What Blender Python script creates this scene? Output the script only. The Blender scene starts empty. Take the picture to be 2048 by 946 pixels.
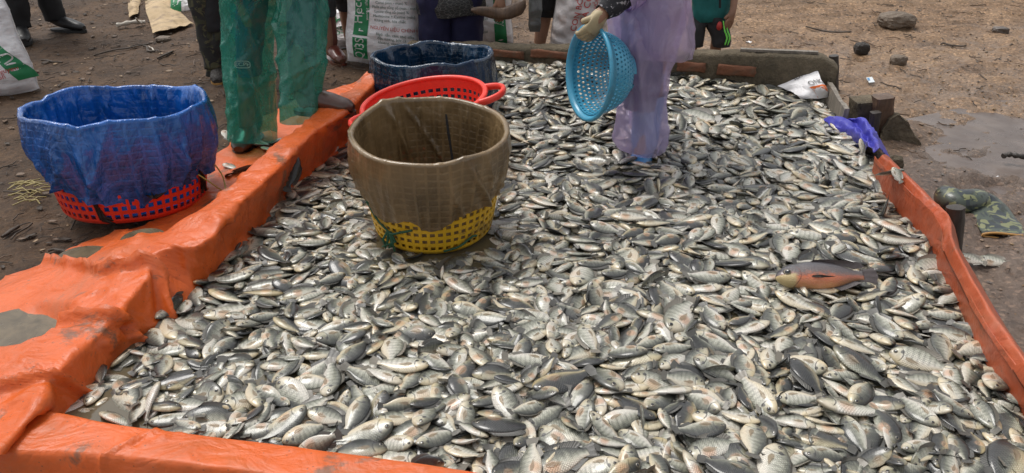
import bpy, bmesh, math, random
import numpy as np
from mathutils import Vector, Matrix, Quaternion, Euler

# ------------------------------------------------------------------ camera, world, sun, exposure
scene = bpy.context.scene
COL = scene.collection
F_PX, PITCH, CAM_H = 1490.0, math.radians(28.9), 1.42
cam_d = bpy.data.cameras.new('camera')
cam = bpy.data.objects.new('camera', cam_d); COL.objects.link(cam)
cam.location = (0, 0, CAM_H); cam.rotation_euler = (math.pi / 2 - PITCH, 0, 0)
cam_d.sensor_width = 36; cam_d.lens = 36 * F_PX / 2048; cam_d.clip_end = 500; cam_d.clip_start = .05
scene.camera = cam
world = bpy.data.worlds.new('World'); scene.world = world; world.use_nodes = True
SUN_EL, SUN_AZ = math.radians(64), math.radians(-48)     # azimuth clockwise from +Y
wn = world.node_tree.nodes; wl = world.node_tree.links
bg = wn['Background']
sky = wn.new('ShaderNodeTexSky'); sky.sky_type = 'NISHITA'; sky.sun_disc = False
sky.sun_elevation = SUN_EL; sky.sun_rotation = SUN_AZ; sky.dust_density = 3.0; sky.air_density = 1.0
hs = wn.new('ShaderNodeHueSaturation'); hs.inputs['Saturation'].default_value = .12
wl.new(sky.outputs[0], hs.inputs['Color']); wl.new(hs.outputs[0], bg.inputs['Color'])
bg.inputs['Strength'].default_value = .13
sun_d = bpy.data.lights.new('sun', 'SUN'); sun_d.energy = 1.38; sun_d.angle = math.radians(24); sun_d.color = (1, .96, .9)
sun = bpy.data.objects.new('sun', sun_d); COL.objects.link(sun)
sd = Vector((math.sin(SUN_AZ) * math.cos(SUN_EL), math.cos(SUN_AZ) * math.cos(SUN_EL), math.sin(SUN_EL)))
sun.rotation_euler = sd.to_track_quat('Z', 'Y').to_euler()
scene.view_settings.view_transform = 'Standard'; scene.view_settings.look = 'None'
scene.view_settings.gamma = 1; scene.view_settings.use_curve_mapping = False
scene.view_settings.exposure = 0.5
scene.cycles.max_bounces = 8; scene.cycles.transparent_max_bounces = 16

# ------------------------------------------------------------------ measuring helpers (photo pixel -> place in the world)
_c, _s = math.cos(PITCH), math.sin(PITCH)
def ray(x, y):
    u = (x - 1024) / F_PX; v = (y - 473) / F_PX
    return Vector((u, _c - v * _s, -_s - v * _c))
def at(x, y, z=0.0):
    r = ray(x, y); t = (z - CAM_H) / r.z; return Vector((r.x * t, r.y * t, z))
def aty(x, y, Y):
    r = ray(x, y); t = Y / r.y; return Vector((r.x * t, Y, CAM_H + r.z * t))
def pix(p):
    d = p[1] * _c - (p[2] - CAM_H) * _s; up = p[1] * _s + (p[2] - CAM_H) * _c
    return 1024 + F_PX * p[0] / d, 473 - F_PX * up / d, d
rng = np.random.default_rng(11)
random.seed(11)

# ------------------------------------------------------------------ numpy noise
def _h(ix, iy, iz, seed):
    n = (ix * 374761393 + iy * 668265263 + iz * 2147483647 + seed * 1274126177) & 0xffffffff
    n = ((n ^ (n >> 13)) * 1274126177) & 0xffffffff
    return ((n ^ (n >> 16)) & 0xffff) / 65535.0
def vnoise(x, y, z=0.0, seed=0):
    x = np.asarray(x, float); y = np.asarray(y, float); z = np.zeros_like(x) + z
    ix = np.floor(x).astype(np.int64); iy = np.floor(y).astype(np.int64); iz = np.floor(z).astype(np.int64)
    fx, fy, fz = x - ix, y - iy, z - iz
    fx, fy, fz = [f * f * (3 - 2 * f) for f in (fx, fy, fz)]
    r = 0
    for a in (0, 1):
        for b in (0, 1):
            for c in (0, 1):
                w = (fx if a else 1 - fx) * (fy if b else 1 - fy) * (fz if c else 1 - fz)
                r = r + w * _h(ix + a, iy + b, iz + c, seed)
    return r * 2 - 1
def fbm(x, y, z=0.0, oct=4, seed=0):
    r = 0; a = .5
    for o in range(oct):
        r = r + a * vnoise(np.asarray(x) * 2 ** o, np.asarray(y) * 2 ** o, np.asarray(z) * 2 ** o, seed + o); a *= .5
    return r
def ridged(x, y, z=0.0, seed=0):
    return 1 - np.abs(vnoise(x, y, z, seed)) * 2

# ------------------------------------------------------------------ object helpers
def link(o, parent=None):
    COL.objects.link(o)
    if parent is not None: o.parent = parent
    return o
def mesh_obj(name, verts, faces, mats, parent=None, smooth=True, midx=None, uvs=None, loc=None):
    me = bpy.data.meshes.new(name)
    me.from_pydata([tuple(v) for v in verts], [], faces)
    for m in (mats if isinstance(mats, (list, tuple)) else [mats]): me.materials.append(m)
    if smooth: me.polygons.foreach_set('use_smooth', [True] * len(me.polygons))
    if midx is not None: me.polygons.foreach_set('material_index', midx)
    if uvs is not None:
        ul = me.uv_layers.new(name='UVMap'); li = np.zeros(len(me.loops), np.int32); me.loops.foreach_get('vertex_index', li)
        ul.data.foreach_set('uv', np.asarray(uvs, np.float32)[li].ravel())
    me.update()
    o = bpy.data.objects.new(name, me)
    if loc is not None: o.location = loc
    return link(o, parent)
def tag(o, label=None, cat=None, group=None, kind=None):
    if label: o['label'] = label
    if cat: o['category'] = cat
    if group: o['group'] = group
    if kind: o['kind'] = kind
    return o
def thing(name, loc, label, cat, group=None):
    o = bpy.data.objects.new(name, None); o.location = loc; o.empty_display_size = .05; COL.objects.link(o)
    return tag(o, label, cat, group)
def bake(o):
    """replace modifiers by their result"""
    dg = bpy.context.evaluated_depsgraph_get(); dg.update()
    me = bpy.data.meshes.new_from_object(o.evaluated_get(dg))
    o.modifiers.clear(); old = o.data; o.data = me; me.name = old.name
    return o
def solidify(o, t, offset=-1.0, bevel=0.0, sub=0):
    m = o.modifiers.new('s', 'SOLIDIFY'); m.thickness = t; m.offset = offset
    if bevel:
        b = o.modifiers.new('b', 'BEVEL'); b.width = bevel; b.segments = 2; b.limit_method = 'ANGLE'
    if sub:
        b = o.modifiers.new('u', 'SUBSURF'); b.levels = sub; b.render_levels = sub
    return bake(o)
class MB:
    def __init__(s): s.v = []; s.f = []; s.m = []; s.uv = []
    def add(s, vs, fs, m=0, uv=None):
        o = len(s.v); s.v += [tuple(v) for v in vs]; s.f += [tuple(i + o for i in f) for f in fs]; s.m += [m] * len(fs)
        s.uv += list(uv) if uv is not None else [(0, 0)] * len(vs)
    def grid(s, P, m=0, uv=None, wrap=False):
        """P[i][j] points"""
        n, k = len(P), len(P[0]); o = len(s.v)
        for r in P: s.v += [tuple(p) for p in r]
        for i in range(n):
            for j in range(k): s.uv.append(uv[i][j] if uv is not None else (j / max(1, k - 1), i / max(1, n - 1)))
        for i in range(n - 1):
            for j in range(k if wrap else k - 1):
                s.f.append((o + i * k + j, o + i * k + (j + 1) % k, o + (i + 1) * k + (j + 1) % k, o + (i + 1) * k + j)); s.m.append(m)
    def ring(s, c, ax, ay, n):
        return [Vector(c) + ax * math.cos(2 * math.pi * k / n) + ay * math.sin(2 * math.pi * k / n) for k in range(n)]
    def tube(s, pts, rad, n=8, m=0, cap=True):
        pts = [Vector(p) for p in pts]; rings = []
        up = None
        for i, p in enumerate(pts):
            t = (pts[min(i + 1, len(pts) - 1)] - pts[max(i - 1, 0)]).normalized()
            if up is None: up = Vector((0, 0, 1)) if abs(t.z) < .9 else Vector((0, 1, 0))
            a = t.cross(up).normalized(); b = a.cross(t).normalized(); up = b
            r = rad[i] if isinstance(rad, (list, tuple)) else rad
            if not isinstance(r, (list, tuple)): r = (r, r)
            rings.append(s.ring(p, a * r[0], b * r[1], n))
        s.grid(rings, m, wrap=True)
        if cap:
            for R, rv in ((rings[0], True), (rings[-1], False)):
                s.add(R, [tuple(range(n))[::-1] if not rv else tuple(range(n))], m)
    def box(s, c, size, rot=None, m=0):
        R = rot or Matrix.Identity(3); vs = []
        for x in (-1, 1):
            for y in (-1, 1):
                for z in (-1, 1): vs.append(Vector(c) + R @ Vector((x * size[0] / 2, y * size[1] / 2, z * size[2] / 2)))
        s.add(vs, [(0, 1, 3, 2), (4, 6, 7, 5), (0, 4, 5, 1), (2, 3, 7, 6), (0, 2, 6, 4), (1, 5, 7, 3)], m)
    def build(s, name, mats, parent=None, smooth=True):
        return mesh_obj(name, s.v, s.f, mats, parent, smooth, s.m, s.uv)
def interp(keys, n):
    """Catmull-Rom through a list of equal-length float tuples"""
    K = np.array(keys, float); m = len(K); out = []
    for t in np.linspace(0, m - 1, n):
        i = min(int(t), m - 2); f = t - i
        p0, p1, p2, p3 = K[max(i - 1, 0)], K[i], K[i + 1], K[min(i + 2, m - 1)]
        out.append(.5 * (2 * p1 + (p2 - p0) * f + (2 * p0 - 5 * p1 + 4 * p2 - p3) * f * f + (3 * p1 - p0 - 3 * p2 + p3) * f ** 3))
    return np.array(out)

# ------------------------------------------------------------------ node helpers
class NT:
    def __init__(s, name):
        s.mat = bpy.data.materials.new(name); s.mat.use_nodes = True
        s.t = s.mat.node_tree; s.n = s.t.nodes; s.bsdf = s.n['Principled BSDF']; s.out = s.n['Material Output']
    def put(s, sock, val):
        if hasattr(val, 'is_output') or isinstance(val, bpy.types.NodeSocket): s.t.links.new(val, sock)
        else:
            if isinstance(val, (tuple, list)) and len(val) == 3 and sock.type == 'RGBA': val = (*val, 1)
            sock.default_value = val
    def math(s, op, a, b=None, c=None, clamp=False):
        n = s.n.new('ShaderNodeMath'); n.operation = op; n.use_clamp = clamp
        for i, v in enumerate((a, b, c)):
            if v is not None: s.put(n.inputs[i], v)
        return n.outputs[0]
    def noise(s, scale=5, detail=4, rough=.55, vec=None, dist=0.0, color=False):
        n = s.n.new('ShaderNodeTexNoise'); n.inputs['Scale'].default_value = scale; n.inputs['Detail'].default_value = detail
        n.inputs['Roughness'].default_value = rough; n.inputs['Distortion'].default_value = dist
        if vec is not None: s.put(n.inputs['Vector'], vec)
        return n.outputs['Color' if color else 'Fac']
    def voro(s, scale=5, vec=None, feature='F1', out='Distance', rand=1.0):
        n = s.n.new('ShaderNodeTexVoronoi'); n.feature = feature; n.inputs['Scale'].default_value = scale; n.inputs['Randomness'].default_value = rand
        if vec is not None: s.put(n.inputs['Vector'], vec)
        return n.outputs[out]
    def ramp(s, fac, stops, interp='LINEAR'):
        n = s.n.new('ShaderNodeValToRGB'); n.color_ramp.interpolation = interp; e = n.color_ramp.elements
        while len(e) < len(stops): e.new(.5)
        for k, (p, c) in enumerate(stops):
            e[k].position = p; e[k].color = (*c, 1) if isinstance(c, (tuple, list)) else (c, c, c, 1)
        s.put(n.inputs[0], fac); return n.outputs[0]
    def mix(s, fac, a, b, mode='MIX'):
        n = s.n.new('ShaderNodeMix'); n.data_type = 'RGBA'; n.blend_type = mode; n.clamp_factor = True
        s.put(n.inputs[0], fac); s.put(n.inputs[6], a); s.put(n.inputs[7], b); return n.outputs[2]
    def step(s, v, lo, hi):
        n = s.n.new('ShaderNodeMapRange'); n.interpolation_type = 'SMOOTHSTEP'; n.clamp = True
        s.put(n.inputs[0], v); n.inputs[1].default_value = lo; n.inputs[2].default_value = hi; return n.outputs[0]
    def coord(s, which='Object'): return s.n.new('ShaderNodeTexCoord').outputs[which]
    def geo(s): return s.n.new('ShaderNodeNewGeometry').outputs['Position']
    def xyz(s, v):
        n = s.n.new('ShaderNodeSeparateXYZ'); s.put(n.inputs[0], v); return n.outputs
    def mapping(s, vec, scale=(1, 1, 1), rot=(0, 0, 0)):
        n = s.n.new('ShaderNodeMapping'); s.put(n.inputs[0], vec); n.inputs['Scale'].default_value = scale; n.inputs['Rotation'].default_value = rot
        return n.outputs[0]
    def attr(s, name, typ='GEOMETRY'):
        n = s.n.new('ShaderNodeAttribute'); n.attribute_name = name; n.attribute_type = typ; return n.outputs['Fac']
    def bump(s, h, strength=.3, dist=.01, normal=None):
        n = s.n.new('ShaderNodeBump'); n.inputs['Strength'].default_value = strength; n.inputs['Distance'].default_value = dist
        s.put(n.inputs['Height'], h)
        if normal is not None: s.put(n.inputs['Normal'], normal)
        return n.outputs[0]
    def crinkle(s, scale, vec, dist=1.0):
        return s.math('ABSOLUTE', s.math('SUBTRACT', s.noise(scale, 3, .5, vec, dist), .5))
    def set(s, **kw):
        for k, v in kw.items():
            s.put(s.bsdf.inputs[{'color': 'Base Color', 'rough': 'Roughness', 'spec': 'Specular IOR Level', 'normal': 'Normal', 'coat': 'Coat Weight',
                                 'coat_rough': 'Coat Roughness', 'metal': 'Metallic', 'alpha': 'Alpha', 'trans': 'Transmission Weight', 'ior': 'IOR', 'sheen': 'Sheen Weight', 'sss': 'Subsurface Weight'}[k]], v)
        return s
    def see_through(s, amount, tint, translucent=0.0, tcol=(1, 1, 1)):
        """mix the surface with a tinted transparent (and a translucent) layer"""
        sh = s.bsdf.outputs[0]
        if translucent:
            tl = s.n.new('ShaderNodeBsdfTranslucent'); s.put(tl.inputs[0], tcol)
            m = s.n.new('ShaderNodeMixShader'); m.inputs[0].default_value = translucent
            s.t.links.new(sh, m.inputs[1]); s.t.links.new(tl.outputs[0], m.inputs[2]); sh = m.outputs[0]
        tr = s.n.new('ShaderNodeBsdfTransparent'); s.put(tr.inputs[0], tint)
        m = s.n.new('ShaderNodeMixShader'); s.put(m.inputs[0], amount)
        s.t.links.new(sh, m.inputs[1]); s.t.links.new(tr.outputs[0], m.inputs[2]); s.t.links.new(m.outputs[0], s.out.inputs[0])
        return s

def simple(name, col, rough=.5, var=.25, scale=20, bump=.2, bdist=.004, coat=0.0, spec=.5, dirt=None, dscale=6):
    n = NT(name); p = n.coord('Object')
    f = n.noise(scale, 5, .6, p); c = n.mix(n.math('MULTIPLY', n.step(f, .3, .7), var), col, tuple(x * .45 for x in col))
    if dirt is not None:
        c = n.mix(n.math('MULTIPLY', n.step(n.noise(dscale, 5, .65, p), .5, .66), dirt[1]), c, dirt[0])
    n.set(color=c, rough=rough, coat=coat, coat_rough=.15, spec=spec)
    if bump: n.set(normal=n.bump(n.noise(scale * 3, 4, .6, p), bump, bdist))
    return n.mat

M = {}
def make_materials():
    # --- ground: dark litter-strewn mud on the left, tan clay on the right, all in world coordinates
    n = NT('ground_soil'); p = n.geo(); x, y, z = n.xyz(p)
    warp = n.noise(1.1, 4, .6, p)
    side = n.step(n.math('ADD', n.math('SUBTRACT', x, n.math('MULTIPLY', n.math('SUBTRACT', y, 3.5), .0)), n.math('MULTIPLY', warp, .9)), -.2, 1.5)
    big = n.noise(2.4, 5, .65, p); fine = n.noise(38, 6, .7, p); grit = n.voro(75, p, out='Color'); gx = n.xyz(grit)
    dark = n.ramp(big, [(.3, (.034, .018, .009)), (.55, (.080, .043, .020)), (.75, (.14, .080, .040))])
    tan = n.ramp(big, [(.28, (.13, .083, .052)), (.5, (.225, .145, .088)), (.72, (.31, .205, .125))])
    near = n.step(n.math('ADD', y, n.math('MULTIPLY', warp, 1.2)), 3.6, 5.2)
    mud = n.ramp(big, [(.3, (.092, .063, .047)), (.7, (.168, .122, .093))])
    right = n.mix(near, mud, tan)
    c = n.mix(side, dark, right)
    c = n.mix(n.math('MULTIPLY', n.step(fine, .38, .68), .5), c, n.mix(1, c, (.38, .35, .33), 'MULTIPLY'))
    c = n.mix(n.math('MULTIPLY', n.step(gx[0], .78, .95), n.math('MULTIPLY_ADD', side, .35, .22)), c, n.mix(1, c, (2.2, 2.1, 2.0), 'MULTIPLY'))
    c = n.mix(n.math('MULTIPLY', n.step(gx[1], .8, .97), .6), c, n.mix(1, c, (.4, .38, .36), 'MULTIPLY'))
    wet = n.step(n.math('ADD', n.math('ADD', z, n.math('MULTIPLY', big, .03)), n.math('MULTIPLY', fine, .012)), .045, .0)
    h = n.math('ADD', n.math('MULTIPLY', fine, .5), n.math('ADD', n.math('MULTIPLY', n.noise(14, 4, .6, p), 1.0), n.math('MULTIPLY', gx[2], .25)))
    n.set(color=c, rough=n.math('SUBTRACT', .78, n.math('MULTIPLY', n.math('MAXIMUM', wet, n.math('MULTIPLY', n.math('SUBTRACT', 1.0, near), .75)), n.math('MULTIPLY', side, .56))), spec=.35, normal=n.bump(h, .8, .02))
    M['ground'] = n.mat
    # --- shallow muddy water
    n = NT('muddy_water'); p = n.geo()
    c = n.mix(n.step(n.noise(5, 5, .6, p), .35, .7), (.095, .070, .058), (.15, .115, .096))
    n.set(color=c, rough=n.math('MULTIPLY_ADD', n.noise(9, 4, .6, p), .45, .08), spec=.42, normal=n.bump(n.noise(16, 5, .65, p, .6), .25, .01)); M['puddle'] = n.mat
    n = NT('pen_water'); p = n.geo()
    c = n.mix(n.noise(6, 4, .6, p), (.07, .058, .035), (.13, .11, .07))
    n.set(color=c, rough=.08, spec=.6, normal=n.bump(n.noise(22, 3, .5, p), .12, .005)); M['pen_water'] = n.mat
    n = NT('silty_pool'); p = n.geo()
    c = n.mix(n.step(n.noise(9, 6, .7, p, .6), .35, .68), (.075, .058, .034), (.155, .118, .07))
    n.set(color=c, rough=n.math('MULTIPLY_ADD', n.noise(14, 4, .6, p), .4, .05), spec=.4, normal=n.bump(n.noise(30, 4, .6, p), .2, .004)); M['pool'] = n.mat
    n = NT('foamy_water'); p = n.geo()
    f = n.step(n.noise(26, 6, .75, p, 1.0), .46, .6)
    n.set(color=n.mix(f, (.13, .11, .085), (.62, .6, .53)), rough=.2, normal=n.bump(n.noise(60, 4, .6, p), .4, .006)); M['foam'] = n.mat
    # --- tarpaulins
    def tarp(name, col, stain=1.0):
        n = NT(name); p = n.geo(); uv = n.coord('UV')
        lw = n.noise(3.2, 5, .6, p); fade = n.noise(7, 6, .7, p, .4)
        c = n.mix(n.step(lw, .35, .7), col, tuple(min(1, v * 1.22 + .012) for v in col))
        c = n.mix(n.math('MULTIPLY', n.step(fade, .5, .72), .13), c, tuple(min(1, v * .55 + .33) for v in col))
        scuff = n.noise(30, 6, .75, n.mapping(p, (1, 3, 1.4)), .8)
        c = n.mix(n.math('MULTIPLY', n.step(scuff, .6, .74), .16), c, (.72, .45, .33))
        sp = n.voro(46, p)
        c = n.mix(n.math('MULTIPLY', n.step(sp, .13, .06), .55 * stain), c, (.07, .05, .035))
        mudm = n.math('MULTIPLY', n.step(n.math('ADD', n.noise(4.6, 6, .68, p, .5), n.math('MULTIPLY', n.noise(30, 4, .7, p), .16)), .66, .76), stain)
        c = n.mix(n.math('MULTIPLY', mudm, .78), c, (.115, .088, .06))
        film = n.step(n.noise(2.2, 5, .7, n.mapping(p, (1, 1, 2.5)), .8), .48, .72)
        c = n.mix(n.math('MULTIPLY', film, .38 * stain), c, (.30, .15, .08))
        wv = n.n.new('ShaderNodeTexWave'); wv.inputs['Scale'].default_value = 95; n.put(wv.inputs['Vector'], uv)
        wv2 = n.n.new('ShaderNodeTexWave'); wv2.bands_direction = 'Y'; wv2.inputs['Scale'].default_value = 95; n.put(wv2.inputs['Vector'], uv)
        weave = n.math('ADD', wv.outputs['Fac'], wv2.outputs['Fac'])
        cr = n.noise(17, 5, .62, n.mapping(p, (1, 1.8, 1.2)), 1.2)
        nb = n.bump(weave, .10, .002); nb = n.bump(cr, .15, .014, nb); nb = n.bump(n.crinkle(5, n.mapping(p, (1, 1.6, 1.2), (0, 0, .5)), 1.5), .3, .05, nb); nb = n.bump(n.crinkle(14, n.mapping(p, (1.5, 1, 1), (0, 0, -.4)), 1.2), .16, .02, nb)
        n.set(color=c, rough=n.math('MULTIPLY_ADD', fade, .42, .19), spec=.42, normal=nb)
        tl = n.n.new('ShaderNodeBsdfTranslucent'); n.put(tl.inputs[0], c); mx = n.n.new('ShaderNodeMixShader'); mx.inputs[0].default_value = .10
        n.t.links.new(n.bsdf.outputs[0], mx.inputs[1]); n.t.links.new(tl.outputs[0], mx.inputs[2]); n.t.links.new(mx.outputs[0], n.out.inputs[0])
        return n.mat
    M['tarp'] = tarp('orange_tarpaulin', (.60, .105, .014)); M['tarp_r'] = tarp('faded_orange_tarpaulin', (.40, .078, .026), 1.0)
    M['tarp_b'] = tarp('blue_tarpaulin', (.055, .055, .40), .35)
    # --- fish skin
    def fish_skin(name, pacu=False):
        n = NT(name); u, v, _ = n.xyz(n.coord('UV')); o = n.coord('Object')
        tone = n.math('ADD', n.attr('tone', 'OBJECT'), n.attr('tone'))
        off = n.n.new('ShaderNodeCombineXYZ'); n.put(off.inputs[0], n.math('MULTIPLY', tone, 37.0)); n.put(off.inputs[1], n.math('MULTIPLY', tone, 91.0))
        uvv = n.n.new('ShaderNodeCombineXYZ'); n.put(uvv.inputs[0], n.math('MULTIPLY', u, 2.4)); n.put(uvv.inputs[1], v)
        vec = n.n.new('ShaderNodeVectorMath'); n.put(vec.inputs[0], uvv.outputs[0]); n.put(vec.inputs[1], off.outputs[0]); vec = vec.outputs[0]
        nz = n.noise(3.2, 5, .62, vec); nz2 = n.noise(11, 4, .6, vec)
        if pacu:
            t = n.math('ADD', v, n.math('MULTIPLY', n.math('ADD', n.math('MULTIPLY', n.math('SUBTRACT', nz, .5), .8), n.math('SUBTRACT', nz2, .5)), .4))
            c = n.ramp(t, [(0, (.58, .28, .12)), (.16, (.62, .24, .11)), (.36, (.56, .15, .07)), (.47, (.27, .12, .085)), (.6, (.125, .1, .1)), (.85, (.075, .07, .078)), (1, (.045, .042, .05))])
            chin = n.math('MULTIPLY', n.step(u, .235, .17), n.step(n.math('SUBTRACT', v, n.math('MULTIPLY', u, .1)), .55, .46))
            c = n.mix(n.math('MULTIPLY', chin, .92), c, (.50, .40, .19))
            c = n.mix(n.math('MULTIPLY', n.step(u, .55, .85), .45), c, (.10, .085, .085))
            gill = n.math('ABSOLUTE', n.math('SUBTRACT', u, n.math('SUBTRACT', .255, n.math('MULTIPLY', n.math('POWER', n.math('SUBTRACT', v, .5), 2.0), .35))))
            gl = n.math('MULTIPLY', n.step(gill, .009, .003), n.step(v, .9, .75))
            c = n.mix(n.math('MULTIPLY', gl, .7), c, (.12, .04, .025))
            c = n.mix(n.math('MULTIPLY', n.step(nz2, .55, .75), .12), c, (.85, .75, .65))
            n.set(color=c, rough=.3, coat=.55, coat_rough=.1, normal=n.bump(n.voro(110, o), .5, .003))
            return n.mat
        t = n.math('ADD', n.math('ADD', v, n.math('ADD', n.math('MULTIPLY', n.math('SUBTRACT', nz, .5), .55), n.math('MULTIPLY', n.math('SUBTRACT', n.noise(26, 3, .6, vec), .5), .42))), n.math('MULTIPLY', n.math('SUBTRACT', tone, .5), .85))
        c = n.ramp(t, [(.0, (.78, .74, .66)), (.22, (.67, .655, .565)), (.40, (.44, .44, .36)), (.56, (.23, .235, .185)), (.72, (.085, .09, .074)), (1, (.022, .024, .025))])
        # vertical bars
        bar = n.math('SINE', n.math('ADD', n.math('MULTIPLY', u, 2 * math.pi * 9.6), n.math('MULTIPLY', nz2, 3.0)))
        bm = n.math('MULTIPLY', n.step(bar, -.1, .8), n.math('MULTIPLY', n.step(v, .22, .5), n.step(u, .22, .36)))
        c = n.mix(n.math('MULTIPLY', bm, .36), c, n.mix(1, c, (.25, .26, .25), 'MULTIPLY'))
        # scale net
        a = n.math('MULTIPLY', u, math.pi * 22); b = n.math('MULTIPLY', v, math.pi * 9)
        net = n.math('MULTIPLY', n.math('SINE', n.math('ADD', a, b)), n.math('SINE', n.math('SUBTRACT', a, b)))
        body = n.step(u, .23, .29)
        nm = n.math('MULTIPLY', n.step(n.math('ABSOLUTE', net), .30, .04), body)
        c = n.mix(n.math('MULTIPLY', nm, .72), c, n.mix(1, c, (.30, .30, .28), 'MULTIPLY'))
        # head a little darker and browner
        head = n.step(u, .27, .2)
        c = n.mix(n.math('MULTIPLY', head, .75), c, n.mix(1, c, (.62, .56, .44), 'MULTIPLY'))
        c = n.mix(n.math('MULTIPLY', n.step(u, .13, .0), .7), c, n.mix(1, c, (.42, .37, .30), 'MULTIPLY'))
        c = n.mix(n.math('MULTIPLY', n.step(n.noise(5.5, 4, .7, vec, 1.2), .5, .66), .4), c, n.mix(1, c, (.45, .45, .43), 'MULTIPLY'))
        # gill cover edge, spot, mouth
        gill = n.math('ABSOLUTE', n.math('SUBTRACT', u, n.math('SUBTRACT', .262, n.math('MULTIPLY', n.math('POWER', n.math('SUBTRACT', v, .5), 2.0), .42))))
        gl = n.math('MULTIPLY', n.step(gill, .014, .004), n.math('MULTIPLY', n.step(v, .84, .74), n.step(v, .06, .16)))
        c = n.mix(n.math('MULTIPLY', gl, .72), c, (.035, .03, .028))
        sp = n.math('ADD', n.math('POWER', n.math('MULTIPLY', n.math('SUBTRACT', u, .235), 2.3), 2.0), n.math('POWER', n.math('SUBTRACT', v, .66), 2.0))
        c = n.mix(n.math('MULTIPLY', n.step(sp, .011, .004), .85), c, (.025, .025, .028))
        mo = n.math('MULTIPLY', n.step(n.math('ABSOLUTE', n.math('SUBTRACT', v, .5)), .10, .03), n.step(u, .06, .035))
        c = n.mix(n.math('MULTIPLY', mo, .85), c, (.05, .035, .03))
        # peach flush behind the gills, some more than others
        pg = n.math('ADD', n.math('POWER', n.math('MULTIPLY', n.math('SUBTRACT', u, .40), 2.1), 2.0), n.math('POWER', n.math('SUBTRACT', v, .27), 2.0))
        rnd = n.math('FRACT', n.math('MULTIPLY', tone, 53.7))
        c = n.mix(n.math('MULTIPLY', n.step(pg, .11, .0), n.math('MULTIPLY', n.step(rnd, .1, .9), .75)), c, (.58, .33, .20))
        yl = n.math('FRACT', n.math('MULTIPLY', tone, 91.3))
        c = n.mix(n.math('MULTIPLY', n.math('MULTIPLY', n.step(yl, .3, 1.0), n.step(v, .5, .1)), .5), c, (.60, .46, .22))
        # mud smears
        c = n.mix(n.math('MULTIPLY', n.step(n.noise(7, 6, .75, vec, .8), .52, .70), .45), c, (.10, .085, .065))
        h = n.math('ADD', n.math('MULTIPLY', n.math('MULTIPLY', net, net), body), n.math('MULTIPLY', gl, -2.2))
        n.set(color=c, rough=n.math('MULTIPLY_ADD', nz2, .22, .26), spec=.5, coat=.75, coat_rough=.15, normal=n.bump(n.noise(40, 3, .6, vec), .25, .002, n.bump(h, .7, .002)))
        return n.mat
    M['skin'] = fish_skin('fish_skin'); M['pacu'] = fish_skin('pacu_skin', True)
    n = NT('fish_fin'); u, v, _ = n.xyz(n.coord('UV')); tone = n.math('ADD', n.attr('tone', 'OBJECT'), n.attr('tone'))
    rays = n.math('SINE', n.math('MULTIPLY', u, 2 * math.pi * 13))
    c = n.mix(n.step(rays, -.2, .6), (.115, .11, .095), (.035, .035, .034))
    c = n.mix(n.math('MULTIPLY', n.step(n.math('SINE', n.math('MULTIPLY', v, 40.0)), .3, .9), .5), c, (.035, .035, .036))
    c = n.mix(n.math('MULTIPLY', n.step(tone, .5, .0), .6), c, (.28, .25, .2))
    n.set(color=c, rough=.32, coat=.3, coat_rough=.15, normal=n.bump(rays, .3, .002)); M['fin'] = n.mat
    n = NT('pectoral_fin'); u, v, _ = n.xyz(n.coord('UV'))
    rays = n.math('SINE', n.math('MULTIPLY', u, 2 * math.pi * 7))
    n.set(color=n.mix(n.step(rays, -.3, .6), (.40, .33, .24), (.20, .17, .13)), rough=.3, coat=.3, normal=n.bump(rays, .3, .002))
    n.see_through(.45, (.9, .82, .7)); M['pect'] = n.mat
    n = NT('fish_eye'); u, v, _ = n.xyz(n.coord('UV'))
    c = n.ramp(u, [(0, (.008, .008, .01)), (.58, (.010, .010, .012)), (.66, (.26, .22, .15)), (.84, (.10, .085, .07)), (1, (.05, .045, .04))])
    n.set(color=c, rough=.08, coat=.8, coat_rough=.04); M['eye'] = n.mat
    # --- plastics
    def plastic(name, col, rough=.35, dirt=.5):
        n = NT(name); p = n.coord('Object')
        c = n.mix(n.math('MULTIPLY', n.step(n.noise(9, 5, .65, p), .4, .75), .35), col, tuple(v * .55 for v in col))
        c = n.mix(n.math('MULTIPLY', n.step(n.math('ADD', n.noise(7, 6, .7, p), n.math('MULTIPLY', n.noise(50, 3, .6, p), .12)), .62, .72), dirt), c, (.10, .075, .05))
        n.set(color=c, rough=n.math('MULTIPLY_ADD', n.noise(25, 4, .6, p), .25, rough - .1), spec=.5, normal=n.bump(n.noise(60, 3, .6, p), .12, .002)); return n.mat
    M['red_plastic'] = plastic('red_plastic', (.72, .045, .02), .34, .45); M['yellow_plastic'] = plastic('yellow_plastic', (.68, .40, .02), .38, .6)
    M['bright_red'] = plastic('bright_red_plastic', (.82, .05, .03), .3, .15); M['blue_plastic'] = plastic('light_blue_plastic', (.06, .30, .46), .28, .28)
    M['dark_plastic'] = plastic('dark_plastic', (.05, .05, .06), .4, .3)
    def liner(name, col, rough, transp, tint, mud=None, crease=.5):
        n = NT(name); p = n.coord('Object'); uv = n.coord('UV')
        c = n.mix(n.step(n.noise(6, 5, .6, p), .35, .7), col, tuple(v * .55 for v in col))
        c = n.mix(n.math('MULTIPLY', n.step(n.noise(16, 6, .75, n.mapping(p, (1, 1, .4)), 1.0), .56, .72), .34), c, tuple(min(1, v * 1.6 + .05) for v in col))
        if mud: c = n.mix(n.math('MULTIPLY', n.step(n.noise(5, 6, .7, p, .5), .55, .72), mud[1]), c, mud[0])
        # the net of the basket pressing through the wet sheet
        br = n.n.new('ShaderNodeTexBrick'); br.offset = 0; br.inputs['Scale'].default_value = 1.0
        br.inputs['Mortar Size'].default_value = .16; br.inputs['Mortar Smooth'].default_value = .5; br.inputs['Brick Width'].default_value = 1.0; br.inputs['Row Height'].default_value = 1.0
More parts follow.
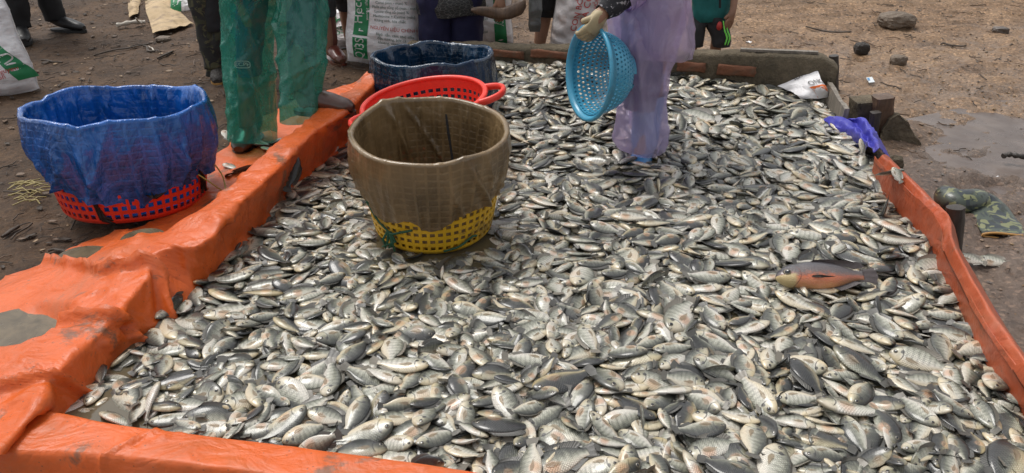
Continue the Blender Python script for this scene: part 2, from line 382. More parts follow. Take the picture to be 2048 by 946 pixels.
        n.put(br.inputs['Vector'], n.mapping(uv, (44, 15, 1)))
        lat = br.outputs['Fac']
        patch = n.step(n.noise(3.4, 3, .5, p), .36, .56)
        press = n.math('MULTIPLY', lat, patch)
        cr = n.noise(9, 4, .55, n.mapping(p, (1.5, 1.5, .6)), 1.6)
        nb = n.bump(cr, crease * .5, .02); nb = n.bump(n.crinkle(6, n.mapping(p, (1, 1, .5), (.2, .5, .3)), 1.4), crease, .05, nb); nb = n.bump(n.crinkle(15, n.mapping(p, (1, 1, .6), (.5, .2, 0)), 1.5), crease * .8, .02, nb); nb = n.bump(press, .4, .006, nb)
        c = n.mix(n.math('MULTIPLY', n.math('SUBTRACT', patch, press), .32), c, n.mix(1, c, (.35, .35, .38), 'MULTIPLY'))
        n.set(color=c, rough=rough, spec=.5, coat=.55, coat_rough=.12, normal=nb)
        if transp: n.see_through(n.math('MULTIPLY', n.math('SUBTRACT', 1.0, lat), transp), tint, .12, col)
        return n.mat
    M['blue_liner'] = liner('blue_sheet', (.010, .135, .52), .19, .04, (.05, .2, .6), None, .8)
    M['navy_liner'] = liner('dark_blue_sheet', (.006, .035, .085), .2, 0, (0, 0, 0), None, .6)
    M['brown_liner'] = liner('muddy_brown_sheet', (.245, .163, .078), .36, .08, (.5, .38, .2), ((.16, .105, .05), .5), .3)
    def film(name, col, tint, transp, tl, rough=.16, crease=.55, spots=None):
        n = NT(name); p = n.coord('Object')
        cr = n.noise(7, 5, .55, n.mapping(p, (1.3, 1.3, .8), (.4, .3, 0)), 2.0); fi = n.noise(30, 4, .6, p, .5)
        edge = n.step(n.noise(5, 4, .6, n.mapping(p, (1, 1, .6), (.7, .2, 0)), 2.5), .45, .7)
        c = n.mix(n.math('MULTIPLY', edge, .22), col, tuple(min(1, v * 1.3 + .05) for v in col))
        if spots: c = n.mix(n.step(n.voro(60, p), .12, .04), c, spots)
        n.set(color=c, rough=rough, spec=.7, coat=.9, coat_rough=.07, normal=n.bump(fi, .18, .004, n.bump(n.crinkle(12, n.mapping(p, (1, 1, .7), (.6, .3, .2)), 1.6), 0.8, .02, n.bump(n.crinkle(5, n.mapping(p, (1, 1, .45), (.3, .2, 0)), 1.0), .55, .05, n.bump(cr, crease * .2, .02)))))
        n.see_through(n.math('SUBTRACT', transp, n.math('MULTIPLY', edge, .10)), tint, tl, col); return n.mat
    M['green_film'] = film('green_plastic_film', (.05, .33, .255), (.42, .88, .76), .50, .35, .10, .8, spots=(.25, .45, .38))
    M['purple_film'] = film('purple_plastic_film', (.74, .64, .84), (.90, .84, .97), .55, .45, .13, .8, (.62, .52, .72))
    M['grey_film'] = film('grey_plastic_film', (.12, .12, .115), (.5, .5, .48), .3, .3)
    # --- cloth, rubber, leather, skin
    M['black_cloth'] = simple('black_cloth', (.012, .012, .014), .85, .3, 40, .3); M['dark_cloth'] = simple('charcoal_cloth', (.03, .03, .033), .85, .4, 30, .3)
    M['navy_cloth'] = simple('navy_cloth', (.010, .010, .05), .8, .35, 25, .3); M['teal_cloth'] = simple('teal_cloth', (.006, .12, .115), .8, .35, 18, .35)
    M['blue_cloth'] = simple('blue_cloth', (.03, .035, .14), .85, .4, 20, .3); M['grey_cloth'] = simple('grey_cloth', (.12, .12, .12), .85, .5, 20, .3)
    M['black_shoe'] = simple('black_shoe', (.011, .011, .012), .5, .4, 30, .25, coat=.1); M['shoe_sole'] = simple('black_rubber', (.016, .016, .017), .7, .3, 40, .3)
    M['brown_rubber'] = simple('brown_rubber', (.085, .03, .018), .32, .5, 9, .1, coat=.4, dirt=((.10, .075, .05), .5))
    M['red_rubber'] = simple('red_brown_rubber', (.14, .032, .02), .34, .45, 8, .1, coat=.35, dirt=((.13, .085, .05), .75), dscale=4)
    M['blue_rubber'] = simple('blue_rubber', (.06, .25, .50), .3, .4, 9, .1, coat=.3, dirt=((.3, .38, .42), .4))
    M['skin_tone'] = simple('brown_skin', (.30, .155, .095), .5, .35, 14, .12, dirt=((.12, .085, .06), .3)); M['hair'] = simple('black_hair', (.01, .009, .008), .5, .3, 60, .4)
    M['glove'] = simple('cream_glove', (.42, .34, .20), .6, .4, 14, .3, dirt=((.16, .12, .08), .6))
    n = NT('patterned_sleeve'); p = n.coord('Object')
    n.set(color=n.mix(n.step(n.noise(60, 4, .7, p), .56, .62), (.014, .014, .018), (.4, .38, .4)), rough=.8); M['sleeve'] = n.mat
    n = NT('speckled_jacket'); p = n.coord('Object')
    ln = n.step(n.voro(34, n.mapping(p, (1, 1, 2.2)), 'DISTANCE_TO_EDGE'), .05, .0)
    n.set(color=n.mix(n.math('MULTIPLY', ln, .7), (.02, .02, .021), (.22, .22, .21)), rough=.6, normal=n.bump(n.noise(30, 4, .6, p), .3, .006)); M['jacket'] = n.mat
    def camo(name, cols, scale, rough=.8, coat=0):
        n = NT(name); p = n.coord('Object'); v = n.mapping(p, (1, 1, 1.7))
        c = n.mix(n.step(n.noise(scale, 2, .5, v, .8), .5, .53), cols[0], cols[1])
        c = n.mix(n.step(n.noise(scale * 1.2, 2, .5, n.mapping(p, (1, 1.3, 1.7), (1, 2, .5)), .9), .55, .58), c, cols[2])
        c = n.mix(n.step(n.noise(scale * 1.4, 2, .5, n.mapping(p, (1.2, 1, 1.7), (2, 1, 1.5)), .9), .58, .60), c, cols[3])
        n.set(color=c, rough=rough, coat=coat, normal=n.bump(n.noise(40, 3, .6, p), .2, .004)); return n.mat
    M['camo_cloth'] = camo('dark_camouflage_cloth', [(.014, .013, .012), (.03, .03, .014), (.065, .06, .028), (.010, .009, .010)], 9)
    M['camo_rubber'] = camo('camouflage_rubber', [(.05, .065, .05), (.022, .03, .035), (.17, .18, .085), (.018, .024, .016)], 14, .4, .25)
    M['gum_sole'] = simple('gum_sole', (.42, .22, .06), .55, .4, 20, .2)
    # --- sacks
    n = NT('white_woven_sack'); p = n.coord('Object')
    c = n.mix(n.step(n.noise(5, 5, .65, p), .38, .75), (.80, .79, .80), (.62, .60, .61))
    c = n.mix(n.math('MULTIPLY', n.step(n.noise(4, 6, .7, p, .6), .6, .75), .35), c, (.32, .26, .2))
    n.set(color=c, rough=.42, spec=.4, normal=n.bump(n.noise(13, 5, .6, n.mapping(p, (1, 1, 2.2)), 1.0), .5, .02)); M['sack'] = n.mat
    M['sack_dirty'] = simple('dirty_white_sack', (.60, .55, .54), .45, .3, 8, .5, .015, dirt=((.3, .2, .15), .5))
    M['print_green'] = simple('green_print', (.012, .21, .075), .5, .25, 14, .2); M['print_white'] = simple('white_print', (.62, .62, .6), .5, .15, 20, 0)
    M['print_dark'] = simple('dark_print', (.06, .12, .085), .55, .2, 20, 0); M['print_red'] = simple('red_print', (.50, .045, .04), .55, .25, 20, 0)
    M['print_orange'] = simple('orange_print', (.72, .15, .02), .5, .25, 20, 0); M['print_black'] = simple('black_print', (.02, .02, .02), .5, .2, 20, 0)
    M['print_pale'] = simple('pale_green_print', (.20, .36, .30), .5, .2, 20, 0)
    # --- wood, brick, cement, stone
    def wood(name, col, wetc=.3):
        n = NT(name); p = n.coord('Object'); g = n.noise(10, 6, .7, n.mapping(p, (4, 4, .5)), .5)
        c = n.ramp(g, [(.3, tuple(v * .45 for v in col)), (.55, col), (.75, tuple(min(1, v * 1.7) for v in col))])
        n.set(color=c, rough=.6, coat=wetc, coat_rough=.3, normal=n.bump(g, .7, .012)); return n.mat
    M['dark_wood'] = wood('wet_dark_wood', (.035, .026, .02)); M['brown_wood'] = wood('brown_wood', (.11, .062, .035)); M['grey_wood'] = wood('grey_weathered_wood', (.22, .19, .155), .1)
    n = NT('rough_cement'); p = n.geo(); b = n.noise(6, 6, .7, p); f = n.noise(45, 5, .7, p)
    c = n.ramp(b, [(.3, (.075, .063, .042)), (.52, (.13, .103, .068)), (.75, (.23, .185, .125))])
    c = n.mix(n.math('MULTIPLY', n.step(f, .45, .7), .4), c, (.045, .04, .03))
    n.set(color=c, rough=.75, spec=.3, normal=n.bump(n.math('ADD', b, f), .9, .02)); M['cement'] = n.mat
    M['brick'] = simple('fired_brick', (.19, .072, .034), .75, .5, 22, .6, .01, dirt=((.10, .075, .05), .6), dscale=9)
    M['stone'] = simple('brown_stone', (.17, .13, .095), .7, .5, 9, .8, .03); M['dark_clod'] = simple('dark_clod', (.03, .024, .02), .6, .4, 12, .8, .02)
    M['mud_lump'] = simple('wet_mud', (.105, .082, .066), .36, .5, 9, .7, .02, coat=.15)
    M['paper'] = simple('tan_paper', (.50, .36, .20), .7, .4, 7, .4, .02, dirt=((.15, .10, .06), .6), dscale=9); M['bone_white'] = simple('pale_stripped_wood', (.52, .47, .40), .55, .3, 16, .3)
    M['leaf'] = simple('dead_leaf', (.13, .075, .04), .6, .7, 3, .2); M['twig'] = simple('dead_twig', (.055, .038, .026), .7, .5, 20, .4)
    M['leaf_tan'] = simple('tan_dead_leaf', (.30, .20, .11), .6, .6, 3, .2)
    M['pebble'] = simple('pebble', (.26, .18, .125), .6, .6, 2.5, .3); M['silver'] = simple('silver_wrapper', (.62, .66, .68), .25, .2, 30, .3); M['wrap_blue'] = simple('blue_wrapper', (.05, .22, .45), .3, .2, 30, .3)
    M['cord_green'] = simple('green_cord', (.012, .075, .035), .6, .3, 40, .3); M['cord_yellow'] = simple('yellow_green_cord', (.35, .32, .07), .6, .3, 40, .3)
    M['net_black'] = simple('black_weed', (.012, .013, .012), .5, .3, 30, .3); M['neon'] = simple('neon_green_trim', (.22, .85, .12), .5, .1, 30, 0)
    M['leaf_yellow'] = simple('yellow_straw', (.34, .27, .10), .6, .4, 12, .2)
make_materials()

# ------------------------------------------------------------------ the setting: ground sheet, puddles
PEN = np.array([(-1.16, 1.44), (-1.06, 2.0), (-.94, 2.76), (-.80, 3.57), (-.60, 4.66), (1.69, 3.97), (1.60, 3.1), (1.51, 2.31), (1.33, 1.52), (1.22, .95)])
def seg_dist_inside(x, y):
    """signed distance-like value, positive inside the pen"""
    d = np.full(np.shape(x), 9.0)
    for i in range(len(PEN)):
        a = PEN[i]; b = PEN[(i + 1) % len(PEN)]; t = (b - a) / np.linalg.norm(b - a); nr = np.array([-t[1], t[0]])
        d = np.minimum(d, -((x - a[0]) * nr[0] + (y - a[1]) * nr[1]))
    return d
def sstep(v, lo, hi):
    t = np.clip((v - lo) / (hi - lo), 0, 1); return t * t * (3 - 2 * t)
def ground_h(x, y):
    x = np.asarray(x, float); y = np.asarray(y, float)
    h = .028 * fbm(x * 1.3, y * 1.3, seed=3) + .016 * fbm(x * 6, y * 6, seed=9, oct=4) + .007 * fbm(x * 25, y * 25, seed=21, oct=3)
    rough = sstep(x, .5, 2.0)
    h = h + rough * (.02 * fbm(x * 7, y * 9, seed=33) + .010 * ridged(x * 11, y * 16, seed=40) - .004)
    h = h + .10 * sstep(y, 5.2, 9.0)
    # puddle hollow on the right
    cx, cy = x - (2.72 + .10 * np.sin(3 * y)), y - 2.95
    q = np.sqrt((cx / .80) ** 2 + (cy / 1.15) ** 2) + .5 * fbm(x * 2.4, y * 2.4, seed=52)
    h = h - (.050 - .034 * np.maximum(0, fbm(x * 5, y * 8, seed=58) + .15) * 2) * (1 - sstep(q, .65, 1.15))
    # mud bank beside the pen on the right
    h = h + .03 * np.exp(-((x - 1.95 - .1 * (y - 2.5)) / .16) ** 2) * sstep(y, 4.2, 3.4)
    ins = seg_dist_inside(x, y)
    h = np.where(ins > -.12, np.minimum(h, .005 - .06 * sstep(ins, -.12, .02)), h)
    h = h - .02 * sstep(-x, .4, .9) * sstep(y, 4.4, 3.2)
    return h
_gx, _gy = np.arange(-7, 7.2, .03), np.arange(.4, 10, .03)
_G = ground_h(*np.meshgrid(_gx, _gy))
def gh(x, y):
    i = min(max((y - .4) / .03, 0), len(_gy) - 1.01); j = min(max((x + 7) / .03, 0), len(_gx) - 1.01); a, b = int(i), int(j); u, v = i - a, j - b
    return float(_G[a, b] * (1 - u) * (1 - v) + _G[a + 1, b] * u * (1 - v) + _G[a, b + 1] * (1 - u) * v + _G[a + 1, b + 1] * u * v)
def build_ground():
    def axis(lo, hi, st, far):
        a = list(np.arange(lo, hi, st)); k = st
        up = [hi]; dn = [lo]
        while up[-1] < far: k *= 1.45; up.append(up[-1] + k)
        k = st
        while dn[-1] > -far: k *= 1.45; dn.append(dn[-1] - k)
        return np.array(dn[:0:-1] + a + up)
    X = axis(-5.2, 5.4, .026, 300); Y = axis(.7, 8.6, .026, 300)
    gx, gy = np.meshgrid(X, Y); gz = ground_h(gx, gy)
    vs = np.stack([gx, gy, gz], -1).reshape(-1, 3); n, k = len(Y), len(X)
    i = np.arange(n - 1)[:, None] * k + np.arange(k - 1)[None, :]
    fs = np.stack([i, i + 1, i + k + 1, i + k], -1).reshape(-1, 4)
    return mesh_obj('ground', vs, fs.tolist(), M['ground'])
tag(build_ground(), kind='structure')
def flat_sheet(name, outline, z, m):
    c = sum((Vector((p[0], p[1], 0)) for p in outline), Vector()) / len(outline)
    return tag(mesh_obj(name, [(p[0], p[1], z) for p in outline], [tuple(range(len(outline)))], m, smooth=False), kind='structure')
flat_sheet('puddle', [(1.80, 1.5), (2.9, 1.4), (4.0, 2.2), (4.0, 4.2), (2.9, 4.3), (2.05, 3.9)], -.022, M['puddle'])
flat_sheet('puddle', [(-2.2, .9), (.3, .7), (.3, 1.18), (-.9, 1.405), (-2.2, 1.5)], .012, M['foam'])

# ------------------------------------------------------------------ tarpaulin: left bank, front board, floor, right edge in one sheet object
FLOOR_Z = .045
POOLS = ((40, 660, .12, .13, .10), (285, 474, .13, .06, .055), (168, 508, .085, .07, .05))
def build_tarp():
    mb = MB()
    # stations (photo pixels + heights): inner foot, inner crest, outer crest, skirt edge
    st = [((800, 190, .10), (765, 150, .33), (742, 138, .33), (738, 141, .15)),
          ((760, 235, .10), (742, 172, .325), (715, 165, .32), (705, 164, .10)),
          ((690, 292, .10), (694, 226, .315), (655, 205, .31), (560, 215, .015)),
          ((640, 335, .10), (633, 263, .30), (585, 264, .295), (448, 300, .015)),
          ((575, 387, .10), (562, 335, .28), (500, 327, .27), (415, 352, .015)),
          ((505, 470, .10), (480, 408, .27), (425, 398, .25), (320, 430, .012)),
          ((432, 545, .10), (418, 480, .25), (325, 478, .225), (190, 478, .010)),
          ((365, 602, .10), (325, 505, .235), (225, 530, .20), (92, 522, .010)),
          ((297, 648, .10), (290, 560, .225), (160, 590, .18), (-10, 562, .010)),
          ((240, 712, .09), (205, 660, .205), (70, 652, .155), (-130, 630, .010)),
          ((165, 795, .09), (118, 735, .20), (-30, 745, .15), (-260, 740, .010)),
          ((128, 832, .09), (70, 815, .19), (-60, 850, .14), (-320, 850, .010)),
          ((100, 870, .07), (-10, 915, .19), (-130, 960, .12), (-400, 950, .010))]
    rows = []
    for i, (a, b, c, d) in enumerate(st):
        pi, ic, oc, sk = at(*a), at(*b), at(*c), at(*d)
        flo = pi + (pi - ic).normalized() * .0; inn = (pi - oc); inn.z = 0; inn.normalize()
        bottom = Vector((pi.x, pi.y, 0)) + inn * .05; bottom.z = FLOOR_Z - .01
        if i <= 5:
            ob = oc - inn * .06; ob.z = .07
        else:
            ob = oc.lerp(sk, .22); ob.z = oc.z * .80
        mid = ob.lerp(sk, .5); mid.z = ob.z * .42 + .01
        rows.append([tuple(bottom), tuple(pi), tuple(ic), tuple(ic.lerp(oc, .5) + Vector((0, 0, .004))), tuple(oc), tuple(ob), tuple(mid), tuple(sk)])
    rows = np.array(rows)
    NS, sub = 190, [5, 9, 6, 6, 7, 9, 10]
    dense = interp(rows.reshape(len(rows), -1), NS).reshape(NS, 8, 3)
    P = []
    for r in dense:
        line = []
        for j in range(7):
            for k in range(sub[j]): line.append(r[j] + (r[j + 1] - r[j]) * (k / sub[j]))
        line.append(r[7]); line = np.array(line)
        for _ in range(2): line[1:-1] = line[:-2] * .22 + line[1:-1] * .56 + line[2:] * .22
        P.append(line)
    P = np.array(P); K = P.shape[1]
    du = np.gradient(P, axis=0); dv = np.gradient(P, axis=1); N = np.cross(dv, du); N /= np.linalg.norm(N, axis=2, keepdims=True) + 1e-9
    N *= np.sign(N[..., 2:3] + 1e-6)
    X, Y, Z = P[..., 0], P[..., 1], P[..., 2]
    sidx = np.linspace(0, len(st) - 1, NS)[:, None] * np.ones((1, K)); cidx = np.linspace(0, 1, K)[None, :] * np.ones((NS, 1))
    amp = np.clip(1.2 - cidx * .5, .3, 1)
    d = .012 * fbm(X * 5, Y * 5, Z * 5, seed=61) * 1.6 + .004 * (ridged(X * 5 + .4 * Y, Y * 9, Z * 3, 70) - .3) + .002 * (ridged(X * 17, Y * 13, Z * 6, 77) - .4)
    d += .010 * np.maximum(0, ridged(X * 4 + 3 * Y, Y * 5 - 2 * X, Z * 3, 93) - .72) / .28 + .009 * np.maximum(0, ridged(X * 7 - 4 * Y, Y * 6 + 3 * X, Z * 5, 95) - .75) / .25
    d += .0025 * (ridged(X * 22 + Y * 8, Y * 9 - X * 6, Z * 20, 90) - .4)
    # explicit folds running across the bank
    for s0, w, h, sl in ((7.35, .07, .050, -.6), (8.75, .06, .045, .9), (10.3, .06, .04, 1.6), (5.4, .16, .014, .5), (3.5, .16, .012, -.4), (2.2, .14, .012, .3), (6.4, .07, .012, -1.2)):
        x = (sidx - s0 - sl * (cidx - .35)); d += h * np.maximum(0, 1 - np.abs(x) / (w * 2.2)) ** 1.3
    # crisp long crease along the crest and a slack hollow behind it
    P = P + N * (d * amp)[..., None]
    for (px_, py_, z_, rx_, ry_) in POOLS:
        c_ = at(px_, py_, z_); q_ = np.sqrt(((P[..., 0] - c_.x) / rx_) ** 2 + ((P[..., 1] - c_.y) / ry_) ** 2) + .25 * fbm(P[..., 0] * 9, P[..., 1] * 9, seed=7)
        w_ = (1 - sstep(q_, .7, 1.35)) * (cidx > .3); P[..., 2] = P[..., 2] * (1 - w_) + w_ * (z_ - .012 + .008 * q_)
    g = ground_h(P[..., 0], P[..., 1]); outer = cidx > .62
    P[..., 2] = np.where(outer, np.maximum(P[..., 2], g + .006), P[..., 2])
    wob = .02 * fbm(P[:, -1, 1] * 9, P[:, -1, 0] * 3, seed=5, oct=3); P[:, -1, 0] += wob * 2.2; P[:, -2, 0] += wob * 1.4
    uvs = [[(Y[i, j] * .8, j * .03) for j in range(K)] for i in range(NS)]
    mb.grid(P, 0, uvs)
    # front board
    inner = [at(-60, 812, .155), at(60, 822, .155), at(130, 830, .155), at(240, 853, .155), at(530, 886, .155), at(960, 946, .155), at(1400, 1008, .155)]
    outer_ = [at(-90, 895, .16), at(20, 903, .16), at(100, 904, .16), at(175, 907, .16), at(420, 933, .16), at(800, 985, .16), at(1250, 1050, .16)]
    fr = []
    for a, b in zip(inner, outer_):
        dr = (b - a); dr.z = 0; dr.normalize()
        f0 = a - dr * .05; f0.z = FLOOR_Z - .01; f1 = a + Vector((0, 0, -.006)) - dr * .012
        e0 = b + dr * .008; e0.z -= .02; e1 = b + dr * .03; e1.z = .01; e2 = e1 + dr * .10; e2.z = .006
        fr.append([tuple(f0), tuple(f1), tuple(a), tuple(b), tuple(e0), tuple(e1), tuple(e2)])
    dense = interp(np.array(fr).reshape(len(fr), -1), 150).reshape(150, 7, 3); sub = [5, 2, 10, 2, 8, 4]; P = []
    for r in dense:
        line = []
        for j in range(6):
            for k in range(sub[j]): line.append(r[j] + (r[j + 1] - r[j]) * (k / sub[j]))
        line.append(r[6]); line = np.array(line); line[1:-1] = line[:-2] * .15 + line[1:-1] * .7 + line[2:] * .15; P.append(line)
    P = np.array(P); K = P.shape[1]; X, Y, Z = P[..., 0], P[..., 1], P[..., 2]
    d = .006 * fbm(X * 6, Y * 6, Z * 6, seed=101) + .004 * (ridged(X * 9, Y * 6, Z * 8, 111) - .4) + .0018 * (ridged(X * 24, Y * 20, Z * 22, 112) - .4)
    fold = np.maximum(0, 1 - np.abs(X - (-.93 + .9 * (Y - 1.25))) / .014); d += .016 * fold
    fold = np.maximum(0, 1 - np.abs(X - (-.90 + 1.3 * (Y - 1.25))) / .010); d += .008 * fold
    P[..., 2] += d; P[..., 1] -= d * .5
    mb.grid(P, 0, [[(X[i, j] * .8, j * .03) for j in range(K)] for i in range(150)])
    # floor under the fish
    fl = [(-1.2, 1.35), (-1.1, 2.0), (-.98, 2.76), (-.84, 3.57), (-.62, 4.64), (1.66, 3.94), (1.62, 3.1), (1.53, 2.31), (1.34, 1.52), (1.24, .9)]
    mb.add([(x, y, FLOOR_Z - .004) for x, y in fl], [tuple(range(len(fl)))[::-1]], 0, [(x * .8, y * .8) for x, y in fl])
    # right edge: twisted strip over the boards
    rs = [((1700, 300, .08), (1733, 303, .235), (1762, 303, .26), (1790, 330, .02)),
          ((1715, 350, .08), (1758, 345, .215), (1802, 342, .27), (1830, 372, .02)),
          ((1745, 420, .08), (1800, 385, .23), (1838, 372, .27), (1868, 410, .02)),
          ((1770, 470, .08), (1838, 418, .24), (1872, 402, .26), (1900, 450, .02)),
          ((1810, 520, .08), (1862, 462, .24), (1898, 430, .275), (1915, 480, .03)),
          ((1850, 560, .08), (1878, 510, .20), (1903, 470, .27), (1925, 520, .03)),
          ((1885, 610, .08), (1912, 560, .20), (1932, 532, .26), (1955, 560, .03)),
          ((1920, 670, .08), (1945, 632, .20), (1968, 598, .25), (1990, 620, .02)),
          ((1960, 740, .08), (1985, 705, .20), (2018, 672, .25), (2035, 700, .02)),
          ((2010, 810, .08), (2040, 765, .20), (2062, 735, .25), (2085, 770, .02)),
          ((2080, 920, .08), (2115, 870, .20), (2140, 830, .25), (2160, 870, .02))]
    rw = []
    for a, b, c, e in rs:
        p0, p1, p2, p3 = at(*a), at(*b), at(*c), at(*e)
        p1 = p1.lerp(p2, .5); p0 = Vector((p1.x + .015, p1.y, .085))
        rw.append([tuple(p0), tuple(p1), tuple(p1.lerp(p2, .5) + Vector((-.01, 0, -.035))), tuple(p2), tuple(p2.lerp(p3, .5) + Vector((.0, 0, .01))), tuple(p3)])
    dense = interp(np.array(rw).reshape(len(rw), -1), 150).reshape(150, 6, 3); P = []
    for r in dense:
        line = []
        for j in range(5):
            for k in range(7): line.append(r[j] + (r[j + 1] - r[j]) * (k / 7))
        line.append(r[5]); line = np.array(line); line[1:-1] = line[:-2] * .2 + line[1:-1] * .6 + line[2:] * .2; P.append(line)
    P = np.array(P); K = P.shape[1]; X, Y, Z = P[..., 0], P[..., 1], P[..., 2]
    d = .014 * fbm(X * 9, Y * 5, Z * 9, seed=131) + .010 * (ridged(X * 10 + Y * 4, Y * 5 - X * 4, Z * 4, 141) - .4) + .004 * (ridged(X * 22, Y * 20, Z * 20, 142) - .4)
    P[..., 2] += d; P[..., 0] -= d * .6
    mb.grid(P, 1, [[(Y[i, j] * .8, j * .03) for j in range(K)] for i in range(150)])
    o = mb.build('tarpaulin', [M['tarp'], M['tarp_r']])
    return tag(o, 'large orange tarpaulin lining the fish pen and folded over its banks', 'tarpaulin')
build_tarp()
def sheet_from_pixels(name, rows, mats, n=40, k=28, amp=.01, seed=1, freq=7, thick=.002):
    """rows of (px, py, z): a draped sheet through those places"""
    R = np.array([[tuple(at(*p)) for p in r] for r in rows]); a, b = R.shape[:2]
    D = interp(R.reshape(a, -1), n).reshape(n, b, 3)
    P = np.array([interp(r, k) for r in D])
    X, Y, Z = P[..., 0], P[..., 1], P[..., 2]
    d = amp * (fbm(X * freq, Y * freq, Z * freq, seed=seed) * 1.2 + .7 * (ridged(X * freq * 1.4 + Y * 3, Y * freq, Z * freq, seed + 5) - .4) + .3 * (ridged(X * freq * 3, Y * freq * 3, Z * freq * 3, seed + 9) - .4))
    P[..., 2] += d; P[..., 1] -= d * .4
    mb = MB(); mb.grid(P)
    return P, solidify(mb.build(name, mats), thick)
P_, o = sheet_from_pixels('blue_tarpaulin', [
    [(1646, 240, .14), (1658, 234, .165), (1670, 236, .16), (1684, 244, .12), (1692, 256, .04)],
    [(1664, 256, .14), (1684, 238, .19), (1704, 243, .17), (1722, 236, .21), (1738, 262, .04)],
    [(1690, 272, .13), (1706, 256, .19), (1722, 262, .18), (1738, 252, .22), (1758, 285, .04)],
    [(1712, 292, .12), (1722, 272, .20), (1738, 282, .19), (1752, 276, .22), (1774, 312, .05)],
    [(1728, 308, .12), (1736, 294, .20), (1748, 304, .21), (1762, 298, .22), (1780, 322, .10)]], M['tarp_b'], amp=.016, seed=201, freq=10, n=56, k=48)
tag(o, 'bright blue tarpaulin end bunched over the pen edge above the orange strip', 'tarpaulin')
P_, o = sheet_from_pixels('blue_tarpaulin', [
    [(1930, 545, .16), (1938, 546, .10), (1945, 560, .03)],
    [(1950, 580, .16), (1962, 582, .10), (1972, 596, .03)],
    [(1975, 615, .16), (1988, 618, .10), (1996, 630, .03)],
    [(1992, 640, .15), (2000, 643, .10), (2006, 648, .03)]], M['tarp_b'], amp=.004, seed=211, n=24, k=12)
tag(o, 'thin blue tarpaulin sliver showing under the outer side of the right orange edge', 'tarpaulin')
# water standing in the pen and on the tarpaulin
for px_, py_, z_, rx_, ry_ in POOLS:
    c_ = at(px_, py_, z_); flat_sheet('puddle', [(c_.x + rx_ * 1.25 * math.cos(2 * math.pi * k / 24), c_.y + ry_ * 1.25 * math.sin(2 * math.pi * k / 24)) for k in range(24)], z_ - .001, M['pool'])
flat_sheet('pen_water', [(-1.17, 1.42), (-1.07, 2.0), (-.95, 2.76), (-.81, 3.57), (-.62, 4.62), (1.66, 3.94), (1.58, 3.1), (1.5, 2.31), (1.32, 1.52), (1.22, .97)], .094, M['pen_water'])

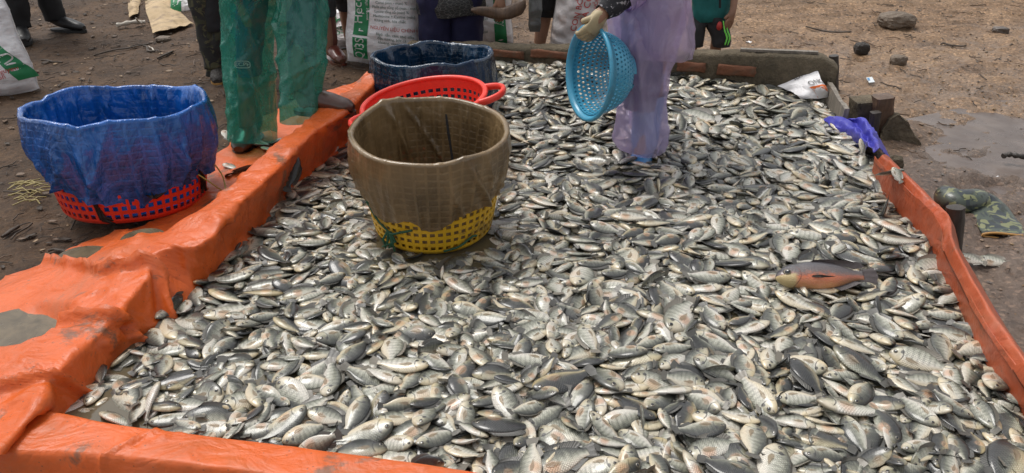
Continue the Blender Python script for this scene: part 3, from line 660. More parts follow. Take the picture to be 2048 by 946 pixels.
# ------------------------------------------------------------------ fish
def fish_geo(deep=1.0, bend=0.0, hi=True):
    """unit-length fish, snout +X, dorsal +Z.  returns {part: (verts, faces, uvs, material)}"""
    prof = [(.500, .004, -.012, .010), (.488, .038, -.042, .024), (.462, .072, -.068, .041), (.42, .108, -.097, .056), (.36, .144, -.126, .070), (.29, .168, -.144, .078),
            (.20, .190, -.163, .083), (.10, .196, -.168, .080), (0, .187, -.157, .070), (-.10, .165, -.135, .057), (-.19, .130, -.102, .042), (-.26, .092, -.071, .029), (-.31, .070, -.057, .021), (-.35, .064, -.055, .014), (-.375, .062, -.054, .006)]
    if hi: pr = interp(prof, 24); nk = 16; pr[:, 3] *= .82
    else: pr = np.array(prof)[[0, 1, 3, 4, 5, 6, 7, 8, 9, 10, 11, 12, 14]]; nk = 12; pr[:, 3] *= .82
    def bnd(p):
        x, y, z = p; return (x, y + bend * (x - .1) ** 2 * (1 if x < .1 else .5), z)
    out = {}
    vs, uv, fs = [], [], []
    for x, t, b, th in pr:
        for k in range(nk):
            a = 2 * math.pi * k / nk; c, s = math.cos(a), math.sin(a)
            z = (t if c > 0 else -b) * c * deep; y = th * math.copysign(abs(s) ** 1.12, s) * (1 + .10 * (c < 0) * abs(s))
            vs.append(bnd((x, y, z))); uv.append(((.5 - x) / .875, c * .5 + .5))
    n = len(pr)
    for i in range(n - 1):
        for k in range(nk): fs.append((i * nk + k, i * nk + (k + 1) % nk, (i + 1) * nk + (k + 1) % nk, (i + 1) * nk + k))
    fs.append(tuple(range(nk))[::-1]); fs.append(tuple(range((n - 1) * nk, n * nk)))
    out['body'] = (vs, fs, uv, 'skin')
    def sheet(P, uvf):
        vs, uv, fs = [], [], []; a, b = len(P), len(P[0])
        for i in range(a):
            for j in range(b): vs.append(bnd(P[i][j])); uv.append(uvf(i / (a - 1), j / (b - 1)))
        for i in range(a - 1):
            for j in range(b - 1): fs.append((i * b + j, i * b + j + 1, (i + 1) * b + j + 1, (i + 1) * b + j))
        return vs, fs, uv
    def body_z(x, top=True): return float(np.interp(-x, [-p[0] for p in prof], [p[1 if top else 2] for p in prof])) * deep
    na, nb = (5, 9) if hi else (3, 5)
    P = [[(-.335 - .165 * f - .012 * math.cos(g * 3.1), .006 * math.sin(g * 9 + f * 3) * f, g * (.060 + .05 * f ** .8) * deep) for g in np.linspace(-1, 1, nb)] for f in np.linspace(0, 1, na)]
    v_, f_, _ = sheet(P, lambda f, g: (g, f)); out['tail_fin'] = (v_, f_, [((j % nb) / (nb - 1), (j // nb) / (na - 1)) for j in range(len(v_))], 'fin')
    m = 17 if hi else 8; P = [[], [], []]
    for q in np.linspace(0, 1, m):
        x = .27 - .52 * q; h = .062 * min(1, q * 5 + .3) * (1 + .35 * max(0, q - .55)) ; h *= (1 - .9 * max(0, (q - .93) / .07))
        if hi and int(round(q * (m - 1))) % 2: h *= .84
        zb = body_z(x) - .008; back = .045 * (1 + q)
        P[0].append((x, .0, zb)); P[1].append((x - back * .5, .010, zb + h * .55)); P[2].append((x - back, .026, zb + h))
    v_, f_, u_ = sheet(P, lambda f, g: (g * 1.6, f)); out['dorsal_fin'] = (v_, f_, u_, 'fin')
    m = 8 if hi else 5; P = [[], []]
    for q in np.linspace(0, 1, m):
        x = -.06 - .20 * q; h = .058 * (1 - .5 * q); zb = body_z(x, False) + .008
        P[0].append((x, 0, zb)); P[1].append((x - .06 - .02 * q, .012, zb - h))
    v_, f_, u_ = sheet(P, lambda f, g: (g * .7, f)); out['anal_fin'] = (v_, f_, u_, 'fin')
    for sgn in (1, -1):
        P = []
        for f in np.linspace(0, 1, 4 if hi else 3):
            row = []
            for g in np.linspace(-1, 1, 5 if hi else 3):
                L = .23 * (1 - .45 * abs(g) ** 1.5); x = .225 - L * f; z = -.03 - .02 * f + g * (.010 + .022 * math.sin(math.pi * min(1, f * .8 + .08)))
                th = float(np.interp(-x, [-p[0] for p in prof], [p[3] for p in prof]))
                y = sgn * (.82 * th * math.sqrt(max(.05, 1 - (z / .17) ** 2)) + .006 + .016 * f)
                row.append((x, y, z * deep))
            P.append(row)
        v_, f_, u_ = sheet(P, lambda f, g: (g, f)); out['pectoral_fin' + ('' if sgn > 0 else '|')] = (v_, f_, u_, 'pect')
        vs, uv, fs = [], [], []; R = .040; ns = 10 if hi else 6; c = (.405, sgn * .0445, .030 * deep)
        vs.append(bnd((c[0], c[1] + sgn * .014, c[2]))); uv.append((0, 0))
        for ri, (rr, hh) in enumerate(((.55, .012), (.85, .006), (1.0, -.004))):
            for k in range(ns):
                a = 2 * math.pi * k / ns; vs.append(bnd((c[0] + R * rr * math.cos(a), c[1] + sgn * hh - .10 * R * math.cos(a) * sgn * 2.2, c[2] + R * rr * math.sin(a)))); uv.append((rr, 0))
        for k in range(ns): fs.append((0, 1 + k, 1 + (k + 1) % ns))
        for ri in range(2):
            for k in range(ns): fs.append((1 + ri * ns + k, 1 + (ri + 1) * ns + k, 1 + (ri + 1) * ns + (k + 1) % ns, 1 + ri * ns + (k + 1) % ns))
        out['eye' + ('' if sgn > 0 else '|')] = (vs, fs, uv, 'eye')
    return out
FISH_N = 2880
FISH_DATA = (
3116127938725205800,3601124743765068822,3498125046744942742,2627131839255051731,2532133737105702660,2163148433745197811,2491137540205109632,
3462137942734952762,3745149344225099731,3931140839275126720,3460156842325146702,4153126337265064652,1988148923845242652,2709146741885254661,
3644151839845030710,2239139826784949671,3750129840244999632,3279141845185304670,3038145145765259760,2604142945764871661,3188125443764651582,
4187143534765027740,3112132631224983761,4121162650645091601,2711129927265049651,3566161041234791721,3045127143805124670,4022126441725217621,
3582133645775270672,3797157551284979762,3845128138294152571,3306134835245188642,2433151339194789672,3923152046225013721,3176151339724967712,
2421139534754662651,4150149645744878662,3047136728244613802,2234143831675002611,2691162645254948800,3755135036765293671,3922126034284904710,
4114133537784821672,2714133740794747602,3486131744735105590,2354142632215073760,3702141340244944681,2999125735734709632,2953129722215015762,
3842136041224976610,2632136337784654622,2333165537814974652,2940185540215295742,2956159446724902651,2797126537464347522,3957161848764785702,
4221130632794776632,2775153929764911831,3643163843765124672,3317168945744747791,3382130133185085531,3083144030255010661,2536142740734896592,
2981139742294900702,4290167040784955691,3868135729745067742,3878146236794799821,3589173041235089751,3489148241854735581,4102179553805129651,
3440143934285068592,3317146542735037722,3985132443245003570,3949148237274643691,3139137930755290751,2882141628814574670,4322175944785135652,
4237139328245166652,2720142537784705712,4211167946294969702,4067131041745073561,4279154444254715722,2171153334344645631,2988146341734782602,
4063125230734960660,3367141829784906782,3338126547265029530,3964223047764967832,1962175324734883781,4020138836235064690,2607158839735445712,
3706124939755397540,3138156143244907641,2552169146255017662,2310151227724610742,3323166930234851830,3534141231754994750,2837141036235085532,
3333160538244960651,3745144937225251661,2311141532815176532,2702177040824850572,3489159837295644772,3239122041874761640,1894153828754925640,
2243157829274966610,1923146612254998601,4390211438675208712,2468155749225199611,4103155440315247640,3627139934334629612,3607185945785230641,
2008171732755051642,3190176236204914741,2015186130264943832,2139143628245004580,2484146436765213662,3051158253754918630,2320152740204933651,
4026144050785031482,4086212151744904762,4118146146755134570,3502128728284756721,3519187540715016691,2863153442274882572,2953172425355226790,
3567143138214943622,3915159637284902711,3224174644284978641,2380163736315020750,3467171140265002661,4263174644295143620,2727157236735270700,
2884130736805193562,2795163741254990620,2905167740214933692,3964136327275066690,2828147234234555632,2781144540274622661,2822136134234710530,
2535175549754960602,2901138341215041580,3724167541224919650,2464181435804856650,2379188942724814690,3304149826755096782,3639208146755152772,
3571150939744921610,3395173640775058651,3236137441294388590,2271203242234694672,3978170648784892662,2076146730184773592,4033152953765181571,
2176173938205019532,2393149639774839580,4099141637275175680,3006131524295463672,2650158944205142622,3058176737264858622,2902202832245220662,
3974129536795101540,4019146740784752670,3801132729755068602,4185132027764985620,2759183843774990642,1994164441784984552,2921153323204791692,
3116171548234825622,3801163643824943612,2780177239265141612,3612202640244849732,2656170242745277632,2731199129785068772,3234210843244920752,
3043164945755250592,1997156538275009591,2728137034274858630,3398155932724598611,3197170131275159640,4232157437815264670,2778134218684951712,
4237145030265405532,2769170642455559532,3508200935765232701,4115169343264996660,2840170735724410730,2040162243265179571,2412143435705208491,
4201189839754355720,3511149839195289602,2031155927295171601,3279172527234582631,4137175933105288771,3073151147774341572,2417183227754896712,
2573195038215074712,3345241350214892691,3290183842245062641,3443179634195081622,2800139727734919622,3502192433735331822,2350175131845179671,
2647180840235166682,3608150435705127570,2230174030264755572,3179141940684570472,3088186536274995730,4140240250285038722,4086236945235094790,
2845164337234570512,3660141426245119760,2064165828234940672,3270126639754672532,2702171328755039691,2890177427175603521,3238187033234955690,
3353189138704792581,2655145935754672561,3675160235794825621,2635195938765111690,3255159836724629681,2664154634745356552,2080207946754955701,
2102197737794993731,2131189934744809701,3885192947744888630,3908174446705236691,2465168936765002610,3779227342294832742,3028192837264994651,
2972153238214954650,2775190434254877602,2128178635364871522,3237133345794897530,2610173438794918662,2463160134225117720,3775171344755167591,
4351248247204588662,3797204939224684640,1919168424745070600,4000188447755163660,2396197726764910741,2509157542295027601,2071174140785191622,
3061206137745101612,4068137531274908552,2133164738274896541,2251187039224708570,2238194137305189741,2111158930744619600,2175222242294889751,
2904132318755271712,2434212738254686652,3446136327764933671,2894133942845694650,3021167939734770610,3719153738764967571,4394238141795084862,
2557210224725311742,2487151528225198681,2935145035224640562,2603203948215064732,2792160133724814531,3377197938815237612,3788183336284873592,
3269196040243980541,2479229625885265690,4002163543844628482,2095239943735147811,3548170341775736512,2328200841745009602,2985139125734911651,
2559145332225192691,3872155133205033651,3793178142214858600,4316207241255121632,2231165736224844630,3896163639204085480,2097153227234994562,
3548135732225113591,3349127931795189670,3538247640775001830,3350221832284828751,1978182228214835661,3176253439935251582,3395150927254614600,
4066151840245146700,3383140846764878440,3416152941195051590,2332182439784891581,4012215942835450680,1935158621234935640,2148174029275164732,
3458165741744911630,4291184144774845501,3937190249255234551,3769245340764772691,2492177433224509642,3384178833805214631,4080184144285044661,
2853130924734522591,3676129531705159551,4137196647805205672,3211149627814628691,3148139642815482590,2599150033745032691,3163212726735038752,
3181190429785342610,2810128918765291702,3912168930725231802,3200129333735073710,3145187226174983562,4369229940774997761,2402173043755091550,
3455252143755098742,3464207345485310622,3753193735304840530,2730193239695125640,1947164914255033712,3209195319334968701,3712134323344799710,
2436134928244896412,3673169438775079571,2185234942715126632,3783123531265312571,3856161823244773811,3701199234215313602,2308162530324975580,
2946149834294907640,3940179143354927511,4177155144734872511,2852185530735089651,3208165536724951542,3690174839235134570,3501179029264622662,
3626193748785089631,3036184637634693550,2563186044235234582,2212158335244771490,2184203736304953660,2964204833234840750,4229179944254905591,
2313140517725136672,3134146220765324682,2132143313254839602,3435130126244726592,3691251637244750761,3405224435795022772,3841187642824820582,
3605219734254888702,2008143619854795532,2179182029754843602,2848177833724967572,2245227836214808640,3903233236765061691,4148220651744932732,
3373304543655293722,2803216433325064611,2877190335224795532,3362267040224894721,4346192340715161660,3901181733335017622,2831205032764887610,
2453195132744927572,1937151816204815491,2433188636195030610,4072146039304131581,3739217144724643740,4056159940825000612,4090165932734697642,
3298154435224849621,3735225227234999742,2809184436274946532,3782167536755403672,4161181550244624672,3155162931805440461,3024210824254661740,
2998239026754843751,3691184641265106502,3554232452815157581,3264152444795298511,3949229248294868642,2266178425245152740,2316171133284683640,
3259183226244944761,4400205534295265662,3808155225314997681,3467185831804795710,4050258739704905760,2361153943255361531,4241211452254808662,
3356192532745514760,2899127412754904601,2065195636794797600,4337197631264586721,2077181641664597392,3662236646764865572,3008172334265519570,
2185246940274796742,4188214642244953732,2053148531104876631,3721191135705242621,3033197536774994592,2321190041224928592,3250130838235451531,
4195199742754764700,3096162330764941662,4285196745245134580,3362151737824902560,3077221726754915760,1986191736245279630,3828142630715332580,
2553137928275054620,3350212039244902552,2779148143274511482,3415214046215086550,2860158232784868580,3554125932174794522,3254234840775194692,
3610263447225184682,3869209046775004621,3382138922244625570,2183159328765422581,4243163924775009710,3250203743224961650,3436238942785161650,
3618131131255054611,4138172632564638590,3920136714304828482,3263230435254738720,2870150927744997690,2202191633224723612,3398159325294873740,
2667166529765143761,3987150524255123711,4300163542255146441,2963224327774890651,3824177134254953531,3090161543765513480,3699180736214754591,
3755266842735082712,2954156236215363561,3749202432765143650,2197199842205049632,3837146617784837701,3576165730715010702,2732207036225253621,
3365181238694969580,3984178243294881522,2250244940745138692,4138142025764937462,2682213022704888621,2214150026754856650,3581240043255387672,
4487272849254966721,4283210149655016602,3832247652244827772,3534228736254545632,3557154734724808481,4242151633765170500,3910247037624396562,
4185185645824994621,3879263440224904702,3100193140244776442,3330205633235692661,3433217134824865690,2416135912254995560,3167231426745065691,
2446161024244590572,3820169829274863702,4037179440764815632,3345137719255373630,2966191337714940642,3323126826214527552,3537253836194986661,
2460203030305293690,3684138432745364431,1992198531195183610,3732160339195564611,2177169231165053612,3127179532745270582,2306246343254978611,
3377123515274961722,2405207146805060470,3543202339844838461,4067176140244425710,3169199335245068511,3258258644244591632,2957126933215230501,
3663215937234970611,3238190736235160541,2903223924235088642,2938219029244896542,3181269046255020692,4374192227774816652,2438207932814945550,
2537180344274851492,3329275648295133652,2544171432254983692,2712214716714878690,4121131020765273702,2972162934215186600,3305254342745168692,
4189226745185084522,2164155830174786580,2082230931734978790,3695120140255091720,2282218430274629762,2286165920735026682,3050179630304960622,
3459197639284974521,3318200631764907741,2475217824254597581,3333175538194968462,2026212942314648532,2372219133754955700,2017164921234715791,
2793202227255371631,2732183332254710710,3851151834324484520,3109234130854443522,2192211432704712621,1953195732524423522,2327207334774846572,
2797211025705418600,3461213134774918711,2286232040735155622,3435120840874482601,2050203734305292710,4237275639755182731,3188148034674864491,
4262261335305153752,4009143432304811501,3171158228264855652,2146212030255066750,4233225438735134692,4183193230254655522,3098262336785195702,
2569133124784943551,2603180941175123500,4119193633254917601,4095220349284783620,4262228247754779521,3665146915755096821,2514158528734755670,
4031179452284996501,4166210145255001550,2738138621214898651,2462173427904794642,2234210936784712700,3096225034284994610,3132213114264997702,
3303176239354675490,3638196437815145601,2992181429754854532,3006137228835363462,3828193330255263562,4062191141234086460,3612178338735342521,
3009226632784923620,4188268742754806760,2362198537275010540,4284150723355075741,3146127314254971752,4207147821774959572,2919135130284729471,
3896129235764225591,2843212534705176532,2057160831214933541,2585159426254876620,2514225117335053571,3166224832774795640,3930356743675193872,
3954213538264838512,2442229030834966620,4126224260735163650,3738213237274832590,3172215439734960570,4084266547245037652,3766140326174944561,
4382273333205193682,3576277140354774712,3199163527755040491,3792219144254739642,3114149940775188510,3888205536235067662,4315185835735194641,
3645177742224925471,4009290845234954740,3469192321785067752,4325227427265150671,3375255839225403600,3010217420764671501,2072192724785184710,
2610132316824845532,4266205331744720772,2990262534285209722,3125197327255015731,2122171720744705640,4423292240225131780,4001277144255153742,
2124213343225210600,3577180525195094552,4332270732215198791,2657206326754845602,2995247719285151621,4430355751844862682,4576337843744880781,
2706130613754994701,4298169934154702580,3820211033755236660,2374202430284965552,3719231539724733672,4426247528215107651,3202139526774979611,
4104251831265066751,4276161537204312572,2988178434724991391,3403146436335109522,3404247129745098802,2961236117755287641,2272172328245163570,
3470232540265355630,4007219043665314641,3628215440254872462,3987242844784945542,4132158130714903652,2081147915244842591,3064276337255203671,
3108237331314942602,3226221935784903580,4371197940274707561,4174233449775046512,2655150727294986720,3629191737774903622,3697258039785064562,
2351142214724835560,2518204928244863491,4053170538754894480,3800198333715327480,3307238340765365702,2840191828714777640,2381236726304553570,
2613181853745143421,3258284747305031640,4497314334754985721,2269266839265344522,2524157313254863620,3868235540785204602,3805299646744918761,
4501279542754777751,3157121821785046791,2601188929265004630,3394201337265187620,3622165131785060592,2083226138245510590,4229187430235175612,
3817204626295144642,3071155937764996572,3723186831735035630,3646245641764949561,2098245539724743722,3600250830254978690,3059257026765130542,
2143279426304950612,2178272835235065681,3880288948764953602,4392219644274928550,3786142915334941500,4190124520745347620,2343231525205457672,
4014271837725909552,2022209644735595550,2142222235794499621,3906221438195024600,2949231214754945740,2915181524275207642,3809146725734573531,
2216184633254319592,3502164932264763520,4113288844234882601,4252129829844673562,2292224329744847600,3551219918255181761,2315196728244706561,
2981148327244854710,2511189145695025412,3959166837225015652,4019304444744988651,2482167920255356680,3065229226264955680,2198293829755097682,
4292216334735399732,3141204928265577642,2161196319175212571,3410209833684614580,3282217144264803541,3658283847765113622,2187253135735320641,
3893129416784908712,2078175424234963681,3997132022755121680,3566149717834834640,2990272440794922672,3979280438284767670,4217300243255025682,
3529262647744961572,2299270537234885532,2532191440865274502,2894192526254874561,4140280240275036600,3289163331824701481,4242232142754882592,
4325306337715180690,3826346455764074610,2257223434285118502,2393226927684614571,3026160330775114650,2191309130754933742,4516292838255060701,
2390242422755321752,3137250821245380681,3028200623254657630,3406132039174224502,3436150124145072472,4063224337274824630,4439223646155117532,
2301181134755459490,2558148328764169410,3320159020175290590,2994254115275199631,2168188034754606462,3519210536235390580,4236250848755170611,
3527169726264976740,3584208424754609671,3688128222244543511,2053179731714740530,3072198926254859551,2984214724274794530,3491223237735399512,
2327236934794993621,4243286538744593601,3978249244255229600,2365238538775171550,2301209140795118512,2148256845744607571,2261156615834913560,
2524166231234937610,2497210926274531651,2651193131254540541,3647290941765125632,3953253542715096651,4288289336195076570,3162284841774971621,
2023223442284729601,2992172417704884692,3209203125264962721,4524298436794668661,3430262838754757580,3925341851784973742,4136227639234573622,
4307256651814755471,1915154713254914661,3098169737265376561,4545314432204983630,4296219346304613701,2236200725244843622,3909332238775081810,
4349333644695179632,4294259245764954700,2245238348235052541,3269227621254642641,3688215329794733641,3302233729754932781,3073245724725097551,
2024216338274788591,3232225433825195610,3395242035234892762,2625206033714860582,3812239749754920541,3726207635245390500,2071144511754938490,
2903165228244807482,3140170225254979700,3184245125324932492,2614143015255036720,3090207024784979621,3897121931654854651,3994184438674944592,
3725300350244799612,4031245542744769522,4049229838225266571,3807131213754851642,2542153222715068540,3446168026745025750,4424275741715140641,
3778141631855192461,3511289451725047652,3129263146784989600,3524266140205110631,3233278529284677601,3433293146244812681,4465245634744954512,
3215308245735060702,3125290239224893630,3489318147105656662,3790253535305165732,3064174327305012542,2969196130744987462,2691187340275241390,
4270242542665027691,3066250226775099532,2758214514754975771,3596231327234671681,4048130229754909622,3535220034735268511,3752129918244734562,
2969208422284748562,3993362749324734812,2648198722244804611,3250250340274993571,4092323341234889621,4381223250784814522,3040259516255207622,
2776215429274488580,4014169928774728642,4349265344314951470,2379266829774931651,3825216835265295620,4175243642265059662,3018334649215338781,
2992153420254653532,3939157030254948491,3297191235245827392,3689230728324704662,3964390553174897782,3373279146254860640,3259128426255042551,
3503237135225103501,4137189931364372501,3276319751254953760,3785307749784924652,3766261829284945660,4293180933255291632,4440333350255036652,
3375230336664922541,3915309943274970592,2699208819825143602,2290290331244803602,3881277441234803640,3052285036755023562,4144246437825056610,
3389191425735601491,3832167040305418570,3942303930745523701,2204238732725079640,4541328038274843660,3849237649265269561,2074214039234573461,
3834314642224995661,2199165323244832631,4235266638295205590,4427342260245004661,3260120648465110641,2997345647245096662,2894210527254821461,
2110265125295361621,2852142624774971641,4157300136254796602,3997265136194663592,3701236543714864510,3632274739245069670,3094275726725498691,
4216323435215014722,3481277740234825672,3371320644154984552,3032233324744553550,3040272030775103630,2903177011754932512,3688177725775397622,
3962120731235016621,4377220027284586602,2063218232235085730,3225136632304684490,3512243529264917572,4246334938774907781,4156285648265164591,
3742282845254871541,3244320162274737691,4202137812254909592,2878215613254959651,2018159113254915672,2942195720244590491,3909271228265198650,
2146165023275089592,3201284140285167572,2492222026824802550,3670299241274833670,3812117236244884770,2110205239274831481,3228301147744838661,
3335361961255053691,3477390160175318662,4183153314254949792,3278215030275181560,3452232528234984611,3829227233744727750,3727276831755097702,
2162285630754960590,3392274333235389690,3872215929284969531,4170261334744803621,3901228930254951482,4090186838295147600,3750198727154536570,
4324253352255102591,3043298941305189712,4463230641685164522,3403350254765090740,2472199921254635571,3783160225734708570,4289265934784956691,
4452326030754997782,4475265831234706631,4276315947744750592,4431236425764847650,2332227034205357562,3289294040755060692,4169352148255136691,
3122151716275167632,2506190636325072601,2508140529254903591,2492213432694644561,3614213826745238651,4222241330254937750,2826179739264524510,
2312244829754849632,3806284940255199591,4344294439725321630,4521374643635296611,4231211236255053780,2184262524294801801,4450280732294865812,
3813277729704934672,2255252225764979610,3837182935265215560,4315162427295170580,4141324532214782622,4399307637285042641,3504123031765196742,
3788235933804858520,3882317136274679592,3678270243785203580,3929241142734932530,2330148212755048591,2611164619275144770,3774186516734932791,
2398146026224855562,3865198126474697570,2170269225234941720,3288144330765002702,3212154630225063550,2993286326724813661,3908341535254987860,
2045228427275524541,4330279542785119520,3128302843305213641,3811322152234766571,3430364870235124711,2215282721224600601,3719121630734869512,
3859187927244934582,2222221120785184672,2917203917255155660,3750173728255048651,4222317832344854610,3664190423245077460,2569218718814836610,
3946193239755091651,3702278646775284582,4083361548734851730,2144218138204948562,4289339547285038570,3935287135214714680,3350230339184718531,
4297323039714652702,2223259131855543402,3120306248935063462,3462119046295026590,2617216013754928742,2515195121734769660,2853198320795357532,
4239170226285154740,2092200220224980632,2518218528204842491,3309218028235032651,3442278335765075592,2764173931784705622,2239183322225574481,
4590363139185134791,2387178827264346432,4129316240734960602,4418261733184746650,3976338952705276692,3160323550215014650,2677160327244990570,
4428230621744687672,3554259631704974681,3456303331754817781,3165241730395090532,3903239641754591481,3326251934714642601,4222362940675122771,
2318213832285310580,2125274527755057580,3988374356735201672,2578225820345262580,3295316341734955701,4059396550274833812,3127368057295415672,
2052154013254959681,3139259429774820712,3703267328835094612,4005132634754952392,3312194528765062550,4181165335274804660,4203250345764685480,
3169291839704993550,3528335744225077741,4185153330234971691,3812188023265085760,3759235221234790652,3089319034184709541,3298264137225446572,
3699244729764736751,4174303346275072620,3075294533765000722,3551302845204938692,2836204714264924662,3582190522205370482,4066141225245159480,
3154194322305314612,3598172125724858621,3597188412254904560,4376265429254955760,3082280133744755641,2246280525755059610,2378276328274799742,
3146219630714850480,3088286930244540721,4330245331245011491,3985300143764725711,2316259828754834532,4453257436215259672,3798289545725270612,
4370393650314871692,3318312043235355690,2988368360755096670,3654255926264992651,4005154716185178501,4444239018174887700,4320235031245166580,
3063242426244651501,2635185737295502502,3963266042734716562,4401250068317397630,3529182735665266422,4459385350754786632,3468285942285150610,
1984177012754967610,3415169013254973710,2298185329275063591,4169272637265356661,3445226137304924501,2170318236224971621,3218297333724850660,
4609369139775133662,1971190515734971702,2783200715254833691,2621191818265349591,3603225826194987581,2548203925214959552,2126254433755081702,
2023202821714836681,2437233325244774581,3564194933815652420,3013243125825494591,3952297039725031600,4107256542825105600,3625257042264895462,
3342290544755099491,3341367762224945721,2116182429195510511,4364364340714940822,3341185129824515502,2428238818854861511,4100248240775841541,
4079292434255232631,4142295734264838630,2697152427725787472,3044347952664895480,3257335956275017700,3122346756775059562,3329395062275052662,
2669187829764961620,2868220115745260521,4372186722234818590,4118303632754884641,4312190028254982520,4057268536735017581,3795265534224577511,
3884300237225534532,4505254731094721701,4036370658755007660,3457322651245488642,2247166417185027630,2119222027754603511,3927189425314499480,
2146186127185153540,4441300938754903541,3741163741653548400,4418312631284990682,4446278645215337552,4149381254775062641,3875363746244696770,
3114330752715098501,3087383064245045672,3220238713254976750,2552138813754972740,2313271114254961772,2464187717744867781,2612222118255274521,
3892191423254974560,3671221731764657510,3938140726754862570,3642226232815380561,2054249920734670511,4372205424784616552,4325250229314603662,
4322240129364616671,4248312328715494740,3406232036215071441,3205272832794929740,4186182829725035711,4494268638224838561,2841211320254655560,
3963240139284546431,3923250647744941491,3737305746264886551,3480310149764976570,3528360557764988651,2933397660745014701,3420144812754924622,
2558212914234987692,4178177334825089670,3708165929774977490,4161128921794683522,4365296528285039741,3976321232285088762,2414172628754991581,
4097280436714724652,3036290829784999600,2160199136284514450,3136297535734846630,3163317945735111650,3005323346715154700,3568403165284865632,
3341386266255132662,4148140813254853641,2017191315225171592,3297242928724708590,3732254729254868670,3845335534854770710,2535182533735078611,
3223214630245078582,3863234423735153650,4288327738754912630,4061313839795223571,3312287938754943591,3419304551115389532,3103267036825043542,
4069341744085290482,3915380267234883600,3125408658784966722,3468146314244978770,2351249718234759562,3563191133534467461,2032210128264940641,
2132287525255012552,4072173634205047530,3257270942234728612,2208329727805064682,3524367360254647661,3491342152055510552,3160151822755429620,
4021238323825025660,3283279827774671692,3354236221754856601,3767333845275207662,3574292144225350570,3876255338755127501,2648201924855493551,
4009322743704614691,3514283952784812620,3750293843744932550,2109162413244910642,4023177623745097591,2783152814254935730,3717152525755231641,
2374167822745063492,2281255822184978670,3348299733264886642,2247238136264928502,2151302627814726732,4034195040685056571,3252343050735098611,
3391379066765022710,4454254919285113682,3068129727244796521,2354150821775460502,4430381140745227642,3492282043715047530,4096371451794742610,
3133311542715154710,2231215534214642490,2271298428774828581,3116342152774747570,3701140914754942760,3887125416834809580,3704193418255271621,
3116136814214947571,3158239021825142541,3094169127234833561,2589179425774981731,2254188328264884520,4138342635054642582,3015298428754998612,
4254196133255198532,4222283634805094552,3384183328754862470,4306297534805220560,3473260037255051511,2962351448755155671,3305165212254955632,
3298210625254906531,3267243321764892590,2156160614244915692,2320254020215283651,2226146024255052570,3619208132245138642,3488215822245401601,
4135274833254710631,2994198226765085580,2018195926685283512,4021163132194850480,3370210426245029622,3281276126285536490,2983167128884531470,
2169232030795269611,4400201220755273740,4198373548264642622,3202316239244637702,4032340844824928522,4007311333214777650,3103325553224513601,
3311296254754932570,3313332749284711690,3247357965725038672,3924187413754934712,1990207831254224542,4264189319775228720,3266161119294833562,
3855220829255121512,3630187327255278740,2770163324224975631,2400157125795129571,2149237925244718572,4463221936864772450,4132221837264988612,
2937212923785696461,4480370447735103632,3906274745255258531,4070336341235282611,2336283626294885582,3362341356764972570,3834136613755096702,
3630200228754910582,3917146214214827512,4200201517734845782,4381319336284703691,4250132016784974710,3559194421334772580,2112247220764743782,
4109232025384649551,4343349738715273801,4477337250244978521,4136339043724641672,3920261544244713502,3021309536754624712,3490369165775114660,
2924444455315334712,3004360154284913672,2926144212764920590,3523214218784828700,3160216817335044600,3618156919235368582,2092231814754968831,
2387258218195252561,3907306528734809742,3730181323205564501,3251261121744914662,3491137126755030501,2992264717255241611,2238298522274701521,
3786232633265409472,4150265232735010571,2349263620325432480,4158252029655320552,4203221235275189612,4594346744755128642,4393285035724716610,
4237389053514814620,3180314354805007560,3829351055764997752,3932418339425595711,2926370849774872702,4261147713755073620,2214173213254971712,
2350225918235161681,3338181425225172392,3385259134795230600,2380201512754954630,2833208324275051442,3193261128784822731,3466252128264948662,
2214269540264821540,3720288633775049682,3881210728264770511,4251345639784782680,3824329742755152640,2262263229814708522,3453372162724904721,
4017407349784767711,3197400669754967661,3498205913254980712,2102269415794981621,3163174519734776611,4265161713254941701,2422246220275333561,
3951272536324406541,4487366543665002542,2358214426795289522,3209247334224533571,4111334036165079502,2972391552774570690,3203298643775389542,
3274435658055285600,3279389455755202720,4483250614754825781,4031151513754967672,3406198326254947630,2696203912254992602,2046184614264855681,
4016159923255144580,2977269414255049711,3987182030755097672,4624375032794875801,2271286627715242481,4291222145834019571,3886282436274879482,
3830309844744958542,3447332855874810611,3370283142225002521,4309388446744703621,3237352551784977660,3197339754305101600,3189411862814242722,
3075414059744686660,3228396063095119612,3330409472275193680,4113127511254917540,2326160314755124571,2506202613754887621,2781194722155386512,
3056122826775295661,3674154425234923611,4252294535245023551,3686265124754705551,3622126226745040591,4568391533764680701,3956283435775218470,
4361286837275065530,4289303531744718612,4121205946754936571,3618241937765403521,2302250332735111601,3267404357664952810,3223367360715039632,
3066205814754803762,3679258831754795542,2341156724265354522,3506275130275019591,2252276135274923471,4307284427774862570,3533268332784772602,
3693288644734869560,4325396147764962680,4293372356764889541,4175394748784895670,3943401246774471642,3504304454744856470,2977405153744844730,
3453330252784614731,3403359953745116621,3284375368235065662,2918158529804762600,3876258026744859670,3726130424735485450,4452225429754968701,
4254191835704736462,3822271733325194551,3874273037264626570,3292304844775126501,4046306036724879571,2244284233285387552,3897350542224779611,
3386296539265270552,3489324547284836712,3060388759295043720,3564426846244839772,2236142213755058602,2504183622764690631,2809169624315020512,
4091217727295038582,3811299929245000771,4482298135745014470,3933151524704680611,3408287537755129572,3685271531684992461,3401319138805229552,
4478305739744622670,4236307644294799540,2367259029224739482,3869194436765039421,3422341451795172630,3197326157224816501,3108334045724875672,
2981371845734874711,2984383658675192461,3118394672194911530,3064168015255027752,3007237212754963570,3389135116244828720,3076257112754957631,
3815152319794905622,3683234322685351582,3916174624785044620,3842248034754923881,3279203625224772600,4046157233744911562,3025284527734920560,
3979329634305084651,4510350443814926570,4420305047285033420,4110345645434492552,4280369246244911680,4507385941734843681,4243399953234904531,
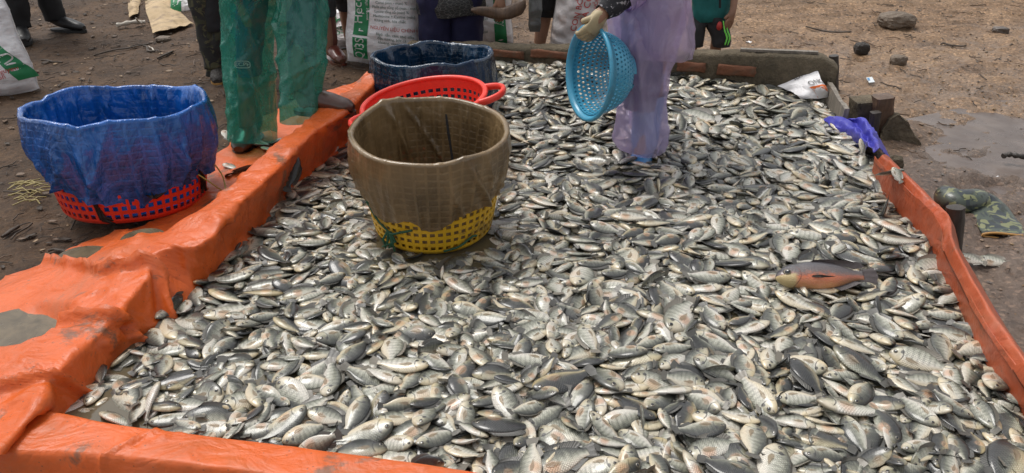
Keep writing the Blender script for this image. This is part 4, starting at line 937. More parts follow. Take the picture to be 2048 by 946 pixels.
3552375864755117571,3154403863264960681,3116246713244992652,3866151711254953541,4373240424785473612,3099180618245069650,3351262932785658472,
3575157218744766541,2952211223365104421,4255245923785094661,2978259615755376462,3562226322904838541,3685273630664481470,4079239527245119652,
3800245041935023420,2427252129725246511,4245248838254924490,4354356847755055580,4136407440344729642,3618391657775109662,4157203439795217552,
3760316431784684582,3765322344724821620,3502379268255328452,3658419362264936690,2574169314254985711,2365183319735112482,3854285029775083592,
4431255231315197570,4355290134865953512,4282361034305380732,4000221935744962641,3815339941275357582,4158310639295463611,2180300825734652491,
3497354454225042612,4022398554284142591,3636383956265196851,3402409059794904680,3174390356754980571,3579395265315122640,3018376554834639512,
3211145414255008662,2124206718755281742,4402216125714610692,3537301137305382600,3176222218245247651,3489266631705220641,2339212818754814512,
2215255520254798631,4366279433275188602,3961258334214906610,2415222926664702451,3965311538755131542,4511322133764459392,4478327738834994502,
2190264730375097461,4306348546284666491,4545353933275182772,4172188948243635410,2955356545284906601,3085439154805450750,3522399672765075602,
2925384265225033682,3416194714754997761,2911168216774881740,2802162013754948620,3760244625745087662,3337222014255180642,3733331128254939612,
2473246720694815621,4077135721245160600,3989236543754807501,4238340937284936440,3406278638215281471,3301352255805318482,4054255246335009470,
3219337747275157532,3376421156744976682,2481176412254946580,3920231714254807672,3463184511754902532,3460138716745206561,2626171021725161522,
3156306431785020660,4139311428765073581,2947215912254973542,2280268524755008602,3873290735755230650,4438216626645219662,3331269131724993582,
4207312937745131571,4535388936724788630,4141367348274908612,4410321743255352501,4405370841815406611,3313337147265002542,3941383158254966672,
4042383453724679531,3906369261304787550,3042375444155085752,2998388760765513680,3069364658234819562,2188303413254960712,3489224420285283642,
2268196117255164750,2468209112254904651,2829166421224755621,3170207511754963500,4054152028234918611,3897182814265087590,2384214136735469441,
3208125224764852490,3235168324295105490,3738281028224892640,3583287241794714591,2329266313774957572,4437340044765330691,4168376449815017751,
4341374535754961642,3606278537004574510,4300375852784666551,3212346951734586462,3344430954354910730,3101350861215008431,3224190915784964632,
3405201824745504531,3633238722245221782,2247238623255042661,3459293428265094712,3827309527755403682,4162333126774567590,3432396252235081681,
4271278637214631501,4528345135245364692,4363370347155161662,4496263933205939460,3162272736264918541,3303347546184854580,3364312751214423722,
3163354851284969662,3039362741734842701,3026340440735099632,3193351852735536690,3450418354794843710,3277326349645147552,3318372558205296580,
3146426458754766761,3258371360785196590,3416417054223678510,3199374661735280601,2940406561734862601,3970160117305176582,3252232817755262621,
3382243018775202681,2675177913254907632,3546134116734785572,3198282428765003551,3853262124745012590,3938249131695100691,4014295941755112392,
4470350647714918612,3914296740254822550,3786239027745628401,2220315729275211462,3258262235284880661,2833222724715120471,3967350948175041550,
2361234127185046400,3609375860234815652,3316339357754821552,3259350755154923591,3515388159425115741,3181417561734886552,3949153814254982772,
3691188214755042711,2932224313255043601,3083263612754944621,3768175812754983620,3566162012254987570,2845223712754973580,4402332323244649632,
2297215413754905690,2078261818784824602,4014275326764937682,4414343233265248722,4066323028724820631,3116308131204814672,3039322034674757531,
3822157831764795602,4072284732155228570,4047286432815474602,4057344939854844631,2375190028715115640,4057377553735109602,3738343239264753672,
3606301831305695631,3420320335905131570,3461270441144722520,3262301539194884560,3991401851225215590,3024367850775213562,3546283512754938610,
2027230117274870670,2191219513774905561,2837139111754994530,3524147427254961481,3436274421205260730,4423303124754941602,3053303326765326502,
3114223611255075510,3684202031264683432,3967193927775047542,3207292733714856501,3977333943775364641,4109267229225109472,4014328940275380570,
4007333350204824572,2991320438264913600,3492338753275211550,3000424159314929661,3050405164775041502,3034411361755049482,2875164218755278640,
3581142015724885650,3279128913254871640,2842157813254950690,2403173113755046691,4292319928244736741,3053233214255126601,3635182318255101790,
3051267322725019550,4568317723245321730,3928218224754941572,3764214526765048572,2711153616215067600,4296280236626461392,3469257929695355551,
3269313329735146741,3374335548974672601,3964363653264925570,3475412260234840591,2976417563255141512,2397166112254910640,2882207012754971641,
2022173514754972740,2231319626804960601,3562175022764668651,3507225928225148540,3270250626264808490,3355291431225102752,3302138818255277620,
3905322136245487621,3536233542255163582,3965260246754525510,3716317634714816550,4141358043275257670,3843356153694799550,4496362737235005721,
4387334840245171601,3071356550684856550,3038438350824970770,2947362344234886470,3759159813254996751,3032155016755224560,3082193813745034550,
4342176326225220662,3607297927825094611,4275349952745120431,3920213428244834460,3954377948274856730,4534273237084822540,3552295044314801501,
3105433957814970630,3372329350745148421,3454358860695171610,3837376961185042662,3076334442124676510,3146422362214790512,2665216812244979570,
2305222112254937591,2399250413754947652,2428140217255186802,3624164115255194651,3073153426755026662,3784285620764644480,4542337727754520681,
2426191924245225512,4015188133764804490,3830269428684943731,2275310316764798572,3510295034775266690,4539331132274653530,3062312531335315532,
4324211336745417471,4460313830815090460,3545350450695661610,3423312143815010660,3911350457284969431,3091374759923625570,3529427461695258591,
3433189712254901561,3711177613254923690,2590205912255003492,4127229930804946471,4076277031744812450,4297276826774910610,3828121918324776412,
4431282619715121751,2300146317294945410,3153267229745047610,3246198333525170541,3993383948215290651,4588359928734513652,3824279736745661632,
3601271546404127471,4157363441284963542,3492298740745570582,3105374447154361590,4398350040764958392,3516329852264534540,3490397271754300562,
3609408863244953602,3244390765304321711,2178180413754967701,3959121916275077780,3446204912254932561,2514162815785101591,3283178622815097641,
3224183013245147491,3670225714704979540,3599263028214965731,3812334330325265660,3584201221255321541,2449177821764940490,2245230327795065612,
4136148228735276672,3995175027235198432,2536220217314637392,3519366243274937831,4068350446255308612,4632386727254966650,2204323924315210630,
3003317633695462522,4530359841284808511,4208381340804528720,4274344650725055480,4178344748775254510,4281363845784704502,4040333336745030580,
3025313937734531610,3624396363205167632,3149385155745284671,2275171211254979542,3096127012254916580,2888148912254926652,2565195917745169852,
4066192327254803611,2677180525725146722,4015253628805281631,4227281820214903651,2936271826264967751,3972173436764779471,3185334637775235621,
3299244937264604401,3489306436775368572,4060253228755369590,3772315138204820472,2225289724795151500,3244330645275255490,4075299142795364411,
3909367148764496440,3088419660755249592,2931377443224687802,3036381852284943551,3002136412254907571,3035143611254927482,2388191913254998712,
3648291427774860672,3745206322245228620,3928318728754842641,4299332028724605581,3741212114274841641,3266251712254920642,4004298429254950731,
3208163913755031642,3647238436275051572,4205291628244915702,4110317227724903641,3970208740784997401,2126292225274525562,4187203831235081660,
3855326639195153570,3741149131274959432,3423336239234150592,4007345943275408542,3134318533794687610,3874389162175046540,4591382842714820621,
3413326549294713512,3851378865705356552,3118397062745005701,2955423057774983690,3399414364794900572,3310200913254944712,2848183015245106612,
3266186216814851640,3057224212254963590,2675142518724881571,2839173217755224600,2421224613255057592,2987217712284973471,3380226719235233632,
3915226220794613551,4293248618735190660,4186329135334422602,3006225115755291562,3339119339275205812,4135333933705383590,4402389837784818612,
3138342641744964772,3898375151284639621,3194395746784977762,4168386843285163810,4451397245764897451,3133359153224664392,3462343061675065590,
3229377961804631540,2837131311255075411,2220160913254923712,2433234413754863651,4159121513254983642,2990178213254983711,2413158315194987590,
2332259112754985601,3678123217305132582,3532285023234748632,3310155417184942612,2042241611754969490,2289240317814947681,2812191615755273561,
3000328432265156700,4426358751324963591,4532341330775202582,3474395059285461782,3267369447755282721,4156390651305002491,2931415747734696622,
2905439960244932691,4092147211754918542,3458271713254945682,3813283013754965692,2121222813254901712,2434164816725123601,2520165117345394390,
4474261618785240542,2023226327805517491,3304125114744812630,4353232525705111551,2795179425744905631,4435398733664905702,3483357236775475801,
2261208829754824440,2955142625265057572,3323352248755487581,4250383539184435660,3177372050244901552,3332413959284875660,2927432456294712662,
3522393149344764592,3530411357255329620,4481299414754816761,3469159022684701652,3569213312754958611,3250171411254931520,3261219713254965731,
2101167412254908572,2304233716255212580,2307191625755000562,4188131412754938562,2967284114774978681,4132242329325453602,4158258422334824490,
2715199618225335512,3157277327804885492,4059167724265074661,3724292726264864632,3005294524764801582,3073350650795051612,4190398147295087552,
3400341839755344632,3292397553204870561,3268411160264988560,3467427559754713631,2982427668205272622,3887142812754926642,2593175112754994621,
2060207514234869621,2250181812254958581,3085132012754909612,3356150711754950530,4330183915784807612,4212188313764835620,2381207229274681400,
2714188518755205662,3138238628795132432,3384251533275579492,3283266827224892590,2908246513764942602,4202256129775274512,4546287230074922601,
4183308127784607591,3856373951754629561,3462360344234342531,4261398443214544630,3315327548325586562,3149365447295015602,3139378650265135621,
3636426050234246582,3335402160294430652,3553383058255292560,3119390960755664592,3281399365375811562,3185382550775401571,3450219813254951661,
2935250312254949620,3092186411754910492,2265227216244855631,2956141112754921590,2791183921705461540,3226153114224872550,3265213420265102572,
3830214313255060562,2790159217765299440,3101298317255168822,4228262317255133742,4278312526185076532,3650131813224856531,3075190123765089600,
4343330129225057591,4241355638725267531,2404255716824805590,4035354032085167631,4131234734274948500,4028247228745387600,3092270729735054541,
3945223431235074542,3605282932345256531,3387343727774566672,3956329126795284581,2441260426264944702,4230254735795262552,4356381942245279642,
4200405143774930601,3866384555755057692,3578337854184881682,4054414434924893632,3649409452275017591,2111253112254999650,2389218917755244692,
3704154412755028481,4061249818755284701,4391320316755198690,2986187228255098671,4090268517274874842,2340279518724717570,4134183322774999662,
3859239127764957730,4379259826245045580,4500306321225145801,4239208419715130602,3551234528255126620,3342238911754905540,4326369522255175681,
3905329626735139570,2382153127765030520,4306219525274942691,4536320829755691580,4156163524235258591,4256306732734525461,3002165919224757620,
2966289733315192610,2980306035774618630,3773220620255347650,4482378237784551512,3314374349724774562,3374407844234838750,4277255524304823481,
3526419259755125571,2894422164465088560,2908361249323811590,3202436752265281602,4412391447215263641,3362359842265465642,3542386365274622650,
3394382652735053622,4213285514254997771,2056236913254965651,4000266612254908612,2986193218745257672,2239201511254925542,2292276920785379571,
3365156714224884580,2322301727804698700,4161194316254872650,4545310119235236512,4038362134785342461,2547178226265030491,3267256718264716541,
3512236721724969600,3343329541815483620,3714306824254983570,3512331330304899662,3742312429214492461,3937190631695037521,2960310327225116620,
3677323136225198752,4048365650254951450,4255376151265078511,3122332533785320602,3444403945255225582,3206435741234940571,3372430648854912631,
3514380556295198570,3457378248255293721,3214419057774544672,3246435249164629581,3054398862745104391,3752142311255036430,3762254313754982622,
2114183313254956680,2936184013264878560,3162202613264864582,3207227514755085631,3349119120785237691,3234256011254920551,3836235812254987581,
4039141712754941571,4630395425314806441,2141190718245212662,4399308225224991530,4332323533744643501,3199132016255230630,3738145423744808540,
4236158315214937572,3115314725724817740,4230278018294953621,4250329223775035602,4233344928774984602,3747197420855288580,4308290824245119561,
2150226920254646582,3930282039895710412,3453182424755131550,3404265521275175710,2849214920745200471,3187302726244873620,4477396628215312652,
3268357740795324562,4163404943204563491,4074213836714902620,3265307236745106512,4111392841735157560,4137390038254910481,3576362957144622572,
3022428150245319651,3182427850804933580,3392388949775424572,2972411855735235581,2924401257224602501,3526303413254981720,2068174112754930551,
4206323019784874791,3579255316255151761,3857304416185090512,2082191111764904501,2663195712755054542,3725316320295015632,4309335316244802742,
2139250919305245521,3679170323774983612,3486249714255144592,3915276327245394492,2202206124755149662,3496178714274919591,3239221123305025441,
4230229027744981590,3548291633265021631,3074321326745066691,3414220023785121650,4026319155986570422,4056368941195084632,3168331244765025430,
3041343832225210632,4340376549305602470,4190362948875170490,4040385946205195611,3095422547273587470,3276384662735261412,3552355648685141641,
3275417760754844392,4087402748715670721,3252379955215173572,3151436453214821660,4212171112254956570,3174255612254985650,4214210311254985512,
2580157612254974570,2206310313754995701,3396232017864843471,3376147316254752531,4376223115264860741,3561248320255284582,4284229719264971652,
4438319236234320441,3200366931715232671,3494165719755228670,3581184818345003460,3234328235234901650,4127356928775068662,4346306226784828621,
3856324432804718500,3429358634334833550,3465311236765199512,4405364849265472530,4368391229734493542,2991336637234996550,3411355541745486661,
3362395547745316701,4065405750244859502,3574351059775251392,4520331013254970722,2647180611734904411,2139200613254948681,4138161516294997692,
3796121213254975732,3471169212254965640,4506315115255015780,4226305224274905790,3728269112254857570,3173248912754946642,2258151714255056710,
3595220112254837530,2481154515284839512,2228236717175038532,2112257315754944631,2617149317755248671,3372221511774830400,4142281323285121611,
4391253619245395581,3551139616755233571,2211272125744944571,4476270622264905650,4202297213764868600,3555275124225017701,3337339932814880741,
4235175816254710580,4222373838254962541,3987234429755183751,3017306318155177531,3225322440255229600,4345257435224947601,3866369947285005730,
3395335439354424600,3622300527265886441,2975445248755288562,3981412049305473632,2987381240194605391,3336434644154699512,3027357446254520522,
3353162412754953590,3630226812744983531,2986158013754903682,3415239213254923681,3855172813254901700,4440244413254937691,3199138713254997660,
3539197212754920630,2316282011754979521,2258315115255101730,3120277922775232592,4054277820764781782,4258212211254944492,4574322419824772561,
2503144615704901542,2214320513755009662,3440263419834721550,3829175622304997452,3937179123264983521,3938266627755058622,4069313222744539501,
3794293726245308621,3382170821744874571,3313351030744754671,3413119030254928640,3515153223275196622,3162339528265068621,4236250625255293650,
2089243025734932580,3348280032764703620,3249292226255160711,4328253139774940690,4376324837814989511,3676303729785598552,4582375232285171602,
4557305031205126580,4507272835765329392,3223357141775082592,3324356345205349551,3326385250744516610,4302401043264881520,3557413357865572602,
3223361650725039510,3338390152774840642,3504425154295104580,3131415256285263600,3067428049225019690,4224179512255066550,3942222513754900632,
3327133913254939710,3365211312754987631,3055218614755101490,2934191912754936580,3096306719245016502,2274303314755057681,3099158615755107622,
3159189311254968512,3418201111254935541,3713167711754922530,3860178718745354532,2209146312254903631,2410183813745176530,3453280416684906610,
3783324328254921522,3035180218265356580,3018285112254918581,4087308426754906432,4391385927254950631,4127219430825186432,3237122726694405411,
4234269324255042601,3442210018694964452,3665283629785263522,3465285426284960672,3305361444254629541,4135285732225075592,3792353838734953581,
3624220925194884411,3564419946815293562,3834401943334840811,3554241623335029450,4366311522744378390,3355436040094696551,3659421548254950562,
3449322033735175521,3218369541234622622,3107346139165720532,3586399554255310611,3406385857735057441,4057214013254804601,3138179314755017680,
3807297315724941662,2728141613754864651,2695159813755056680,2225259812754904651,3479131313754949740,4407286616724899691,3713230311754951540,
3138232512254910620,1986151514765208432,2137272912754979552,3248132512254872542,4100196322304704512,4421337822735362710,4256391023274911581,
4281204116825021570,3513282930765307401,3860275614204983511,3338145316215197520,4057228715254881562,3683206826804983520,4406357832255147771,
2559202220325008421,4401223733265029550,4250392349525262582,4492384328755251590,4215255512244842560,3999370842245029592,3508261624234351410,
3585373039744714682,3200311326275034601,2129229525305019570,4100361835735159551,4361337732725423601,4107401737724638662,3349273229695287650,
4107322225775430580,4186343430234887680,3822349144725253532,3486343844185304500,3037415753774973661,2938394646694866591,3525341936744464451,
3078325749784890410,3219383644734881570,3744217914755039672,3726238316224893720,4321343714234916670,3076310117265265581,2460220912254949610,
4309237113254940690,4414265815245179661,3637185711754948461,3356175613255046560,3061145417265348551,3118167614234827611,2219270813235052590,
2211233913254931672,2926198714755058651,4340248712254946622,2323195513255060590,2136290113255065621,2323295215794901652,3359184813254953722,
3745155517235147490,4018209530255051631,3798165613255155561,2984308018264724521,3640275421745076721,4553361925244775561,4306311423264759531,
3983285429244965672,4059304124774941591,3942294226254903652,2695193020205095481,3450268526784919541,3809319736724976561,4139271528755157461,
4291342339234965442,3778308531785022612,4291352339285104672,4122380039254824592,2216340920334924712,4339400436265229670,3423393041694933740,
4519324731245246401,3950412242805470670,3797356953685113530,3796339733265651570,3114380334364673550,3717337347715458610,3798377050244833730,
3621354555254583781,3377372455225136562,3340399151694660551,3903409944685278520,2942412649715321492,3466406758235363621,3396412954314806611,
3242406855224753480,3224412166664979531,4297198912224874421,4377238511754994552,3506231812754952571,3153225811754975532,2162231213254978642,
3200176813754930712,3170198213255148490,3344270113754927722,3063242912754941610,3461298817755104751,2926257015755169630,2308203024725097612,
2212291013754966680,2213246815755005731,2387180314304928512,2760183213255183571,4013357129294722661,3536178612254922600,3830301915765040700,
4048323315754993802,4130145414255167602,3592292025275170540,3431308220235166860,3981351927684929551,4251299928254998531,2208243017824762390,
3807119525245321451,3688161526784835400,3312249824804913640,3810304928254756521,4389316719205202631,4547344916755153651,4409323721795099570,
2338176219204524391,3401411639274844672,4068337226284926581,3918372437244939570,4157348726764669560,3431361045255281440,3649159126685023480,
3909395152714912582,3605375547775171622,2875413754685090560,2985437455215474611,3425423051804943571,4287245612234840441,4033259311254999451,
4098296912254907572,4012278011754999521,3319180011264943470,2759174614255043640,2460196213754903692,2183278612254950622,4120217913754986722,
2767140310254967451,3460263012254922610,3368252812754938651,3254243510754925392,2208214916255262602,3456357718745254641,2158283816255108782,
2839143912254993610,2998145613255073612,3705209415255239560,4091358426234917620,4396345817755146782,3291173813254992691,3858291517215052672,
4039294126754906650,3993304125265292571,4426296228225185580,3323261316764836710,3116362330294729682,4111294232795330481,3713296929185414391,
2263275919714727551,2536229413254960712,3409177828265028452,3991195716265163572,3452348535265120560,4026218526734870430,4389367122255306680,
4247177529795276520,4447391228244364522,4276368732755089621,3943345233214777671,3755336327214999560,3708325827785228700,3360341938195129521,
3366336029694720392,2298317733745014822,3618194926274704390,4292378042754966622,3743270027235085512,4191229731795324641,3546376248255066771,
4586355323284941510,2599208232205161490,4028391845754791532,3887403343295031720,4078377342775316612,3942362641235226631,4549374530764681502,
4451385439254982410,4258403431775321551,3057326735794756581,2956338452765132531,3603400846744760570,2957332950844893700,3071407851254901692,
3176362646764911492,3486421358225449391,2875404652694964651,3071436044224821472,3367364046224947500,4007135413754871650,4342208012254986590,
4012183814254972850,4140225912754929641,4419292411254970530,3605248415755225522,3592262512754936552,2122151912754929590,2258190112254935631,
3176218911754996510,2670170412254965642,3033323112755049541,3301215511754972541,3518149213255026672,3665232411755055431,4251196515265199631,
2804220112254979632,3755241513255138580,3689299724165054542,4160216319805269552,4329191514755094701,4125340922795294691,3352301217255272622,
4314252413164899390,3916286722735270592,4123288313254906641,4179357722725379632,4513292223295052431,3942277117225026542,3831360244284750460,
3935243030185291460,3758288820235302620,4297302318755348512,4506286928255082541,4464352238805165572,4130207529764883631,4403379333855181482,
3771170120245348482,3612133016225182590,3941408427254982782,3820366930774933720,3648301715184953522,3506315929845671391,3278438937996195462,
3575133225744965550,3973242529695189511,4050263426704945600,3614357344754996650,3755348937725192690,4157380732705065580,3274119937645161520,
3130370336694878591,3275433735215263622,4489319729244886450,3706329350304922682,3012397946215173692,2935430143255042622,3906381445245156590,
3072395550235015660,2916448053685294601,3233400050275364620,3098425445334669561,4054175312755138452,3908176311754948511,4390306412774893481,
3891323713254846690,4251167112264998532,3921194513255143521,4466273814755002661,2624136722284757662,4371340711754905522,2321183912754974641,
3239298214754915851,2931293312754947651,3049315014735053620,2320289113754991730,3227168611255040390,3636140111254982531,3633152615785096621,
4245226312754919572,4453291418195108482,2309209812254915602,3019163412764836511,3255141716255169630,3025273715234987710,3203265312254931550,
4078186924725011591,4516300522225244582,4486324317265116511,4410351828735055612,4352360124234974491,3379205814734845560,3113237014255196601,
3995191516334816522,3735284720255302641,4225364719225251621,3944258724764775500,3681248712254946592,2859190214234875651,4246341614274989652,
3460317327754935660,3250323829254841662,3300300028755083651,3409308234744743700,3549366928765053812,4054330419714651472,3218338433785152582,
3161324036735001592,3007346731675319532,3144352840764994591,3029393836735071700,2913425447264990692,3672248032275399482,3376379741704930671,
3413428953744523650,4469265312254964642,4037233711754959530,3643173712254914630,3618196812254974631,3947285912254956612,3686256212254963641,
3315230313254953680,2841150812744877542,3052283418655265520,2962300912754962600,2197297713754901730,4371199312264982581,4301255614764859672,
4116256112755039592,4235288230235433491,4438325912754888511,3843265311254945521,4007358212754925580,3774328015755060791,2332299613254899640,
3028189924274992392,3201279116765028760,3834207913754904700,3996221221785115542,4310170112254930560,4152307514764905772,4183330711254944530,
4395230012754982561,4397375416735101630,2413212425254970612,3309256618275327521,3716224612754883551,3876246712754977620,4120301714804910552,
1987203011754818482,4118248713754983641,3363387521684817571,4334341028755154690,4299396714265091600,4624393119824718560,4317255227265035412,
3296191215214907672,3504245017255239562,4097333119255391641,3830319726264951630,4247376523275190730,2010218722274820552,3021358029784809722,
4247233328314836552,4002309316314942432,3983338825254867611,4559328318745120732,4370253427715497432,4098353240765028572,4016330721255313500,
3535348338795085601,3278365541214956622,2928329533235006782,2993444637234558470,3390353929815094520,2973322120224793740,2994389939814831622,
3975408039265153590,2961314620745360542,3201345036255280590,3344361730205228552,3275389835765162742,3187431742764937621,4555382031754902620,
3589406149224915642,3234334739275360460,3591411853694765432,2898359035785050580,3303430536244817492,3288422652854332390,2926386246795220670,
3747168413774977532,3422128410254947391,4478318412254908562,4141273312754934622,3984299613255031662,4291362012754952612,3887308814755027662,
3031187813254920742,2965210211254960520,2267244212754954642,4060188912254980590,3719204520374687390,3914272712254930650,3463245013254986680,
2900187311754975551,2510149812254910640,3258323114255189660,2361243912254906572,3006339312774930520,2121261211254947552,3844195812254901612,
3805265420244884581,3859343322235331731,4138166612754999590,4108187012254971562,4048318417255145610,4179263212754929601,4339283314755042720,
4309306611254967482,2217266613255097561,3089319813755052601,4015163315734887670,3948234020724829591,3863331917294721511,3818352225215143580,
4259302912254922621,4229353326785160532,4061392826184956521,2053180816264660392,2322174210254983411,3973136812734917472,3670198313254970730,
3019333126265056492,3337346627804954651,4019144917235161451,4317197320175437490,3935365325794685681,3818374929244649562,3167330229195128592,
3413367442735351732,3807198918765267420,3928211618794915651,3442334430764864700,3844265231285094410,4481345531815277621,4594341525254920680,
4558372114745110532,4129259824765011541,3317323437754835471,3385331826324729591,3230352032265092600,3196378642264836680,3025420140244914682,
3733306634235124581,4170293824765063512,3721414142774989752,4213404830765214642,3047382039294937600,2303249716784739501,3620424231714759592,
3161399837775470542,2942351638765178502,3755360959765058631,3504404757734954610,3122397649765169440,4328228011254951511,4169255516654873441,
3106198311254929531,2572150614214909551,3833346416204898611,2212210213254949672,3847189612754966591,2709147213254960692,2707167012254960582,
3936310813254978702,3545291211754918490,4083364411754999502,2435212911254998522,2324230411255022490,2409253714665053411,3152241012754892562,
3360164024685061470,3423214015775120511,3824223227274811530,3802244718754775582,4204144111254940530,4029289512254990622,4290356913254892680,
2107216724735062592,3653266013755000602,4277176424214962472,4228273315265146731,4003338012744948592,4607369712254929550,4004120515784974692,
3408178716235193681,3981213923774714491,4025313618255321532,3120385328244858660,4172335921685206532,4301356126245062531,4144234223735095532,
3916238924715059400,3308270419724673480,3038343514274842592,3009290813255170520,3256271826755204531,3166286024764997521,3519279117235247572,
4151397533714903590,4039386925265089540,3291374934265340662,3145375330725074681,2659225113254985630,3073405331775111761,4182237433235195672,
3866294525285171411,3413383033255500600,2962368927254952691,3525413244284996601,3470364945745336500,3042369642785035661,3058389340735266640,
3967198428285157481,3285324347865197520,3876412049755383720,3271409844755057761,2961377425805217462,3219422148274655550,2989413045315335551,
2956436032815074500,3722344352225281750,2890351544765105512,
)
def unpack():
    """19 digits per fish: x, y, z in mm (offset 3000, 0, -70), three angles in hundredths of a turn, length in 2 mm steps, shape"""
    D = [str(v) for v in FISH_DATA]; g = lambda a, b: np.array([int(d[a:b]) for d in D], float)
    e = np.stack([g(10, 12), g(12, 14), g(14, 16)], 1) / 100 * 2 * math.pi - math.pi
    q = [tuple(Euler(v).to_quaternion()) for v in e]
    return np.stack([g(0, 4) - 3000, g(4, 8), g(8, 10) + 70], 1) / 1000, np.array(q), g(16, 18) / 500, g(18, 19).astype(int)
BENDS = (0.0, .16, -.16, .3, -.28, .07)
DEEPS = (1.08, 1.18, 1.28)
FISH_GROUP = 'tilapia lying on top of the fish heap'
def fish_mesh_set(bend, deep):
    g = fish_geo(deep, bend, True); s = {}
    for part, (vs, fs, uv, m) in g.items():
        me = bpy.data.meshes.new(part.strip('|')); me.from_pydata(vs, [], fs); me.materials.append(M[m])
        me.polygons.foreach_set('use_smooth', [True] * len(me.polygons)); ul = me.uv_layers.new(name='UVMap')
        li = np.zeros(len(me.loops), np.int32); me.loops.foreach_get('vertex_index', li); ul.data.foreach_set('uv', np.asarray(uv, np.float32)[li].ravel()); me.update()
        s[part] = me
    return s
SETS = {}
def fish_set(bi, k):
    if (bi, k) not in SETS: SETS[(bi, k)] = fish_mesh_set(BENDS[bi], DEEPS[k])
    return SETS[(bi, k)]
def place_fish(loc, q, size, bi, k, tone, label, group, name='tilapia'):
    r = bpy.data.objects.new(name, None); r.empty_display_size = .03; COL.objects.link(r)
    r.rotation_mode = 'QUATERNION'; r.location = loc; r.rotation_quaternion = q; r.scale = (size,) * 3
    tag(r, label, 'fish', group)
    for part, me in fish_set(bi, k).items():
        o = bpy.data.objects.new(part.strip('|'), me); o['tone'] = float(tone); COL.objects.link(o); o.parent = r
    return r
def tone_for(n, r):
    t = np.clip(.35 + .22 * r.normal(size=n), .02, .98); dk = r.random(n) < .13; t[dk] = r.uniform(.78, 1.0, dk.sum()); return t
N_SOLO = 300
def build_fish():
    loc, q, size, k = unpack(); n = len(loc); r = np.random.default_rng(77); tone = tone_for(n, r); bi = r.integers(0, len(BENDS), n); size = size * np.clip(np.exp(r.normal(.0, .15, n)), .72, 1.45) * 1.0; loc[:, 2] -= .010 * np.exp(-(((loc[:, 0] + .76) / .22) ** 2 + ((loc[:, 1] - 1.60) / .17) ** 2))
    loc[:, 2] += .002
    rise = lambda p: .050 * sstep(p[:, 1], 3.1, 4.3) * sstep(p[:, 0], -.5, .3) + .028 * sstep(p[:, 0] + .09 * (2.5 - p[:, 1]), 1.05, 1.5) * (1 - sstep(p[:, 1], 3.1, 4.3)) - .045 * np.exp(-((p[:, 0] - 1.62) ** 2 + (p[:, 1] - 3.85) ** 2) / .05)
    N_KEEP = n; loc[:, 2] += rise(loc)
    def zone(px, py, p):
        if abs(px - 865) < 240 and 330 < py < 590: return 'beside the yellow basket'
        if abs(px - 1650) < 190 and abs(py - 545) < 75: return 'around the large orange-bellied fish'
        if py > 800 + (px - 130) * .13 and px < 1000: return 'by the front orange edge'
        if px > 1700 + max(0, (py - 470)) * .6 and py > 280: return 'along the right tarpaulin edge'
        if px < 620 - (py - 320) * .95 + 130: return 'below the left orange bank'
        if py < 420: return 'in the back half of the heap'
        if py > 740: return 'in the nearest right part of the heap' if px > 1450 else 'in the nearest part of the heap'
        return 'right of the heap middle' if px > 1250 else 'in the middle of the heap'
    for i in range(N_SOLO):
        Q = Quaternion(q[i]); h = Q @ Vector((1, 0, 0)); a = pix(loc[i]); b = pix(Vector(loc[i]) + h * .08); dx, dy = b[0] - a[0], b[1] - a[1]
        if abs(dx) > abs(dy) * 1.2: head = 'head to the right' if dx > 0 else 'head to the left'
        else: head = 'head towards the viewer' if dy > 0 else 'head pointing away'
        col = 'pale silver' if tone[i] < .34 else ('mid grey' if tone[i] < .68 else 'dark grey')
        sz = 'small ' if size[i] < .112 else ('big ' if size[i] > .142 else '')
        place_fish(loc[i], Q, size[i], int(bi[i]), int(k[i]), tone[i], f'{sz}{col} tilapia {zone(a[0], a[1], loc[i])}, {head}', FISH_GROUP)
    # the rest: one mass, with a bottom layer of fish under the ones that show
    m = 0; ex = []
    while m < 2300:
        x, y = r.uniform(-1.17, 1.68), r.uniform(1.0, 4.64)
        if float(seg_dist_inside(np.array([x]), np.array([y]))[0]) < -.015 or min(math.hypot(x + .293, y - 2.475) + .06, math.hypot(x + .335, y - 3.04), math.hypot(x + .395, y - 3.69)) < .30: continue
        Q = Quaternion((0, 0, 1), r.uniform(0, 6.28)) @ Quaternion((1, 0, 0), (1 if r.random() < .5 else -1) * math.pi / 2 + r.normal(0, .4)); ex.append((x, y, r.uniform(.088, .110), *Q, r.uniform(.085, .125))); m += 1
    ex = np.array(ex); loc = np.concatenate([loc, ex[:, :3]]); q = np.concatenate([q, ex[:, 3:7]]); size = np.concatenate([size, ex[:, 7]]); k = np.concatenate([k, r.integers(0, 3, m)]); bi = np.concatenate([bi, r.integers(0, len(BENDS), m)]); tone = np.concatenate([tone, tone_for(m, r)]); n = len(loc)
    loc[N_KEEP:, 2] += rise(loc[N_KEEP:])
    order = ['skin', 'fin', 'pect', 'eye']; cache = {}
    for b in range(len(BENDS)):
        for d in range(3):
            g = fish_geo(DEEPS[d], BENDS[b], False); V, LI, LS, LT, MI, UV = [], [], [], [], [], []; o = 0; ls = 0
            for part, (vs, fs, uv, m) in g.items():
                V += vs; UV += uv
                for f in fs: LI += [i + o for i in f]; LS.append(ls); ls += len(f); LT.append(len(f)); MI.append(order.index(m))
                o += len(vs)
            cache[(b, d)] = [np.array(z) for z in (V, LI, LS, LT, MI, UV)]
    VV, LL, SS, TT, MM, UU, TO = [], [], [], [], [], [], []; vo = 0; lo = 0
    for i in range(N_SOLO, n):
        V, LI, LS, LT, MI, UV = cache[(int(bi[i]), int(k[i]))]
        R = np.array(Quaternion(q[i]).to_matrix()); VV.append((V * size[i]) @ R.T + loc[i]); LL.append(LI + vo); SS.append(LS + lo); TT.append(LT); MM.append(MI); UU.append(UV[LI]); TO.append(np.full(len(V), tone[i]))
        vo += len(V); lo += len(LI)
